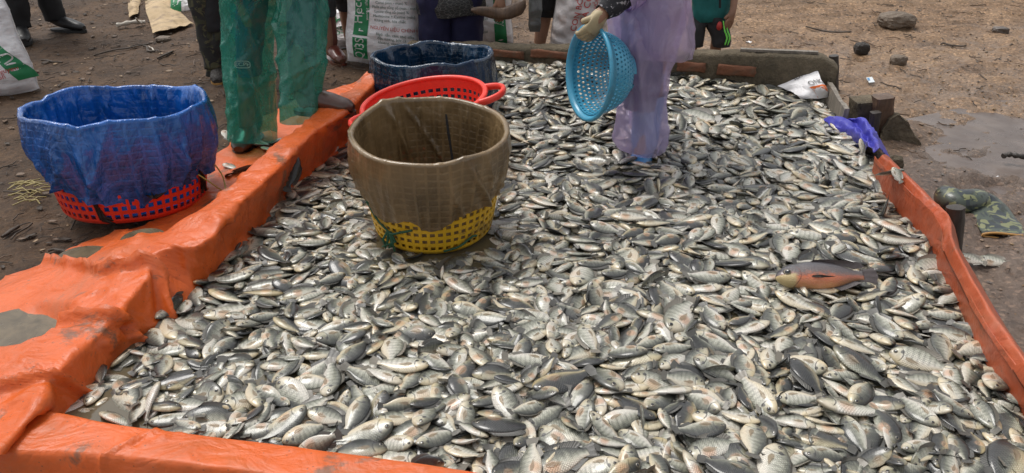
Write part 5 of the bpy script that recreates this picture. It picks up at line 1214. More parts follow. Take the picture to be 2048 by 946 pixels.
    VV, LL, SS, TT, MM, UU, TO = [np.concatenate(z) for z in (VV, LL, SS, TT, MM, UU, TO)]
    me = bpy.data.meshes.new('fish_heap'); me.vertices.add(len(VV)); me.vertices.foreach_set('co', VV.astype(np.float32).ravel())
    me.loops.add(len(LL)); me.loops.foreach_set('vertex_index', LL.astype(np.int32)); me.polygons.add(len(SS)); me.polygons.foreach_set('loop_start', SS.astype(np.int32))
    me.polygons.foreach_set('loop_total', TT.astype(np.int32)); me.polygons.foreach_set('material_index', MM.astype(np.int32)); me.polygons.foreach_set('use_smooth', np.ones(len(SS), bool))
    ul = me.uv_layers.new(name='UVMap'); ul.data.foreach_set('uv', UU.astype(np.float32).ravel())
    at_ = me.attributes.new('tone', 'FLOAT', 'POINT'); at_.data.foreach_set('value', TO.astype(np.float32))
    for m in order: me.materials.append(M[m])
    me.update(calc_edges=True); me.validate()
    o = link(bpy.data.objects.new('fish_heap', me)); tag(o, 'mass of silver and grey tilapia filling the rest of the pen', 'fish', None, 'stuff')
build_fish()

# ---- the one big orange-bellied fish lying on the heap
M['pacu_fin'] = simple('grey_violet_fin', (.075, .06, .06), .35, .4, 30, .3, coat=.3)
def build_pacu():
    g = fish_geo(1.0, .05, True)
    r = thing('orange_bellied_fish', PACU_LOC, 'large dark-backed fish with an orange belly lying on the heap, head to the left', 'fish')
    r.rotation_mode = 'QUATERNION'; r.rotation_quaternion = PACU_Q; r.scale = (.325, .325 * 1.45, .325 * .82)
    for part, (vs, fs, uv, m) in g.items():
        vs = [(x, y * (1.1 if x > .3 else 1), z * (1.0 if x < .33 else 1.12) + (.0 if x < .3 else -.012)) for x, y, z in vs]
        if part.startswith('pect'): vs = [(x - .05, y, z * .55 - .03) for x, y, z in vs]
        if part == 'dorsal_fin': vs = [(x - .05, y, .11 + (z - .11) * .72) for x, y, z in vs]
        mesh_obj(part.strip('|'), vs, fs, {'skin': M['pacu'], 'fin': M['pacu_fin'], 'pect': M['dark_clod'], 'eye': M['eye']}[m], r, uvs=uv)
PACU_LOC = (1.015, 2.05, .140)
PACU_Q = Quaternion((0, 0, 1), math.pi) @ Quaternion((1, 0, 0), math.pi / 2 - .62)
build_pacu()
def lay_fish(px, py, z, yaw, size, tone, label, roll=0.0, pitch=0.0, k=1, side=1, b=0):
    p = at(px, py, z)
    q = Quaternion((0, 0, 1), yaw) @ Quaternion((0, 1, 0), pitch) @ Quaternion((1, 0, 0), side * math.pi / 2 + roll)
    place_fish(p, q, size, b, k, tone, label, None)
lay_fish(452, 270, .035, 1.9, .13, .18, 'pale little tilapia lying on the soil behind the brown boot', .5)
lay_fish(518, 286, .05, 2.8, .17, .30, 'tilapia lying on the tarpaulin right beside the brown boot, tail to the right', .2)
lay_fish(546, 284, .05, .9, .12, .35, 'small tilapia at the right end of the trio beside the brown boot', -.2)
lay_fish(540, 299, .05, 2.6, .12, .25, 'small tilapia nearest the orange ridge in the trio by the brown boot', .3)
lay_fish(464, 334, .03, 2.5, .13, .22, 'small pale tilapia on the tarpaulin between blue basket and boot, upper of two', .2)
lay_fish(484, 341, .045, .75, .16, .30, 'pale-bellied tilapia on the tarpaulin between blue basket and boot, lower of two', -.7)
lay_fish(581, 345, .19, 1.3, .16, .97, 'dark tilapia propped upright against the left orange bank', .3, -.9)
lay_fish(1775, 346, .262, .05, .13, .15, 'slim pale tilapia draped across the right orange edge, tail outward', -.6, -.15)
lay_fish(1794, 350, .275, 1.9, .07, .08, 'little white fish standing up on the right orange edge', -.7, -.6)
lay_fish(1723, 294, .27, 1.5, .075, .15, 'little pale fish on end beside the bright blue tarpaulin', .5, -.8)
lay_fish(1943, 519, .025, 2.5, .10, .06, 'pale fish on the mud outside the right edge, left of two', -.5)
lay_fish(1988, 523, .02, 2.9, .12, .05, 'pale fish on the mud outside the right edge, right of two', -.5, k=0)

# ------------------------------------------------------------------ baskets
def lattice(mb, rings, hw, hh, m=0, round_=False, stagger=False):
    """rings: list of closed rings; every cell between two rings gets a hole of hw x hh (fractions)"""
    R = [[Vector(p) for p in r] for r in rings]; n = len(R[0])
    if round_: hole = [(math.cos(a), math.sin(a)) for a in [math.radians(225 + 45 * k) for k in range(8)]]; hole = [(x * hw, y * hh) for x, y in hole]
    else: hole = [(-hw, -hh), (0, -hh), (hw, -hh), (hw, 0), (hw, hh), (0, hh), (-hw, hh), (-hw, 0)]
    outer = [(-1, -1), (0, -1), (1, -1), (1, 0), (1, 1), (0, 1), (-1, 1), (-1, 0)]
    for i in range(len(R) - 1):
        sh = .5 if stagger and i % 2 else 0
        for j in range(n):
            def P(u, v):
                def on(r, t):
                    a = int(math.floor(t)); f = t - a; return r[a % n].lerp(r[(a + 1) % n], f)
                t = j + sh + (u + 1) / 2
                return on(R[i], t).lerp(on(R[i + 1], t), (v + 1) / 2)
            mb.add([P(*o) for o in outer] + [P(*h) for h in hole], [(k, (k + 1) % 8, 8 + (k + 1) % 8, 8 + k) for k in range(8)], m)
def ring_at(r, z, n, rx=1.0, ry=1.0):
    return [(r * rx * math.cos(2 * math.pi * k / n), r * ry * math.sin(2 * math.pi * k / n), z) for k in range(n)]
def weld(o, t, bev=0.0):
    w = o.modifiers.new('w', 'WELD'); w.merge_threshold = .0006
    return solidify(o, t, 0, bev)
def lattice_basket(parent, mat, r0, r1, h, ncol, nrow, ry=1.0, thick=.004, hw=.62, hh=.56, band=.028, rim_t=.0075):
    prof = lambda z: r0 + (r1 - r0) * np.power(np.maximum(z, 0) / h, .85)
    mb = MB(); zs = [.012 + (h - band - .012) * k / nrow for k in range(nrow + 1)]
    lattice(mb, [ring_at(prof(z), z, ncol, 1, ry) for z in zs], hw, hh)
    # solid foot band and a slotted bottom
    mb.grid([ring_at(prof(0) - .006, 0, ncol, 1, ry), ring_at(prof(.012), .012, ncol, 1, ry)], wrap=True)
    lattice(mb, [ring_at(r0 * f, .002, ncol, 1, ry) for f in (1.0 - .006 / r0, .8, .6, .42, .26, .12)], .6, .5)
    # solid band under the rim
    mb.grid([ring_at(prof(h - band), h - band, ncol, 1, ry), ring_at(r1, h, ncol, 1, ry)], wrap=True)
    weld(mb.build('basket_wall', mat, parent, smooth=False), thick)
    mb = MB(); N = 96; rr = []
    for k in range(N):
        a = 2 * math.pi * k / N; row = []
        for q in range(8):
            b = 2 * math.pi * q / 8; row.append(((r1 + rim_t * .9 * math.cos(b)) * math.cos(a), (r1 + rim_t * .9 * math.cos(b)) * math.sin(a) * ry, h + rim_t * .75 * math.sin(b)))
        rr.append(row)
    rr.append(rr[0]); mb.grid(rr, wrap=True); mb.build('rim', mat, parent)
    return prof
def liner(parent, mat, prof, r1, h, hem, seed, ry=1.0, sag=.012, amp=.010, rim_fn=None, bulge=.012, folds=()):
    """sheet from the basket floor up the inside, over the rim and down the outside to hem(angle)"""
    N = 250; rows = []; uv = []; A = np.linspace(0, 2 * math.pi, N + 1); c, s = np.cos(A), np.sin(A)
    hm = np.array([hem(t) for t in A]); rz = np.abs(np.array([rim_fn(t) for t in A])) if rim_fn else 0 * A
    path = [('in', 0.02, .03), ('in', .02, .5), ('in', .02, .93)] + [('in', z, 1) for z in np.linspace(.03, h - .008, 26)] + [('top', k, 0) for k in range(3)] + [('out', t, 1) for t in np.linspace(.02, 1, 30)]
    for kind, a, b in path:
        zz = a if kind == 'in' else h
        big = fbm(c * 2.2 + seed, s * 2.2, zz * 3 + (a * .8 if kind == 'out' else 0), oct=3, seed=seed)
        t_ = a if kind == 'out' else (1 - a / h if kind == 'in' else 0)
        fold = np.maximum(0, ridged(c * 5 + seed * 3.1, s * 5, .5 * t_, seed + 3)) ** 3 + .3 * np.maximum(0, ridged(c * 9 + seed, s * 9 + 2 * t_, 4.0 * t_, seed + 6) - .6) / .4
        ex = 0 * A
        for th0, slope, wd, ht in folds:
            d = np.abs((A - th0 - slope * t_ + math.pi) % (2 * math.pi) - math.pi); ex = ex + ht * np.maximum(0, 1 - d / wd) ** 1.4
        if kind == 'in':
            r = (prof(a) - .005) * b - np.abs(amp * (.6 * big + 1.3 * fold) + ex * .9) * (min(1, (h - a) / .05) if b == 1 else .3); z = a + .004 * big
            if b == 1: z = z + rz * (a / h) ** 2; r = r - .004 * max(0, a / h - .85) / .15
            vv = a / h
        elif kind == 'top':
            r = r1 + (-.0095, 0, .0105)[int(a)] + amp * .15 * big + ex * .2; z = h + (.004, .0085, .004)[int(a)] + rz + ex * .25; vv = 1.0
        else:
            z0 = h - a * (h - hm); r = prof(np.clip(z0, 0, h)) + bulge * math.sin(min(1, a * 1.1) * math.pi) + .009 + amp * (1.3 * big + 1.6 * fold) * min(1, .1 + a * 1.5) + ex * min(1, .25 + a * 1.2); z = z0 + rz * (1 - a); vv = z0 / h
        z = z + 0 * A; vv = vv + 0 * A
        rows.append([tuple(p) for p in np.stack([r * c, r * s * ry, z], 1)]); uv.append([tuple(p) for p in np.stack([A / (2 * math.pi), vv], 1)])
    mb = MB(); mb.grid(rows, 0, uv)
    return mb.build('liner', mat, parent)
def cord(parent, name, pts, r, m):
    mb = MB(); mb.tube([tuple(p) for p in interp(pts, 8 * len(pts))], r, 6); return mb.build(name, m, parent)
# blue-lined red basket
b = thing('lined_basket', (-1.60, 2.86, .02), 'red slatted basket under a loose bright blue sheet, standing on the left orange tarpaulin', 'basket')
b.rotation_euler = (math.radians(-2), math.radians(2), .35)
H1 = .41
pf = lattice_basket(b, M['red_plastic'], .275, .332, H1, 56, 10, .86)
liner(b, M['blue_liner'], pf, .332, H1, lambda t: .125 + .03 * math.sin(t * 2 + 1.2) + .02 * math.sin(5 * t) + .012 * math.sin(11 * t + 1), 5, .86, amp=.018, rim_fn=lambda t: .014 * math.sin(2 * t + .6) + .010 * math.sin(5 * t), bulge=.024, folds=((4.3, .25, .09, .022), (4.72, -.4, .07, .028), (5.2, .35, .08, .03), (5.75, -.1, .06, .024), (3.6, .3, .11, .028), (3.1, -.2, .08, .02), (1.2, .1, .07, .022), (1.75, .3, .05, .018), (.5, -.2, .08, .022), (2.5, .2, .07, .02)))
cord(b, 'tie_cord', [(.27, -.20, .16), (.31, -.20, .12), (.345, -.17, .07), (.36, -.13, .05), (.355, -.06, .09), (.33, -.04, .14)], .0028, M['cord_yellow'])
def weed(parent, pts, seed):
    mb = MB(); r = random.Random(seed)
    for k in range(5):
        q = [Vector(p) + Vector((r.uniform(-.012, .012), r.uniform(-.012, .012), r.uniform(-.012, .012))) for p in pts]
        mb.tube(q, [.006 * r.uniform(.4, 1.2) for _ in q], 5)
    mb.build('weed_scrap', M['net_black'], parent)
def on_wall(pf, th, z, ry=.86, out=.008): return ((pf(z) + out) * math.cos(th), (pf(z) + out) * math.sin(th) * ry, z)
weed(b, [on_wall(pf, -1.95, .10), on_wall(pf, -1.98, .07), on_wall(pf, -1.92, .03), on_wall(pf, -1.82, .01)], 3)
weed(b, [on_wall(pf, -1.30, .12), on_wall(pf, -1.22, .10), on_wall(pf, -1.12, .12), on_wall(pf, -1.02, .14)], 4)
weed(b, [on_wall(pf, -.50, .14), on_wall(pf, -.42, .10), on_wall(pf, -.40, .05)], 5)
# brown-lined yellow basket on the fish
b = thing('lined_basket', (-.293, 2.475, .118), 'yellow slatted basket lined with a muddy brown sheet, standing on the fish', 'basket')
b.rotation_euler = (math.radians(4.5), math.radians(1.5), -.1)
H2 = .375
pf = lattice_basket(b, M['yellow_plastic'], .215, .268, H2, 52, 11, 1.0)
liner(b, M['brown_liner'], pf, .268, H2, lambda t: .165 + .022 * math.sin(2 * t + 2.4) + .014 * math.sin(7 * t + .5) + .02 * math.exp(-((t - 3.7) / .3) ** 2) - .045 * math.exp(-((t - 4.85) / .22) ** 2) - .02 * math.exp(-((t - 5.6) / .3) ** 2), 14, 1.0, amp=.009, rim_fn=lambda t: .004 * math.sin(3 * t) ** 2 + .016 * math.exp(-((t - 2.35) / .3) ** 2) + .012 * math.exp(-((t - 5.35) / .25) ** 2), bulge=.010, folds=((5.02, .3, .06, .016), (5.32, .4, .08, .024), (5.62, .2, .05, .015), (4.35, -.12, .07, .009), (2.45, -.55, .09, .024), (2.2, -1.0, .06, .018), (1.62, .05, .045, .014), (.9, .15, .05, .012), (3.35, .15, .07, .011), (5.95, .1, .05, .012)))
cord(b, 'tie_cord', [(*on_wall(pf, 3.75, .17, 1, .012),), (*on_wall(pf, 4.0, .115, 1, .012),), (*on_wall(pf, 4.2, .085, 1, .012),), (*on_wall(pf, 4.28, .08, 1, .016),), (*on_wall(pf, 4.45, .10, 1, .014),), (*on_wall(pf, 4.62, .118, 1, .014),)], .0042, M['cord_green'])
mb = MB()
for k in range(7):
    r = random.Random(k); p0 = Vector(on_wall(pf, 4.22 + r.uniform(-.04, .04), .085, 1, .012)); mb.tube([p0, p0 + Vector((r.uniform(-.02, .02), -.012, -.03)), p0 + Vector((r.uniform(-.035, .03), -.012, -.055 - r.uniform(0, .02)))], [.004, .005, .003], 5)
mb.build('knot', M['cord_green'], b)
cord(b, 'tie_cord', [(*on_wall(pf, 5.05, .02, 1, .012),), (*on_wall(pf, 5.3, .03, 1, .012),), (*on_wall(pf, 5.5, .055, 1, .012),), (*on_wall(pf, 5.6, .05, 1, .012),)], .004, M['cord_green'])
# cord hanging down the inside of the brown sheet
cord(b, 'drawstring', [(.0, .285, .39), (.01, .262, .33), (.02, .246, .25), (.035, .232, .15), (.05, .19, .04)], .006, M['dark_cloth'])
# dark-blue-lined basket
b = thing('lined_basket', (-.395, 3.69, .085), 'tall basket wholly wrapped in a dark navy plastic sheet, behind the red basket', 'basket')
b.rotation_euler = (math.radians(-3), 0, .2)
H3 = .325
pf = lattice_basket(b, M['dark_plastic'], .255, .298, H3, 40, 8, .9)
liner(b, M['navy_liner'], pf, .298, H3, lambda t: .01 + .01 * math.sin(3 * t), 23, .9, amp=.016, rim_fn=lambda t: .010 * math.sin(3 * t + .4) + .006 * math.sin(7 * t), bulge=.016, folds=((4.2, .15, .07, .014), (4.8, -.1, .05, .016), (5.3, .2, .07, .018), (5.8, 0, .05, .015), (1.1, .1, .06, .016), (1.7, -.1, .05, .016), (2.3, .1, .06, .016), (3.5, .1, .07, .014)))
# bright red basket with loop handles
b = thing('handled_basket', (-.335, 3.05, .125), 'bright red slatted basket with loop handles, tilted between brown and navy baskets', 'basket')
b.rotation_euler = (math.radians(3), math.radians(-8), .15)
H4 = .285
pf = lattice_basket(b, M['bright_red'], .20, .262, H4, 46, 8, .92, band=.04, rim_t=.014)
for s, nm in ((math.pi + .55, 'handle'), (-.25, 'handle')):
    pts = []
    for q in np.linspace(-1, 1, 9):
        a = s + q * .34; rr = .268 + .075 * (1 - abs(q) ** 2.4); pts.append((rr * math.cos(a), rr * math.sin(a) * .92, H4 - .004 + .012 * (1 - q * q)))
    mb = MB(); mb.tube(interp(pts, 36), [(.011, .016)] * 36, 8); mb.build(nm, M['bright_red'], b)

# ------------------------------------------------------------------ bodies, clothes, boots
def skin_body(name, joints, edges, mat, parent, root=0, sub=2):
    me = bpy.data.meshes.new(name); me.from_pydata([tuple(j[0]) for j in joints], edges, [])
    me.materials.append(mat); o = link(bpy.data.objects.new(name, me), parent)
    m = o.modifiers.new('skin', 'SKIN'); m.use_smooth_shade = True
    for k, v in enumerate(me.skin_vertices[0].data):
        r = joints[k][1]; v.radius = r if isinstance(r, tuple) else (r, r); v.use_root = (k == root)
    s = o.modifiers.new('sub', 'SUBSURF'); s.levels = sub; s.render_levels = sub
    return bake(o)
def hand_chain(joints, edges, wrist, reach, inward, L, curl, base_r):
    """palm, four unequal bent fingers and a thumb grown from a wrist joint"""
    d = Vector(reach).normalized(); t = Vector(inward); t = (t - d * t.dot(d)).normalized(); nrm = d.cross(t).normalized() * (1 if curl >= 0 else -1); curl = abs(curl)
    w = Vector(joints[wrist][0]); joints.append((w + d * L * .28, (base_r * 1.25, base_r * .75))); pm = len(joints) - 1; edges.append((wrist, pm))
    for k, (off, ln) in enumerate(((.9, .86), (.32, 1.0), (-.28, .94), (-.85, .74))):
        kb = w + d * L * .52 + t * (off * L * .18); joints.append((kb, base_r * .52)); a = len(joints) - 1; edges.append((pm, a)); p = kb; ang = 0
        for s_, fr in enumerate((.21, .15, .11)):
            ang += curl * (.55 + .25 * s_); dd = d * math.cos(ang) + nrm * math.sin(ang); p = p + dd * L * fr * ln
            joints.append((p, base_r * (.42 - .06 * s_))); edges.append((a, len(joints) - 1)); a = len(joints) - 1
    p = w + d * L * .20 + t * L * .17; joints.append((p, base_r * .55)); edges.append((pm, len(joints) - 1)); a = len(joints) - 1
    for fr, tt in ((.17, .55), (.14, .25)):
        p = p + (d * .85 + t * tt + nrm * curl * .5).normalized() * L * fr; joints.append((p, base_r * .44)); edges.append((a, len(joints) - 1)); a = len(joints) - 1
def cloth(name, keys, mat, parent, rows=48, n=56, amp=.012, seed=1, yaw=0.0, fold=9, hemwave=0.0, freq=1.0, flare=None, thick=.0022, cap=False, power=1.0, drape=False):
    """keys: (x, y, z, rx, ry) from bottom to top; an elliptical sleeve of cloth with folds"""
    D = interp(keys, rows); cy, sy = math.cos(yaw), math.sin(yaw); P = []
    for i, (x, y, z, rx, ry) in enumerate(D):
        row = []
        for k in range(n):
            a = 2 * math.pi * k / n; c, s = math.cos(a), math.sin(a)
            if power != 1.0: c, s = math.copysign(abs(c) ** power, c), math.copysign(abs(s) ** power, s)
            row.append((x + rx * c * cy - ry * s * sy, y + rx * c * sy + ry * s * cy, z, c * cy - s * sy, c * sy + s * cy))
        P.append(row)
    P = np.array(P); X, Y, Z = P[..., 0], P[..., 1], P[..., 2]; f = freq
    d = amp * (1.3 * fbm(X * 6 * f, Y * 6 * f, Z * 3.2 * f, seed=seed, oct=3) + .8 * (ridged(X * 9 * f + Z * 3 * f, Y * 9 * f, Z * 8 * f, seed + 4) - .4) + .45 * (ridged(X * 20 * f, Y * 20 * f - Z * 9 * f, Z * 13 * f, seed + 8) - .4))
    if drape: d = amp * (.9 * fbm(X * 10, Y * 10, Z * 1.3, seed=seed, oct=2) + .9 * (ridged(X * 13 + Z * 2.2, Y * 13, Z * 1.6, seed + 4) - .4) + .8 * np.maximum(0, ridged(X * 7 - Z * 6, Y * 7, Z * 7, seed + 8) - .55) + .35 * (ridged(X * 26, Y * 26 - Z * 5, Z * 9, seed + 11) - .4))
    if hemwave: Z = Z + hemwave * (fbm(X * 7, Y * 7, seed=seed + 2, oct=3)) * np.linspace(1, 0, rows)[:, None] ** 2
    V = np.stack([X + P[..., 3] * d, Y + P[..., 4] * d, Z + .25 * d], -1)
    mb = MB(); mb.grid(V.tolist(), wrap=True)
    if cap: mb.add([tuple(v) for v in V[-1]], [tuple(range(n))]); 
    o = mb.build(name, mat, parent)
    return solidify(o, thick, -1) if thick else o
def pk(xl, xr, y, Y, ratio=.9, ry=None):
    c = aty((xl + xr) / 2, y, Y); d = pix(c)[2]; rx = (xr - xl) / 2 * d / F_PX
    return (c.x, c.y, c.z, rx, ry if ry else rx * ratio)
def boot(parent, ankle, yaw, mat, sole_mat, L=.26, w=.047, shaft=.28, sr=.055, lean=(0, 0), name='boot', tall=.07):
    """rubber boot or shoe: one lofted skin from shaft to toe, plus a sole; ankle = ground point under the heel"""
    s = L / .26; hx = lambda v: v * s
    keys = [(lean[0] - .005, lean[1], shaft, sr, sr), (lean[0] * .6 - .005, lean[1] * .6, shaft * .66, sr * .96, sr * .92), (0, 0, .13, sr * .86, sr * .86), (.004, 0, .095, .054 * s, w * .92), (.022, 0, tall, .058, w * .95), (.06, 0, tall * .83, .050, w * .96), (.105, 0, tall * .72, .042, w * 1.0), (.15, 0, tall * .60, .034, w * .98), (.185, 0, tall * .52, .027, w * .82), (.207, 0, tall * .42, .016, w * .45)]
    D = interp(keys, 40); mb = MB(); rings = []; n = 20
    tilt = np.interp(np.arange(40), [0, 12, 20, 30, 39], [0, 0, .75, 1.45, 1.57])
    for (x, y, z, ra, rb), t in zip(D, tilt):
        ax = Vector((math.cos(t), 0, math.sin(t))) * ra; ay = Vector((0, 1, 0)) * rb
        ring = [];
        for k in range(n):
            a = 2 * math.pi * k / n; p = Vector((hx(x), y, z)) + ax * math.cos(a) + ay * math.sin(a); p.z = max(p.z, .012); ring.append(p)
        rings.append(ring)
    mb.grid(rings, wrap=True); mb.add(rings[-1], [tuple(range(n))])
    o = mb.build(name, mat, parent); o.location = ankle; o.rotation_euler = (0, 0, yaw)
    outline = []
    for k in range(28):
        a = 2 * math.pi * k / 28; x = .078 + .138 * math.cos(a); ww = w * (1.06 if x > .1 else .9) * math.sqrt(max(0, 1 - abs(math.cos(a)) ** 3)); outline.append((hx(x), ww * (1 if math.sin(a) >= 0 else -1)))
    mb = MB(); N = len(outline)
    mb.grid([[(x, y, 0) for x, y in outline], [(x * 1.0, y, .02) for x, y in outline]], wrap=True)
    mb.add([(x, y, .02) for x, y in outline], [tuple(range(N))]); mb.add([(x, y, 0) for x, y in outline], [tuple(range(N))[::-1]])
    mb.build('sole', sole_mat, o, smooth=False)
    return o
def person(label, footL, footR, facing, height, hip=None, loc_z=0.0, group=None, armL=None, armR=None, body_mat=None, lean=(0, 0), hands=('', ''), bare=False, legs=None):
    """a full standing figure; facing = yaw of the chest (0 = +X).  returns the thing and its joint places"""
    h = height; f = Vector((math.cos(facing), math.sin(facing), 0)); l = Vector((-f.y, f.x, 0))
    fl, fr = Vector(footL), Vector(footR); gz = min(fl.z, fr.z)
    hp = Vector(hip) if hip else (fl + fr) / 2; hp = Vector((hp.x, hp.y, gz + .50 * h)) if not hip or len(hip) < 3 else Vector(hip)
    t = thing('person', (hp.x, hp.y, gz), label, 'person', group); o = Vector((hp.x, hp.y, gz))
    lean_v = Vector((lean[0], lean[1], 0))
    J = {}; L = lambda v: Vector(v) - o
    J['pelvis'] = (L(hp), .066 * h); J['belly'] = (L(hp + Vector((0, 0, .10 * h)) + lean_v * .3), .066 * h); J['chest'] = (L(hp + Vector((0, 0, .225 * h)) + lean_v * .75), (.09 * h, .068 * h)); J['neck'] = (L(hp + Vector((0, 0, .325 * h)) + lean_v), .034 * h)
    J['chin'] = (L(hp + Vector((0, 0, .375 * h)) + lean_v * 1.1 + f * .012 * h), .045 * h); J['head'] = (L(hp + Vector((0, 0, .435 * h)) + lean_v * 1.15), .056 * h)
    for sd, ft, nm in ((1, fl, 'L'), (-1, fr, 'R')):
        hj = hp + l * sd * .052 * h - Vector((0, 0, .02 * h)); ank = ft + Vector((0, 0, .045 * h)); kn = hj.lerp(ank, .5) + f * .015 * h
        if legs: hj, kn = Vector(legs[nm][0]), Vector(legs[nm][1])
        J['hip' + nm] = (L(hj), .046 * h); J['knee' + nm] = (L(kn), .034 * h); J['calf' + nm] = (L(kn.lerp(ank, .35) - f * .008 * h), .033 * h); J['ankle' + nm] = (L(ank), .022 * h)
        J['toe' + nm] = (L(ft + Vector((0, 0, .026 * h)) + f * (.095 if bare else .02) * h), (.018 if bare else .014) * h)
        sh = hp + Vector((0, 0, .295 * h)) + lean_v * .95 + l * sd * .115 * h
        arm = armL if nm == 'L' else armR
        el, wr = (Vector(arm[0]), Vector(arm[1])) if arm else (sh + l * sd * .03 * h - Vector((0, 0, .165 * h)) - f * .01 * h, sh - l * sd * .03 * h - Vector((0, 0, .12 * h)) + f * .13 * h)
        J['shoulder' + nm] = (L(sh), .036 * h); J['elbow' + nm] = (L(el), .026 * h); J['wrist' + nm] = (L(wr), .0185 * h)
    names = list(J); jl = [J[k] for k in names]; ix = {k: i for i, k in enumerate(names)}
    E_ = [(ix[a], ix[b]) for a, b in [('pelvis', 'belly'), ('belly', 'chest'), ('chest', 'neck'), ('neck', 'chin'), ('chin', 'head')]]
    for nm in 'LR':
        E_ += [(ix['pelvis'], ix['hip' + nm]), (ix['hip' + nm], ix['knee' + nm]), (ix['knee' + nm], ix['calf' + nm]), (ix['calf' + nm], ix['ankle' + nm]), (ix['ankle' + nm], ix['toe' + nm]), (ix['chest'], ix['shoulder' + nm]), (ix['shoulder' + nm], ix['elbow' + nm]), (ix['elbow' + nm], ix['wrist' + nm])]
        w, e = J['wrist' + nm][0], J['elbow' + nm][0]; dirn = (w - e)
        hd = hands[0 if nm == 'L' else 1]
        if hd: hand_chain(jl, E_, ix['wrist' + nm], hd[0], hd[1], .108 * h * (hd[3] if len(hd) > 3 else 1), hd[2], .0195 * h * (hd[3] if len(hd) > 3 else 1))
        else: hand_chain(jl, E_, ix['wrist' + nm], dirn, f, .108 * h, .35 if nm == 'R' else -.35, .0195 * h)
    skin_body('body', jl, E_, body_mat or M['skin_tone'], t)
    # hair cap
    mb = MB(); hc = J['head'][0] + Vector((0, 0, .02 * h)) - f * .01 * h; R = []
    for i in range(8):
        p = i / 7 * 1.75; R.append([hc + Vector((math.sin(p) * math.cos(a) * .068 * h, math.sin(p) * math.sin(a) * .068 * h, math.cos(p) * .066 * h)) for a in [2 * math.pi * k / 16 for k in range(16)]])
    mb.grid(R, wrap=True); mb.build('hair', M['hair'], t)
    return t, {k: v[0] for k, v in J.items()}, o
def shirt(t, J, h, mat, hem=None, sleeves=True, w=1.0, sleeve_to=.85, seed=3, hem_keys=None, name='shirt'):
    p, b, c, n = J['pelvis'], J['belly'], J['chest'], J['neck']
    sv = J['shoulderL'] - J['shoulderR']; yaw = math.atan2(sv.y, sv.x)
    low = p + Vector((0, 0, -.03 * h if hem is None else hem))
    keys = hem_keys if hem_keys else [(low.x, low.y, low.z, .118 * h * w, .082 * h * w), (p.x, p.y, p.z + .03 * h, .112 * h * w, .078 * h * w)]
    keys += [(b.x, b.y, b.z, .108 * h * w, .075 * h * w), (c.x, c.y, c.z, .126 * h * w, .082 * h * w), (c.x, c.y, c.z + .055 * h, .13 * h * w, .072 * h), (n.x, n.y, n.z - .01 * h, .06 * h, .05 * h), (n.x, n.y, n.z + .012 * h, .042 * h, .042 * h)]
    cloth(name, keys, mat, t, rows=70, amp=.014 if 'rain' in name or 'plastic' in name else .010, seed=seed, yaw=yaw, hemwave=.02, drape='rain' in name or 'plastic' in name, thick=0 if 'rain' in name or 'plastic' in name else .0022)
    if sleeves:
        for nm in 'LR':
            s, e, w_ = J['shoulder' + nm], J['elbow' + nm], J['wrist' + nm]; end = e.lerp(w_, sleeve_to)
            tube_cloth('sleeve', [s + (e - s) * -.15, s.lerp(e, .5), e, e.lerp(end, .5), end], [.046 * h, .042 * h, .036 * h, .032 * h, .029 * h], mat, t, .006, seed + ord(nm))
def tube_cloth(name, pts, rad, mat, parent, amp=.006, seed=1, n=28, rows=36, thick=.002):
    K = interp([(*p, r) for p, r in zip(pts, rad)], rows); mb = MB(); C_ = [Vector(k[:3]) for k in K]; rings = []; up = None
    for i, c in enumerate(C_):
        tg = (C_[min(i + 1, rows - 1)] - C_[max(0, i - 1)]).normalized()
        if up is None: up = Vector((0, 1, 0)) if abs(tg.z) > .7 else Vector((0, 0, 1))
        a = tg.cross(up).normalized(); b_ = a.cross(tg).normalized(); up = b_
        ring = []
        for k in range(n):
            q = 2 * math.pi * k / n; dr = a * math.cos(q) + b_ * math.sin(q); p = c + dr * K[i][3]
            ring.append((p, dr))
        rings.append(ring)
    P = np.array([[tuple(a) for a, b in r] for r in rings]); D = np.array([[tuple(b) for a, b in r] for r in rings]); X, Y, Z = P[..., 0], P[..., 1], P[..., 2]
    d = amp * (fbm(X * 14, Y * 14, Z * 14, oct=3, seed=seed) * 1.5 + (ridged(X * 20, Y * 20, Z * 26, seed + 3) - .4) * .7)
    mb.grid((P + D * d[..., None]).tolist(), wrap=True); return solidify(mb.build(name, mat, parent), thick, -1)
def leg_cloth(t, J, h, mat, nm, to='ankle', wide=1.0, seed=1, amp=.008, name='trouser_leg', frac=1.0):
    hp, k, a = J['hip' + nm], J['knee' + nm], J['ankle' + nm]; end = k.lerp(a, frac) if to == 'ankle' else hp.lerp(k, frac)
    pts = [end, end.lerp(k, .5), k, k.lerp(hp, .5), hp, hp + Vector((0, 0, .05 * h))] if to == 'ankle' else [end, end.lerp(hp, .5), hp, hp + Vector((0, 0, .05 * h))]
    rad = [.038, .043, .046, .056, .064, .06] if to == 'ankle' else [.055, .06, .064, .06]
    tube_cloth(name, pts, [r * h * wide for r in rad], mat, t, amp, seed)
def rel(keys, o): return [(k[0] - o.x, k[1] - o.y, k[2] - o.z, *k[3:]) for k in keys]
G = lambda x, y: at(x, y, gh(at(x, y, 0).x, at(x, y, 0).y))

# person in black shoes at the far left
fL, fR = G(48, 78), G(118, 62)
t, J, o = person('person at the far left in black trousers and black lace-up shoes, cropped at the shins', fR, fL, -.35, 1.62)
for nm, ft, yw in (('L', fL, -1.0), ('R', fR, -.22)): boot(t, Vector(ft) - o, yw, M['black_shoe'], M['shoe_sole'], .30, .05, .17, .05, name='shoe', tall=.085)
for nm in 'LR': leg_cloth(t, J, 1.62, M['black_cloth'], nm, seed=ord(nm), frac=.94, wide=1.15)
shirt(t, J, 1.62, M['dark_cloth'])

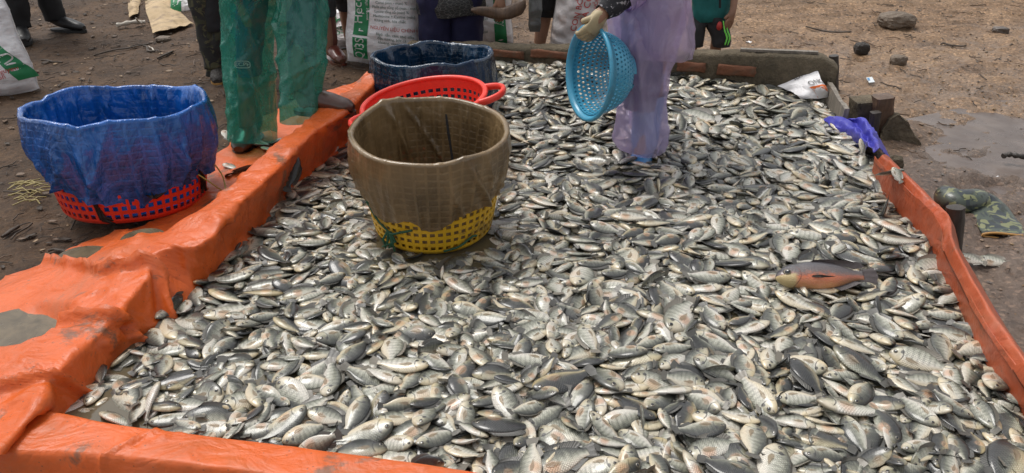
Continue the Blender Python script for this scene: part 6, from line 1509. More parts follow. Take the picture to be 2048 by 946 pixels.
# person in green plastic over-trousers
fL, fR = at(484, 306, .015), at(604, 240, .285)
t, J, o = person('person in translucent green plastic trousers over dark clothes, with brown rubber boots', (fR.x, fR.y + .06, .285), (fL.x, fL.y + .10, .015), -1.1, 1.62, hip=(-1.10, 3.40, .83), legs={'L': (aty(597, -75, 3.37), aty(601, 90, 3.25)), 'R': (aty(508, -75, 3.43), aty(500, 100, 3.46))})
boot(t, Vector((fL.x + .015, fL.y + .17, .015)) - o, -1.62, M['brown_rubber'], M['brown_rubber'], .27, .056, .34, .060, tall=.085)
boot(t, Vector((fR.x + .005, fR.y + .085, .285)) - o, -.10, M['brown_rubber'], M['brown_rubber'], .27, .05, .34, .050, lean=(0, .12), tall=.08)
top = J['pelvis']
cloth('trouser_leg', rel([pk(476, 520, 150, 3.45), pk(474, 524, 90, 3.455), pk(472, 532, 20, 3.45), pk(470, 545, -60, 3.43)], o), M['blue_cloth'], t, amp=.01, seed=41)
cloth('trouser_leg', rel([pk(578, 624, 120, 3.24), pk(574, 632, 60, 3.27), pk(572, 636, 0, 3.31), pk(548, 640, -60, 3.36)], o), M['blue_cloth'], t, amp=.01, seed=42)
zt = aty(550, -105, 3.40)
cloth('plastic_trouser_leg', rel([pk(453, 564, 277, 3.40, .62), pk(453, 556, 230, 3.42, .66), pk(453, 550, 170, 3.44, .72), pk(453, 548, 110, 3.46, .8), pk(449, 552, 50, 3.46, .8), pk(444, 562, 0, 3.45, .8), pk(446, 575, -70, 3.43, .8), (zt.x - .05, zt.y, zt.z, .16, .13)], o), M['green_film'], t, rows=90, n=84, amp=.021, seed=45, hemwave=.02, thick=0, drape=True)
cloth('plastic_trouser_leg', rel([pk(566, 636, 240, 3.14, .8), pk(561, 644, 190, 3.18, .8), pk(556, 648, 130, 3.22, .85), pk(555, 651, 60, 3.27, .85), pk(553, 655, 0, 3.31, .85), pk(535, 655, -70, 3.37, .85), (zt.x + .03, zt.y, zt.z, .16, .13)], o), M['green_film'], t, rows=90, n=84, amp=.021, seed=47, hemwave=.02, thick=0, drape=True)
shirt(t, J, 1.62, M['green_film'], hem=-.02, w=1.12, name='plastic_jacket')
def text_mesh(s, size=1.0):
    """flat letters: vertices (x, y) and faces, centred on the origin, cap height about `size`"""
    cu = bpy.data.curves.new('letters', 'FONT'); cu.body = s; cu.size = size / .7; cu.align_x = 'CENTER'; cu.align_y = 'CENTER'; cu.resolution_u = 3
    ob = bpy.data.objects.new('letters', cu); COL.objects.link(ob); dg = bpy.context.evaluated_depsgraph_get(); dg.update()
    me = bpy.data.meshes.new_from_object(ob.evaluated_get(dg)); vs = [(v.co.x, v.co.y) for v in me.vertices]; fs = [tuple(p.vertices) for p in me.polygons]
    bpy.data.objects.remove(ob); bpy.data.curves.remove(cu); bpy.data.meshes.remove(me); return vs, fs
# small printed mark on the left plastic leg
c = aty(485, 129, 3.30); mb = MB(); vs, fs = text_mesh('KCPH', .016)
mb.add([(c.x - o.x + x * 1.3, c.y - o.y, c.z - o.z + y) for x, y in vs], fs)
for k in range(24):
    a0, a1 = 2 * math.pi * k / 24, 2 * math.pi * (k + 1) / 24; q = lambda a, e: (c.x - o.x + math.copysign(abs(math.cos(a)) ** .4, math.cos(a)) * (.032 + e), c.y - o.y, c.z - o.z + math.copysign(abs(math.sin(a)) ** .6, math.sin(a)) * (.014 + e))
    mb.add([q(a0, 0), q(a1, 0), q(a1, .003), q(a0, .003)], [(0, 1, 2, 3)])
mb.build('printed_mark', M['print_pale'], t, smooth=False)

# person in camouflage trousers behind
fL = G(438, 158); fR = Vector((fL.x - .02, fL.y + .30, 0))
t, J, o = person('person in dark camouflage trousers standing half hidden behind the green plastic trousers', fR, fL, -1.2, 1.62, hip=(fL.x + .02, fL.y + .16))
for ft in (fL, fR): boot(t, Vector((ft.x, ft.y + .05, gh(ft.x, ft.y))) - o, -1.35, M['dark_clod'], M['gum_sole'], .26, .046, .2, .05)
cloth('trouser_leg', rel([pk(416, 458, 150, fL.y), pk(412, 458, 100, fL.y + .01), pk(410, 456, 45, fL.y + .02)], o), M['camo_cloth'], t, amp=.013, seed=61)
cloth('trouser_leg', rel([pk(411, 456, 60, fL.y + .02), pk(407, 458, 20, fL.y + .03), pk(404, 462, -30, fL.y + .05), pk(402, 470, -90, fL.y + .08)], o), M['black_cloth'], t, amp=.012, seed=62)
for nm in 'LR': leg_cloth(t, J, 1.62, M['camo_cloth'], nm, seed=63, wide=1.1)
shirt(t, J, 1.62, M['black_cloth'], seed=9)

# person in red-brown rubber boots
fL = G(660, 122); fR = G(700, 98)
t, J, o = person('person wearing tall muddy red-brown rubber boots beside the printed feed sack', fR, fL, -1.0, 1.62)
boot(t, Vector((fL.x, fL.y + .05, gh(fL.x, fL.y))) - o, -1.0, M['red_rubber'], M['red_rubber'], .27, .05, .44, .066, name='boot', tall=.085)
boot(t, Vector((fR.x, fR.y + .08, gh(fR.x, fR.y))) - o, -.7, M['red_rubber'], M['red_rubber'], .27, .05, .44, .066, name='boot', lean=(-.02, 0), tall=.085)
for nm in 'LR': leg_cloth(t, J, 1.62, M['dark_cloth'], nm, seed=70 + ord(nm), frac=.35, wide=1.1)
shirt(t, J, 1.62, M['grey_cloth'], seed=12)

# person in navy trousers behind the navy basket
fL, fR = Vector((-.30, 4.98, gh(-.3, 4.98))), Vector((-.56, 4.98, gh(-.5, 4.98)))
hand_p = aty(1000, -6, 4.72)
elb = aty(985, -110, 4.86)
t, J, o = person('person in navy trousers and a dark speckled jacket standing behind the navy basket', fL, fR, -1.57, 1.62, armL=(elb, hand_p), hands=(((.10, -.05, -1), (-1, -.4, .2), .55), ''))
for ft in (fL, fR): boot(t, Vector((ft.x, ft.y + .08, ft.z)) - o, -1.57, M['dark_clod'], M['shoe_sole'], .26, .048, .3, .055)
cloth('trouser_leg', rel([pk(845, 902, 150, 4.93), pk(841, 905, 100, 4.93), pk(838, 908, 50, 4.92), pk(834, 912, 0, 4.92), pk(836, 912, -70, 4.93), pk(850, 915, -130, 4.96)], o), M['navy_cloth'], t, amp=.010, seed=81)
cloth('trouser_leg', rel([pk(900, 957, 150, 4.95), pk(899, 962, 100, 4.95), pk(897, 966, 50, 4.94), pk(893, 970, 0, 4.93), pk(890, 968, -70, 4.94), pk(886, 952, -130, 4.97)], o), M['navy_cloth'], t, amp=.010, seed=82)
shirt(t, J, 1.62, M['jacket'], seed=15, hem_keys=rel([pk(834, 972, 26, 4.94, .62), pk(833, 973, 0, 4.94, .62), pk(836, 968, -60, 4.96, .6), pk(842, 960, -130, 4.98, .6)], o), sleeve_to=.7, name='jacket')
# the muddy brown cloth this person's hand grips
mb = MB(); rows = []
for f_, (xl, yl, rr, rz) in zip(np.linspace(0, 1, 7), [(942, 20, .010, .008), (958, 22, .03, .024), (980, 24, .045, .034), (1004, 27, .04, .036), (1025, 23, .05, .045), (1043, 14, .05, .046), (1052, 8, .02, .02)]):
    c = aty(xl, yl, 4.68); rows.append((c.x, c.y, c.z, rr, rz))
D = interp(rows, 36); R = []
for i, (x, y, z, a_, b_) in enumerate(D):
    ring = []
    for k in range(24):
        q = 2 * math.pi * k / 24; d = .010 * float(fbm(np.array(x * 14 + math.cos(q)), np.array(math.sin(q) * 1.5), np.array(z * 9), seed=5, oct=3))
        ring.append((x, y + (a_ * .6 + d) * math.cos(q), z + (b_ + d) * math.sin(q)))
    R.append(ring)
mb.grid(R, wrap=True)
tag(mb.build('muddy_cloth', M['brown_wood']), 'limp dark brown muddy cloth gripped in a bare hand in front of a sack', 'cloth')

# person in black shorts, bare leg behind the wall
fL, fR = Vector((.17, 4.92, gh(.17, 4.92))), Vector((.40, 5.05, gh(.40, 5.05)))
t, J, o = person('barefoot person in black shorts and a grey plastic coat behind the low wall', fR, fL, -1.9, 1.6, hip=(.36, 4.98), bare=True)
for nm in 'LR': leg_cloth(t, J, 1.6, M['black_cloth'], nm, seed=90 + ord(nm), frac=.2 if nm == 'L' else .25, wide=1.2, name='shorts_leg')
shirt(t, J, 1.6, M['black_cloth'], seed=18)
cloth('coat_flap', rel([pk(1057, 1082, 63, 4.66, .3), pk(1056, 1084, 30, 4.66, .3), pk(1058, 1087, 0, 4.68, .3), pk(1060, 1096, -60, 4.72, .4), pk(1064, 1120, -140, 4.8, .4)], o), M['grey_film'], t, amp=.008, seed=95, thick=0)

# person in purple plastic raincoat with the colander
WR = aty(1201, 30, 2.96); EL = aty(1272, -34, 3.05)
t, J, o = person('person in a translucent purple plastic raincoat wading among the fish, gripping a colander', (.585, 3.13, .06), (.635, 3.40, .06), -2.75, 1.60, hip=(.635, 3.28), armL=(EL, WR), hands=(((-.55, -.30, -.80), (-.55, -.2, .5), .95, .72), ''))
fl_ = Vector((.585, 3.13, .05))
boot(t, Vector((.60, 3.16, .03)) - o, -2.0, M['blue_rubber'], M['blue_rubber'], .27, .052, .36, .070)
boot(t, Vector((.66, 3.44, .03)) - o, -2.0, M['blue_rubber'], M['blue_rubber'], .27, .052, .36, .064)
cloth('trouser_leg', rel([pk(1250, 1312, 215, 3.14), pk(1250, 1325, 150, 3.15), pk(1245, 1335, 90, 3.17), pk(1240, 1350, 20, 3.2), pk(1245, 1360, -60, 3.24)], o), M['blue_cloth'], t, amp=.012, seed=103)
cloth('trouser_leg', rel([pk(1268, 1318, 200, 3.40), pk(1268, 1325, 120, 3.38), pk(1262, 1335, 60, 3.36), pk(1262, 1345, -20, 3.32)], o), M['blue_cloth'], t, amp=.012, seed=104)
cloth('plastic_trouser_leg', rel([pk(1268, 1322, 309, 3.11, .9), pk(1240, 1330, 290, 3.11, .9), pk(1228, 1334, 255, 3.12, .9), pk(1233, 1331, 210, 3.13, .9), pk(1236, 1334, 170, 3.14, .9), pk(1232, 1346, 120, 3.15, .9), pk(1222, 1362, 70, 3.17, .9), pk(1215, 1370, 10, 3.2, .8), pk(1225, 1370, -60, 3.24, .8)], o), M['purple_film'], t, rows=100, n=84, amp=.022, seed=107, hemwave=.02, thick=0, drape=True)
cloth('plastic_trouser_leg', rel([pk(1262, 1322, 282, 3.42, .9), pk(1260, 1326, 220, 3.42, .9), pk(1256, 1330, 150, 3.40, .9), pk(1250, 1340, 60, 3.37, .9), pk(1250, 1350, -40, 3.32, .9)], o), M['purple_film'], t, rows=60, n=60, amp=.014, seed=108, thick=0, drape=True)
ck = rel([pk(1222, 1396, 104, 3.2, .66), pk(1206, 1408, 78, 3.2, .66), pk(1195, 1408, 40, 3.21, .62), pk(1183, 1406, 0, 3.22, .62), pk(1185, 1398, -60, 3.24, .62), pk(1190, 1390, -120, 3.25, .6)], o)
shirt(t, J, 1.60, M['purple_film'], seed=21, hem_keys=ck, sleeves=False, name='raincoat', w=1.15)
el, wr, sh = J['elbowL'], J['wristL'], J['shoulderL']
tube_cloth('raincoat_sleeve', [sh, sh.lerp(el, .5), el, el.lerp(wr, .32), el.lerp(wr, .46)], [.085, .08, .075, .07, .06], M['purple_film'], t, .012, 23, thick=0.0015)
tube_cloth('raincoat_sleeve', [J['shoulderR'], J['shoulderR'].lerp(J['elbowR'], .5), J['elbowR'], J['elbowR'].lerp(J['wristR'], .6)], [.085, .08, .075, .07], M['purple_film'], t, .012, 24, thick=0.0015)
tube_cloth('inner_sleeve', [el.lerp(wr, .25), el.lerp(wr, .5), el.lerp(wr, .75), wr.lerp(el, .06)], [.052, .05, .044, .034], M['sleeve'], t, .009, 25)
# glove with five bent fingers closed over the colander rim
gj = [(wr.lerp(el, .10), .030), (wr.copy(), .031)]; ge = [(0, 1)]
hand_chain(gj, ge, 1, (-.55, -.30, -.80), (-.55, -.2, .5), .150, .95, .030)
skin_body('glove', gj, ge, M['glove'], t)

# child in teal shirt
fL, fR = Vector((1.10, 4.62, gh(1.1, 4.62))), Vector((1.262, 4.60, gh(1.262, 4.6)))
kid_h = aty(1466, 22, 4.52); kid_e = aty(1473, -40, 4.58)
t, J, o = person('child in a teal shirt and black shorts with neon green side stripes behind the wall', fR, fL, -1.5, 1.12, hip=(1.20, 4.62), bare=True, armL=(kid_e, kid_h), hands=(((-.22, -.1, -1), (-1, -.3, 0), .25), ''))
cloth('shorts_leg', rel([pk(1424, 1459, 92, 4.58), pk(1422, 1460, 80, 4.58), pk(1415, 1458, 62, 4.59), pk(1405, 1456, 40, 4.6), pk(1395, 1455, 10, 4.62)], o), M['dark_cloth'], t, amp=.010, seed=121)
cloth('shorts_leg', rel([pk(1374, 1406, 92, 4.60), pk(1372, 1410, 60, 4.6), pk(1378, 1420, 40, 4.61), pk(1382, 1430, 10, 4.62)], o), M['dark_cloth'], t, amp=.010, seed=122)
mb = MB()
for dx in (0, 5.5):
    rows = []
    for y, x, wv in ((42, 1447, 3.2), (52, 1448, 3), (62, 1450, 4), (70, 1453, 4.5), (78, 1454, 4), (90, 1450, 3)):
        a = aty(x + dx - wv / 2, y, 4.505 + .008 * dx / 5); b_ = aty(x + dx + wv / 2 - 1, y, 4.505 + .008 * dx / 5); rows.append([a - o, b_ - o])
    mb.grid(interp(np.array(rows).reshape(6, 6).tolist(), 18).reshape(18, 2, 3).tolist())
solidify(mb.build('side_stripe', M['neon'], t), .004)
c = aty(1439, 52, 4.505) - o; mb = MB()
mb.add([(c.x + .018 * math.cos(a) * (1 if math.sin(a) < 0 else .9), c.y, c.z + .026 * math.sin(a)) for a in [2 * math.pi * k / 14 for k in range(14)]], [tuple(range(14))])
solidify(mb.build('red_emblem', M['print_red'], t), .004)
shirt(t, J, 1.12, M['teal_cloth'], seed=27, sleeve_to=.05, hem_keys=rel([pk(1388, 1452, 42, 4.60, .6), pk(1385, 1460, 28, 4.6, .6), pk(1384, 1462, 0, 4.61, .6), pk(1386, 1460, -40, 4.62, .6)], o))
mb = MB(); p0 = [aty(1440, y, 4.49) - o for y in (16, 8, 0, -10)]; mb.tube(p0, [(.007, .004)] * 4, 6); mb.build('zip_tab', M['black_cloth'], t)

# ------------------------------------------------------------------ colander in the gloved hand
def colander():
    c = aty(1176, 146, 2.98)
    t = thing('colander', c, 'light blue round plastic colander full of holes, held on edge by a gloved hand', 'colander')
    # opening faces left and towards the camera, slightly down
    opening = Vector((-.90, -.36, .10)).normalized(); t.rotation_mode = 'QUATERNION'; t.rotation_quaternion = opening.to_track_quat('Z', 'Y')
    R = .172; D_ = .152; n = 54; mb = MB(); rings = []
    for k in range(11):
        q = k / 10; a = q * 1.30; rings.append(ring_at(R * .985 * math.cos(a * .86) ** .9 if q else R * .985, -D_ * math.sin(a) / math.sin(1.30) - .012, n))
    lattice(mb, rings, .60, .62, 0, True, True)
    rl = rings[-1]; r_l = math.hypot(rl[0][0], rl[0][1])
    lattice(mb, [ring_at(r_l * f, rl[0][2] - .002 * (1 - f), n) for f in (1, .82, .64, .46, .28)], .5, .5, 0, True, True)
    mb.add([(0, 0, rl[0][2] - .002)] + [(r_l * .28 * math.cos(2 * math.pi * k / n), r_l * .28 * math.sin(2 * math.pi * k / n), rl[0][2] - .0015) for k in range(n)], [(0, 1 + k, 1 + (k + 1) % n) for k in range(n)])
    weld(mb.build('bowl', M['blue_plastic'], t, smooth=False), .003)
    mb = MB(); N = 80; rr = []
    prof = [(-.004, -.030), (.004, -.006), (.014, .006), (.024, .004), (.026, -.006), (.018, -.010), (.006, -.014), (.002, -.032)]
    for k in range(N + 1):
        a = 2 * math.pi * k / N; rr.append([((R + dr) * math.cos(a), (R + dr) * math.sin(a), dz) for dr, dz in prof])
    mb.grid(rr, wrap=True); mb.build('rim', M['blue_plastic'], t)
    mb = MB()
    for k in range(N + 1): pass
    for s0 in (0.2, 2.3, 4.4):
        rows = []
        for k in range(15):
            a = s0 + 1.5 * k / 14; rows.append([(r_l * f * math.cos(a), r_l * f * math.sin(a), rl[0][2] + dz) for f, dz in ((1.02, .012), (1.02, -.016), (.95, -.016), (.95, .006))])
        mb.grid(rows, wrap=True)
    mb.build('foot_ring', M['blue_plastic'], t)
colander()

# ------------------------------------------------------------------ feed sacks with their printing
def sack(name, label, loc, W, Hh, T, rot, prints, mat=None, seed=1, group=None, slump=.0, wr=1.0):
    def surf(x, z, side=-1, off=0.0):
        x = np.asarray(x, float); z = np.asarray(z, float); u = 2 * x / W; v = 2 * z / Hh - 1; e = np.maximum(0.0, 1 - np.abs(u) ** 2.6) ** .5 * np.maximum(0.0, 1 - np.abs(v) ** 4.5) ** .5
        e = e * (1 - slump * (z / Hh))
        d = wr * (.012 * fbm(x * 6 + seed, z * 9, side * 3.0, oct=3, seed=seed) + .008 * (ridged(x * 4 + seed, z * 22 + x * 5, 0., seed + 3) - .4) + .004 * (ridged(x * 18, z * 34, side, seed + 7) - .4))
        return np.stack([x * (1 + .03 * np.cos(v * 7 + seed)), side * (T / 2 * e + d * np.minimum(1, e * 2.5) + off), z + .010 * np.sin(u * 3 + seed) * (np.abs(v) ** 4)], -1)
    mb = MB(); n, k = 56, 44
    for side in (-1, 1):
        P = surf(*np.meshgrid(np.linspace(-W / 2, W / 2, k + 1), np.linspace(0, Hh, n + 1)), side).tolist()
        mb.grid(P, 0)
    mats = [mat or M['sack']]
    def mi(m):
        if m not in mats: mats.append(m)
        return mats.index(m)
    lay = 0
    for pr in prints:
        lay += 1
        if pr[0] == 'rect':
            _, x0, z0, x1, z1, m = pr[:6]; skew = pr[6] if len(pr) > 6 else 0
            gx_, gz_ = np.meshgrid(np.linspace(x0, x1, 9), np.linspace(z0, z1, 25)); P = surf(gx_ + skew * gz_, gz_, -1, .0025).tolist()
            mb.grid(P, mi(M[m]))
        else:
            _, s, x, z, size, rotd, m = pr[:7]; st = pr[7] if len(pr) > 7 else 1.0
            vs, fs = text_mesh(s, size); c_, s_ = math.cos(math.radians(rotd)), math.sin(math.radians(rotd))
            q = np.array(vs); mb.add(surf(np.clip(x + q[:, 0] * st * c_ - q[:, 1] * s_, -W * .49, W * .49), np.clip(z + q[:, 0] * st * s_ + q[:, 1] * c_, .002, Hh * .995), -1, .0045).tolist(), fs, mi(M[m]))
    o = mb.build(name, mats); o.location = loc; o.rotation_euler = rot
    w = o.modifiers.new('w', 'WELD'); w.merge_threshold = .0008; bake(o)
    return tag(o, label, 'sack', group)
# the big printed sack behind the navy basket
p = G(764, 132)
sack('feed_sack', 'upright white feed sack with a green QT 3S band, beside the red-brown boots', (p.x, p.y + .02, -.01), .49, .80, .26, (math.radians(-8), math.radians(4), -.05), [
    ('rect', -.185, .045, -.085, .185, 'print_green', .05), ('rect', -.185, .20, -.085, .79, 'print_green', .05),
    ('text', 'QT', -.135, .085, .060, 90, 'print_white', .75), ('text', '3S', -.125, .150, .060, 90, 'print_white', .85), ('text', 'Hecory', -.145, .40, .062, 92, 'print_white', .95),
    ('text', 'www.pcthalifish.com', -.085, .42, .020, 92, 'print_white', 1.0),
    ('text', 'Năng lượng trao đổi Kcal', .10, .475, .017, 2, 'print_dark'), ('text', 'Xơ thô (max) %', .06, .447, .017, 2, 'print_dark'), ('text', 'Canxi (min - max) %', .075, .419, .017, 2, 'print_dark'), ('text', 'Phốt pho tổng số (min - max)', .10, .391, .017, 1, 'print_dark'),
    ('text', 'Lysine tổng số (min) %', .08, .363, .017, 1, 'print_dark'), ('text', 'Methionine + Cystine (min)', .095, .335, .017, 1, 'print_dark'), ('text', 'Kháng sinh, hóa chất', .07, .307, .017, 0, 'print_dark'),
    ('text', 'NGUYÊN LIỆU CHÍNH', .09, .255, .021, -2, 'print_red'), ('text', 'Ngô, sắn, cám, khô dầu', .10, .215, .017, -3, 'print_dark'), ('text', 'đậu tương, bột cá', .08, .19, .017, -3, 'print_dark'), ('text', 'khoáng, vitamin', .07, .165, .017, -3, 'print_dark'),
    ('text', 'Protein thô (min) %', .09, .503, .017, 2, 'print_dark'), ('text', 'Độ ẩm (max) %', .07, .531, .017, 2, 'print_dark'), ('text', 'Cho cá rô phi', .07, .56, .02, 2, 'print_red')], seed=4)
# sack glimpsed behind it
p = G(828, 96)
sack('feed_sack', 'white feed sack marked 2S, glimpsed between the QT sack and the navy trousers', (p.x, p.y + .12, -.01), .44, .6, .2, (math.radians(-6), 0, .1), [('text', '2S', .0, .20, .075, -8, 'print_dark'), ('text', 'nguyên', .0, .10, .02, -4, 'print_dark'), ('rect', -.2, .0, .2, .035, 'print_red')], seed=8)
# sack behind the muddy cloth
p = G(985, 92)
sack('feed_sack', 'white feed sack with a green Hecory band at its right, behind the muddy cloth', (p.x - .01, p.y + .03, -.01), .32, .7, .2, (math.radians(-5), math.radians(-2), .02), [('rect', .03, .02, .115, .68, 'print_green'), ('text', 'Hecory', .088, .27, .055, -90, 'print_white', .9), ('text', 'AHNUTO TINH', .05, .27, .022, -90, 'print_white'), ('text', 'Protein', -.06, .22, .022, 6, 'print_dark'), ('text', 'Xơ', -.09, .17, .02, 6, 'print_dark'), ('text', 'Canxi', -.05, .13, .02, 6, 'print_dark'), ('text', '25 kg', -.05, .30, .03, 5, 'print_dark')], seed=12)
# sack at the left edge of the photo
p = G(10, 193)
sack('feed_sack', 'slumped white feed sack with a slanting green band at the left edge of the photo', (p.x - .06, p.y + .05, -.015), .46, .66, .26, (math.radians(-14), math.radians(-10), .25), [
    ('rect', .20, .07, .29, .50, 'print_green', -.50), ('text', 'UVAPT', .115, .29, .062, 116, 'print_white', .9), ('text', 'SEAL HUS', .06, .26, .03, 116, 'print_white', .9),
    ('text', 'QTA', .12, .50, .055, 8, 'print_red'), ('text', 'QTA', -.10, .52, .055, 8, 'print_red'), ('text', 'nec nguyên', .10, .135, .026, 4, 'print_red'), ('text', 'epsilin', .07, .105, .026, 4, 'print_red')], seed=16, slump=.3, wr=1.5)
# sack lying at the top edge
p = G(378, 20)
sack('feed_sack', 'white feed sack lying flat at the top edge, green and red ends showing', (p.x, p.y, .0), .34, .42, .16, (math.radians(-58), 0, .12), [('rect', -.165, .01, -.06, .40, 'print_green'), ('text', 'HA', -.11, .09, .09, 8, 'print_white'), ('rect', .05, .005, .16, .05, 'print_red'), ('text', 'Thức ăn cá', .04, .15, .025, 6, 'print_red')], seed=20)
# folded sack behind the boots
p = G(680, 104)
sack('folded_sack', 'folded white sack with green print lying on the soil behind the red-brown boots', (p.x + .005, p.y + .10, .0), .20, .30, .14, (math.radians(-38), 0, .3), [('text', 'Y', -.03, .17, .10, -30, 'print_green'), ('text', 'SS', -.01, .10, .05, 10, 'print_green')], seed=24)
# thin white bag standing behind the wall
p = aty(1150, 96, 4.72)
sack('plastic_bag', 'crumpled dirty white bag with faded red print, between bare leg and colander', (p.x, p.y, p.z - .14), .34, .80, .24, (math.radians(-3), math.radians(5), 0), [('text', 'GÀ CON', .02, .42, .040, 84, 'print_red'), ('text', 'CON BÒ', -.035, .36, .036, 84, 'print_red'), ('text', 'THỨC ĂN HỖN HỢP', .07, .40, .022, 84, 'print_red')], mat=M['sack_dirty'], seed=28, wr=2.4)
# printed sheet in the back right corner
P_, o = sheet_from_pixels('sack_end', [
    [(1545, 168, .15), (1580, 150, .20), (1612, 132, .26), (1626, 128, .27)],
    [(1562, 174, .15), (1592, 162, .19), (1622, 148, .23), (1636, 146, .24)],
    [(1580, 182, .14), (1606, 172, .18), (1632, 164, .21), (1646, 164, .22)],
    [(1592, 192, .14), (1622, 184, .16), (1648, 178, .19), (1657, 180, .18)],
    [(1600, 200, .12), (1632, 197, .13), (1654, 192, .15), (1660, 192, .14)]], [M['sack'], M['print_orange'], M['print_black'], M['print_pale']], amp=.010, seed=301, n=44, k=36)
def on_sheet(u, v, off=.004):
    i = min(max(v, 0), .999) * (len(P_) - 1); j = min(max(u, 0), .999) * (len(P_[0]) - 1); a, b_ = int(i), int(j)
    p = Vector(P_[a, b_]) * (1 - (i - a)) * (1 - (j - b_)) + Vector(P_[a + 1, b_]) * (i - a) * (1 - (j - b_)) + Vector(P_[a, b_ + 1]) * (1 - (i - a)) * (j - b_) + Vector(P_[a + 1, b_ + 1]) * (i - a) * (j - b_)
    return p + Vector((0, -off * .5, off))
mb = MB()
def patch(u0, v0, u1, v1, m): mb.grid([[on_sheet(u0 + (u1 - u0) * j / 10, v0 + (v1 - v0) * i / 10) for j in range(11)] for i in range(11)], m)
patch(.38, .62, .97, .97, 0); patch(.34, .015, .80, .09, 0); patch(.02, .01, .20, .06, 2); patch(.22, .01, .31, .07, 2)
for s, u, v, sz, rot, m in (('ROPY', .78, .17, .13, 0, 1), ('IDA TI', .50, .19, .11, 0, 1), ('YO.', .90, .06, .10, 10, 1), ('ONIG', .66, .52, .13, 10, 1), ('NOVA', .66, .78, .16, 5, 3)):
    vs, fs = text_mesh(s, sz); mb.add([on_sheet(u + a * .9, v - b_ * 1.1, .007) for a, b_ in vs], fs, m)
pr = mb.build('printing', [M['print_orange'], M['print_black'], M['print_pale'], M['print_white']], o, smooth=False)
tag(o, 'white sack end with orange and black printing tucked in the back right corner', 'sack')

# ------------------------------------------------------------------ low back wall
def solve_z(x, y, ypix):
    lo, hi = -.2, 1.0
    for _ in range(40):
        m = (lo + hi) / 2
        if pix((x, y, m))[1] > ypix: lo = m
        else: hi = m
    return lo
def back_wall():
    a, b_ = Vector((-.66, 4.66)), Vector((1.76, 3.955)); d = (b_ - a).normalized(); nr = Vector((-d.y, d.x)); L = (b_ - a).length; n = 130; R = []
    for i in range(n + 1):
        s = L * i / n; p = a + d * s; px = pix((p.x, p.y, .25))[0]
        yt = np.interp(px, [700, 960, 1130, 1340, 1480, 1640], [89, 92, 97, 107, 108, 114]); zt = solve_z(p.x, p.y, yt) + .008 * float(fbm(np.array(s * 9), np.array(1.), seed=3)) + .004 * float(vnoise(np.array(s * 40), np.array(2.), seed=6))
        if i > n - 5: zt -= .02 * (i - n + 5) ** 1.2 * .45
        r = lambda q: .006 * float(fbm(np.array(s * 12), np.array(q * 3.), seed=8))
        w = .115
        pts = []
        for off, z in ((0 + r(1), -.02), (0 + r(2), .12), (.002 + r(3), zt * .72), (.0 + r(4), zt - .012), (.014, zt), (w * .5, zt + .004 + r(5)), (w - .012, zt), (w, zt - .015), (w, -.03)):
            pts.append((p.x + nr.x * off, p.y + nr.y * off, z))
        R.append(pts)
    mb = MB(); mb.grid(R); mb.add(R[0], [tuple(range(9))]); mb.add(R[-1], [tuple(range(9))[::-1]])
    o = mb.build('back_wall', M['cement']); tag(o, 'low mud-stained cement wall with a few bricks showing at the back of the pen', 'wall')
    ang = math.atan2(d.y, d.x); Rm = Matrix.Rotation(ang, 3, 'Z')
    for x0, x1, y0, y1 in ((1356, 1412, 124, 143), (1436, 1510, 131, 151), (955, 1052, 99, 114), (1062, 1145, 101, 116)):
        c = None
        for s in np.linspace(0, L, 900):
            p = a + d * s
            if abs(pix((p.x, p.y, .2))[0] - (x0 + x1) / 2) < 2: c = p; break
        z0, z1 = solve_z(c.x, c.y, y1), solve_z(c.x, c.y, y0); dd = pix((c.x, c.y, .2))[2]; w = (x1 - x0) * dd / F_PX
        bmm = bmesh.new(); bmesh.ops.create_cube(bmm, size=1); bmesh.ops.subdivide_edges(bmm, edges=bmm.edges, cuts=5, use_grid_fill=True)
        for v in bmm.verts:
            n_ = .5 - .06 * (abs(v.co.x * 2) ** 8 + abs(v.co.z * 2) ** 8) ; v.co = Vector((v.co.x * w, v.co.y * .018 * (n_ / .5), v.co.z * (z1 - z0)));
            v.co += Vector((float(fbm(np.array(v.co.z * 60), np.array(v.co.x * 25), seed=4)) * .008, float(fbm(np.array(v.co.x * 40), np.array(v.co.z * 40), seed=5)) * .006, float(fbm(np.array(v.co.x * 25), np.array(v.co.z * 60), seed=6)) * .010))
        me = bpy.data.meshes.new('brick'); bmm.to_mesh(me); bmm.free(); me.materials.append(M['brick']); me.polygons.foreach_set('use_smooth', [True] * len(me.polygons))
        br = link(bpy.data.objects.new('brick', me), o); br.location = (c.x - nr.x * .004, c.y - nr.y * .004, (z0 + z1) / 2); br.rotation_euler = (0, 0, ang)
back_wall()
def plank(name, label, p0, p1, w, t_, mat, seed=1, twist=0.0, cat='plank'):
    p0, p1 = Vector(p0), Vector(p1); d = (p1 - p0); L = d.length; d.normalize(); side = d.cross(Vector((0, 0, 1))).normalized(); up = side.cross(d).normalized(); n = 24; R = []
    for i in range(n + 1):
        s = i / n; c = p0.lerp(p1, s); k = 1 + .10 * float(vnoise(np.array(s * 6), np.array(1.), seed=seed)); ring = []
        for a, b_ in ((-1, -1), (-.9, -1.02), (.9, -1.02), (1, -1), (1.02, .9), (1, 1), (-1, 1), (-1.02, .9)):
            j = .05 * float(vnoise(np.array(s * 22 + a * 3), np.array(b_ * 2.), seed=seed + 1)); ring.append(c + side * (a * w / 2 * k + j * w * .4) + up * (b_ * t_ / 2 * k + j * t_ * .6))
        R.append(ring)
    mb = MB(); mb.grid(R, wrap=True); mb.add(R[0], [tuple(range(8))]); mb.add(R[-1], [tuple(range(8))[::-1]])
    return tag(mb.build(name, mat, smooth=False), label, cat)
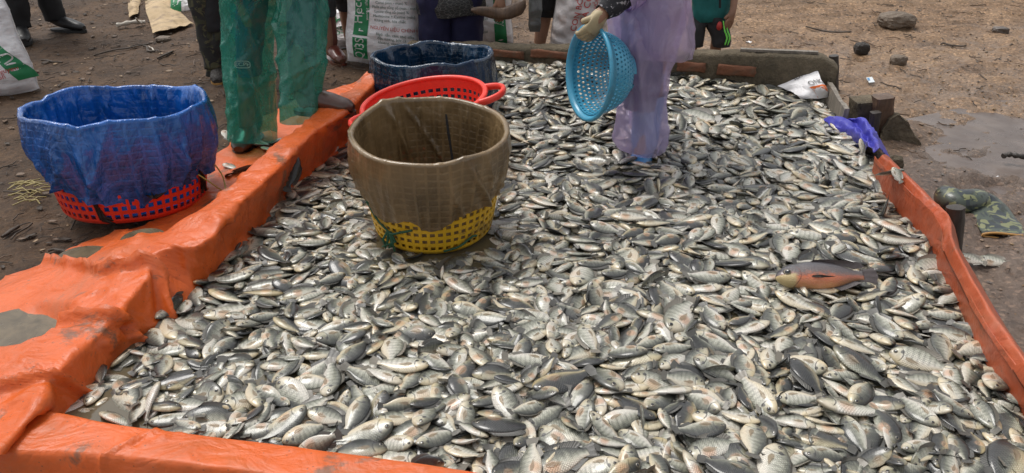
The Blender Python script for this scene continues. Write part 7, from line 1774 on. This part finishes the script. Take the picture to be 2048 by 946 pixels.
def post(name, label, p0, p1, r0, r1, mat, seed=1, cat='post', sq=1.0):
    p0, p1 = Vector(p0), Vector(p1); n, k = 26, 18; R = []; d = (p1 - p0).normalized(); a = d.cross(Vector((0, 1, 0))).normalized(); b_ = a.cross(d)
    for i in range(n + 1):
        s = i / n; c = p0.lerp(p1, s); r = r0 + (r1 - r0) * s; ring = []
        for j in range(k):
            q = 2 * math.pi * j / k; cq, sq_ = math.cos(q), math.sin(q); e = sq; cx = math.copysign(abs(cq) ** e, cq); sx = math.copysign(abs(sq_) ** e, sq_)
            w = 1 + .22 * float(fbm(np.array(cq * 1.6 + seed), np.array(sq_ * 1.6), np.array(s * 3.), seed=seed, oct=3)) + .06 * float(vnoise(np.array(q * 4), np.array(s * 2.), seed=seed + 2)); ring.append(c + (a * cx + b_ * sx) * r * w)
        R.append(ring)
    mb = MB(); mb.grid(R, wrap=True); top = sum(R[-1], Vector()) / k + d * r1 * .12; mb.add(R[-1] + [top], [(j, (j + 1) % k, k) for j in range(k)])
    return tag(mb.build(name, mat, smooth=sq > .6), label, cat)
w = (Vector((1.76, 3.955)) - Vector((-.66, 4.66))).normalized()
def wall_top(px, dz=.012, off=.05):
    for s in np.linspace(0, 2.5, 1200):
        p = Vector((-.66, 4.66)) + w * s
        if abs(pix((p.x, p.y, .25))[0] - px) < 1.6: break
    yt = np.interp(px, [700, 960, 1130, 1340, 1480, 1640], [89, 92, 97, 107, 108, 114]); return Vector((p.x - w.y * off, p.y + w.x * off, solve_z(p.x, p.y, yt) + dz))
plank('wooden_lath', 'thin weathered wooden lath lying on top of the low back wall', wall_top(1478), wall_top(1632, .010), .03, .014, M['grey_wood'], 3)
p0 = at(1664, 186, -.02); p1 = aty(1668, 111, p0.y + .0)
post('wooden_post', 'dark wooden stake standing just behind the printed sack end', p0, (p1.x, p1.y, p1.z), .034, .026, M['dark_wood'], 2, sq=.75)
p0 = at(1903, 512, 0); p1 = aty(1912, 414, p0.y + .02)
post('wooden_post', 'short black wooden stake outside the right orange edge', p0, p1, .033, .030, M['dark_wood'], 7)
plank('edge_board', 'narrow wet board on edge along the right side of the pen', at(1656, 182, .15), at(1690, 237, .17), .022, .09, M['grey_wood'], 5)
p0 = at(1722, 285, 0); p1 = aty(1727, 196, p0.y)
post('mud_block', 'dark square block of mortar behind the blue tarpaulin, left of the tall board', at(1722, 262, 0), aty(1730, 198, at(1722, 262, 0).y), .062, .058, M['cement'], 11, 'block', .22)
post('wooden_board', 'tall reddish broken board standing upright behind the small stake', at(1758, 272, 0), aty(1766, 192, at(1758, 272, 0).y), .042, .044, M['brown_wood'], 13, 'board', .2)
post('wooden_post', 'short square stake in front of the tall broken board', at(1744, 284, 0), aty(1751, 224, at(1744, 284, 0).y), .021, .022, M['dark_wood'], 17, sq=.3)
def rock(name, label, px, py, sx, sy, sz, mat, seed, sink=.3, cat='stone', yaw=0.0, z=None, ang=1.0):
    p = at(px, py, 0); g = gh(p.x, p.y) if z is None else z; bmm = bmesh.new(); bmesh.ops.create_icosphere(bmm, subdivisions=4, radius=1)
    for v in bmm.verts:
        c = v.co.copy(); k = 1 + .35 * float(fbm(np.array(c.x * 1.3 + seed), np.array(c.y * 1.3), np.array(c.z * 1.3), seed=seed)) + .10 * float(ridged(np.array(c.x * 3), np.array(c.y * 3), np.array(c.z * 3), seed + 2))
        q = c * k; m = max(abs(q.x), abs(q.y), abs(q.z)); q = q.lerp(q * (.86 / max(m, .01)), .45 * ang); v.co = Vector((q.x * sx, q.y * sy, q.z * sz))
    me = bpy.data.meshes.new(name); bmm.to_mesh(me); bmm.free(); me.materials.append(mat)
    o = link(bpy.data.objects.new(name, me)); o.location = (p.x, p.y, g + sz * (1 - sink) * .9); o.rotation_euler = (0, 0, yaw); return tag(o, label, cat)
# broken slab of cement leaning behind
p = at(1800, 284, 0); mb = MB()
out = [(1762, 285, 0), (1768, 262, .06), (1778, 240, .12), (1796, 232, .135), (1815, 243, .10), (1826, 262, .06), (1842, 292, 0)]
fr = [aty(x, y, p.y) for x, y, z in out]; bk = [v + Vector((.02, .10, -.01)) for v in fr]; N = len(fr)
for v in fr + bk: v.z = max(v.z, -.02)
mb.add(fr + bk, [tuple(range(N))[::-1], tuple(range(N, 2 * N))] + [(i, (i + 1) % N, N + (i + 1) % N, N + i) for i in range(N)])
o = mb.build('cement_slab', M['cement'], smooth=False)
m_ = o.modifiers.new('u', 'SUBSURF'); m_.subdivision_type = 'SIMPLE'; m_.levels = m_.render_levels = 4; bake(o)
for v in o.data.vertices: v.co += Vector((float(fbm(np.array(v.co.z * 18), np.array(v.co.x * 18), seed=2)), float(fbm(np.array(v.co.x * 16), np.array(v.co.z * 16), seed=3)), float(fbm(np.array(v.co.x * 20), np.array(v.co.y * 20), seed=4)))) * .018
tag(o, 'broken dark slab of cement leaning on the mud beside the stakes', 'slab')
rock('stone', 'large brown angular stone at the top right of the bare ground', 1788, 58, .15, .11, .06, M['stone'], 3, .35, yaw=.3)
rock('stone', 'small pale brown stone right of the dark clod', 1796, 126, .058, .045, .04, M['stone'], 9, .35)
rock('clod', 'small black clod on the bare ground behind the stake', 1722, 105, .052, .045, .045, M['dark_clod'], 12, .3, 'clod')
rock('stone', 'small dark stone in front of the broken cement slab', 1785, 335, .04, .035, .045, M['cement'], 15, .35)
rock('stone', 'rounded brown stone beside the tan paper on the left soil', 328, 84, .055, .05, .022, M['stone'], 19, .3)
rock('clod', 'low brown clod behind the top right stone row, half sunk in gravel', 2000, 66, .06, .05, .03, M['mud_lump'], 23, .4, 'clod')

# ------------------------------------------------------------------ camouflage boot lying in the mud
def lying_boot():
    t = thing('rubber_boot', G(1925, 400), 'camouflage rubber boot lying flat on the wet mud at the right', 'boot'); o = t.location
    path = [(1888, 384, .055, .030, .030), (1893, 394, .052, .050, .046), (1912, 403, .055, .056, .048), (1938, 402, .055, .054, .046), (1960, 398, .050, .060, .036), (1972, 410, .036, .078, .026), (1986, 432, .028, .084, .018), (2003, 456, .022, .086, .014), (2015, 474, .020, .088, .012)]
    K = interp([(*at(x, y, z), a, b_) for x, y, z, a, b_ in path], 50); C_ = [Vector(k[:3]) for k in K]; R = []; n = 24
    for i, c in enumerate(C_):
        tg = (C_[min(i + 1, 49)] - C_[max(0, i - 1)]).normalized(); a = tg.cross(Vector((0, 0, 1))).normalized(); b_ = a.cross(tg).normalized(); ring = []
        for k in range(n):
            q = 2 * math.pi * k / n; p = c + a * K[i][3] * math.cos(q) + b_ * K[i][4] * math.sin(q)
            d = .008 * float(fbm(np.array(p.x * 12), np.array(p.y * 12), np.array(p.z * 12), seed=9)); ring.append(p + b_ * d - o)
        R.append(ring)
    mb = MB(); mb.grid(R, wrap=True); mb.add(R[0], [tuple(range(n))]); mb.build('upper', M['camo_rubber'], t)
    mb = MB(); S_ = interp([(*at(x, y, .022), 0) for x, y in ((1880, 382), (1888, 400), (1910, 412), (1938, 413), (1960, 405))], 30)
    mb.tube([Vector(s[:3]) - o for s in S_], [(.016, .018)] * 30, 8); mb.build('sole', M['gum_sole'], t)
    mb = MB(); e = [Vector(p) for p in R[-1]]; mb.tube(e + [e[0]], .005, 6); mb.build('shaft_edge', M['gum_sole'], t)
lying_boot()

# ------------------------------------------------------------------ odds and ends on the soil
P_, o = sheet_from_pixels('paper_sheet', [
    [(290, 2, .05), (312, -6, .06), (330, -8, .055), (345, -4, .05)],
    [(292, 22, .05), (318, 16, .075), (342, 18, .06), (362, 24, .03)],
    [(300, 46, .04), (324, 42, .06), (350, 40, .05), (378, 42, .03)],
    [(306, 68, .03), (328, 62, .045), (356, 56, .035), (388, 48, .02)]], M['paper'], amp=.016, seed=401, n=40, k=36, freq=6)
tag(o, 'crumpled tan paper sack sheet lying on the left soil', 'paper')
P_, o = sheet_from_pixels('paper_scrap', [[(258, -6, .05), (270, -6, .07), (282, -4, .05)], [(256, 16, .05), (268, 14, .07), (278, 14, .05)], [(258, 34, .03), (266, 30, .05), (276, 28, .04)]], M['paper'], amp=.018, seed=411, n=24, k=20)
tag(o, 'narrow ragged strip of brown paper left of the tan sheet', 'paper')
mb = MB(); mb.tube(interp([tuple(at(233, 51, .03)), tuple(at(250, 47, .035)), tuple(at(268, 44, .04)), tuple(at(290, 44, .03))], 20), [.016 + .004 * math.sin(k) for k in range(20)], 9)
mb.tube(interp([tuple(at(272, 36, .10)), tuple(at(276, 42, .05)), tuple(at(284, 46, .03))], 8), .007, 6)
tag(mb.build('pale_stick', M['bone_white']), 'pale stripped stick lying beside the tan paper sheet', 'stick')
mb = MB(); mb.tube(interp([tuple(at(2006, 312, .02)), tuple(at(2020, 309, .025)), tuple(at(2036, 312, .025)), tuple(at(2056, 314, .02))], 20), [.012 + .003 * math.sin(k * 1.3) for k in range(20)], 8)
tag(mb.build('stick', M['dark_wood']), 'dark wet stick lying in the puddle at the right edge', 'stick')
P_, o = sheet_from_pixels('wrapper', [[(1732, 156, .012), (1744, 154, .02)], [(1738, 166, .012), (1750, 164, .016)]], M['silver'], amp=.004, seed=421, n=10, k=10, freq=20)
mb = MB(); mb.grid([[tuple(Vector(P_[i, j]) + Vector((0, 0, .004))) for j in range(1, 5)] for i in range(2, 6)]); mb.build('blue_print', M['wrap_blue'], o)
tag(o, 'small crumpled silver and blue wrapper on the bare ground', 'wrapper')
for px, py, s_, lab in ((1944, 427, .022, 'yellowish flat scrap of leaf lying in the puddle'), (1995, 364, .02, 'white scrap lying in the puddle nearest the boot'), (1497, 86, .016, 'tiny white scrap on bare ground right of the child')):
    p = G(px, py); mb = MB(); mb.grid([[(p.x + (j - 2) * s_ * .55 + .004 * math.sin(i * 2), p.y + (i - 2) * s_ * .45, max(p.z, -.018) + .008 + .006 * math.sin(j * 1.7 + i)) for j in range(5)] for i in range(5)])
    tag(solidify(mb.build('scrap', M['sack'] if 'white' in lab else M['leaf_yellow']), .002), lab, 'scrap')
# pale straw tuft left of the blue-lined basket
mb = MB(); r = random.Random(4)
for k in range(26):
    p = at(60 + r.uniform(-26, 22), 385 + r.uniform(-22, 22), .02); a = r.uniform(-.4, 1.2); L = r.uniform(.02, .06); d = Vector((math.cos(a), math.sin(a), 0)) * L
    mb.tube([p - d, p + Vector((r.uniform(-.01, .01), r.uniform(-.01, .01), .012)), p + d], .0028, 4)
tag(mb.build('straw_tuft', M['leaf_yellow']), 'small tuft of yellow straw on the soil left of the blue-lined basket', 'straw')
# bark strips and twigs one can tell apart
for i, (x0, y0, x1, y1, rr, lab) in enumerate((
        (80, 122, 126, 126, .010, 'curved brown bark strip below the black shoes'), (190, 108, 300, 92, .009, 'long dark twig lying across the left soil below the paper'), (285, 98, 322, 112, .011, 'short dark twig slanting under the tan paper'),
        (318, 122, 352, 112, .012, 'dark hooked bark piece in the middle of the left soil'), (300, 96, 316, 108, .006, 'short pale twig on the left soil under the paper'), (0, 470, 30, 452, .011, 'dark bark strip at the left edge below the blue-lined basket'), (90, 500, 150, 490, .008, 'dark twig beside the left end of the orange skirt'),
        (1610, 58, 1700, 72, .010, 'long dark twig lying on the bare ground right of the child'), (1880, 88, 1930, 92, .010, 'dark root lying across the bare ground at upper right'))):
    a = at(x0, y0, 0); b_ = at(x1, y1, 0); pts = []; r = random.Random(i)
    for s in np.linspace(0, 1, 6):
        q = a.lerp(b_, s); q.z = gh(q.x, q.y) + .012; q.y += r.uniform(-.025, .025); pts.append(tuple(q))
    mb = MB(); mb.tube(interp(pts, 22), [(rr * (1 - .5 * abs(k / 21 * 2 - 1)), rr * .6) for k in range(22)], 7)
    tag(mb.build('twig', M['twig'] if 'pale' not in lab else M['bone_white']), lab, 'twig')
def litter(name, label, n, region, mats, seed, smin, smax, kind):
    r = np.random.default_rng(seed); mb = MB(); c = 0
    while c < n:
        x = r.uniform(region[0], region[1]); y = r.uniform(region[2], region[3]); px = pix((x, y, 0))
        if not (-60 < px[0] < 2110 and -20 < px[1] < 960): c += .2; continue
        if float(seg_dist_inside(np.array([x]), np.array([y]))[0]) > -.16: c += .2; continue
        z = gh(x, y); s = r.uniform(smin, smax) * (r.random() ** 1.2 * .8 + .4); a = r.uniform(0, 2 * math.pi); m = int(r.integers(len(mats))); c += 1
        ca, sa = math.cos(a), math.sin(a)
        if kind == 'leaf':
            tl = r.uniform(-.5, .5); P = []
            for u in np.linspace(-1, 1, 5):
                row = []; wd = (1 - u * u) ** .6 * .42
                for v in (-1, 0, 1):
                    lx, ly = u * s, v * wd * s; row.append((x + lx * ca - ly * sa, y + lx * sa + ly * ca, z + .007 + abs(v) * s * .16 + s * .22 * u * u * tl + ly * tl * .5))
                P.append(row)
            mb.grid(P, m)
        elif kind == 'twig':
            q = []
            for u in (-1, -.3, .4, 1): q.append((x + u * s * ca + r.normal(0, s * .08), y + u * s * sa + r.normal(0, s * .08), z + .006 + r.uniform(0, .010)))
            mb.tube(q, s * .035 + .0012, 5, m)
        else:
            sc_ = [s * r.uniform(.7, 1.2), s * r.uniform(.6, 1.0), s * r.uniform(.4, .8)]; vs = []
            for vx, vy, vz in ((1, 0, 0), (-1, 0, 0), (0, 1, 0), (0, -1, 0), (0, 0, 1), (0, 0, -1), (.66, .66, .4), (-.66, .66, .4), (.66, -.66, .4), (-.66, -.66, .4)):
                j = 1 + r.uniform(-.2, .2); lx, ly = vx * sc_[0] * j, vy * sc_[1] * j; vs.append((x + lx * ca - ly * sa, y + lx * sa + ly * ca, z + vz * sc_[2] * j + sc_[2] * .4))
            mb.add(vs, [(4, 6, 7), (4, 7, 9), (4, 9, 8), (4, 8, 6), (6, 0, 2), (6, 2, 7), (7, 2, 1), (7, 1, 9), (9, 1, 3), (9, 3, 8), (8, 3, 0), (8, 0, 6), (5, 2, 0), (5, 1, 2), (5, 3, 1), (5, 0, 3)], m)
    return tag(mb.build(name, mats, smooth=(kind != 'pebble')), label, kind, None, 'stuff')
litter('leaf_litter', 'brown dead leaves strewn over the left soil', 1500, (-5, .2, 2.2, 8.5), [M['leaf'], M['twig'], M['leaf'], M['leaf_tan'], M['twig']], 5, .008, .032, 'leaf')
litter('twig_litter', 'thin dead twigs strewn over the left soil', 1500, (-5, .6, 2.2, 8.5), [M['twig'], M['twig'], M['leaf']], 6, .012, .06, 'twig')
litter('gravel', 'tan gravel strewn over the clay ground', 6500, (-.6, 5.5, 2.0, 8.5), [M['pebble'], M['stone'], M['leaf_tan'], M['mud_lump']], 7, .003, .011, 'pebble')
litter('grit', 'small grit and clods scattered over the dark soil', 5500, (-5, .4, 2.0, 8.5), [M['twig'], M['leaf'], M['leaf_tan'], M['twig']], 8, .002, .006, 'pebble')
litter('twig_litter', 'thin dead twigs scattered over the clay ground', 420, (.4, 5.5, 2.0, 8.5), [M['twig'], M['leaf']], 9, .015, .07, 'twig')
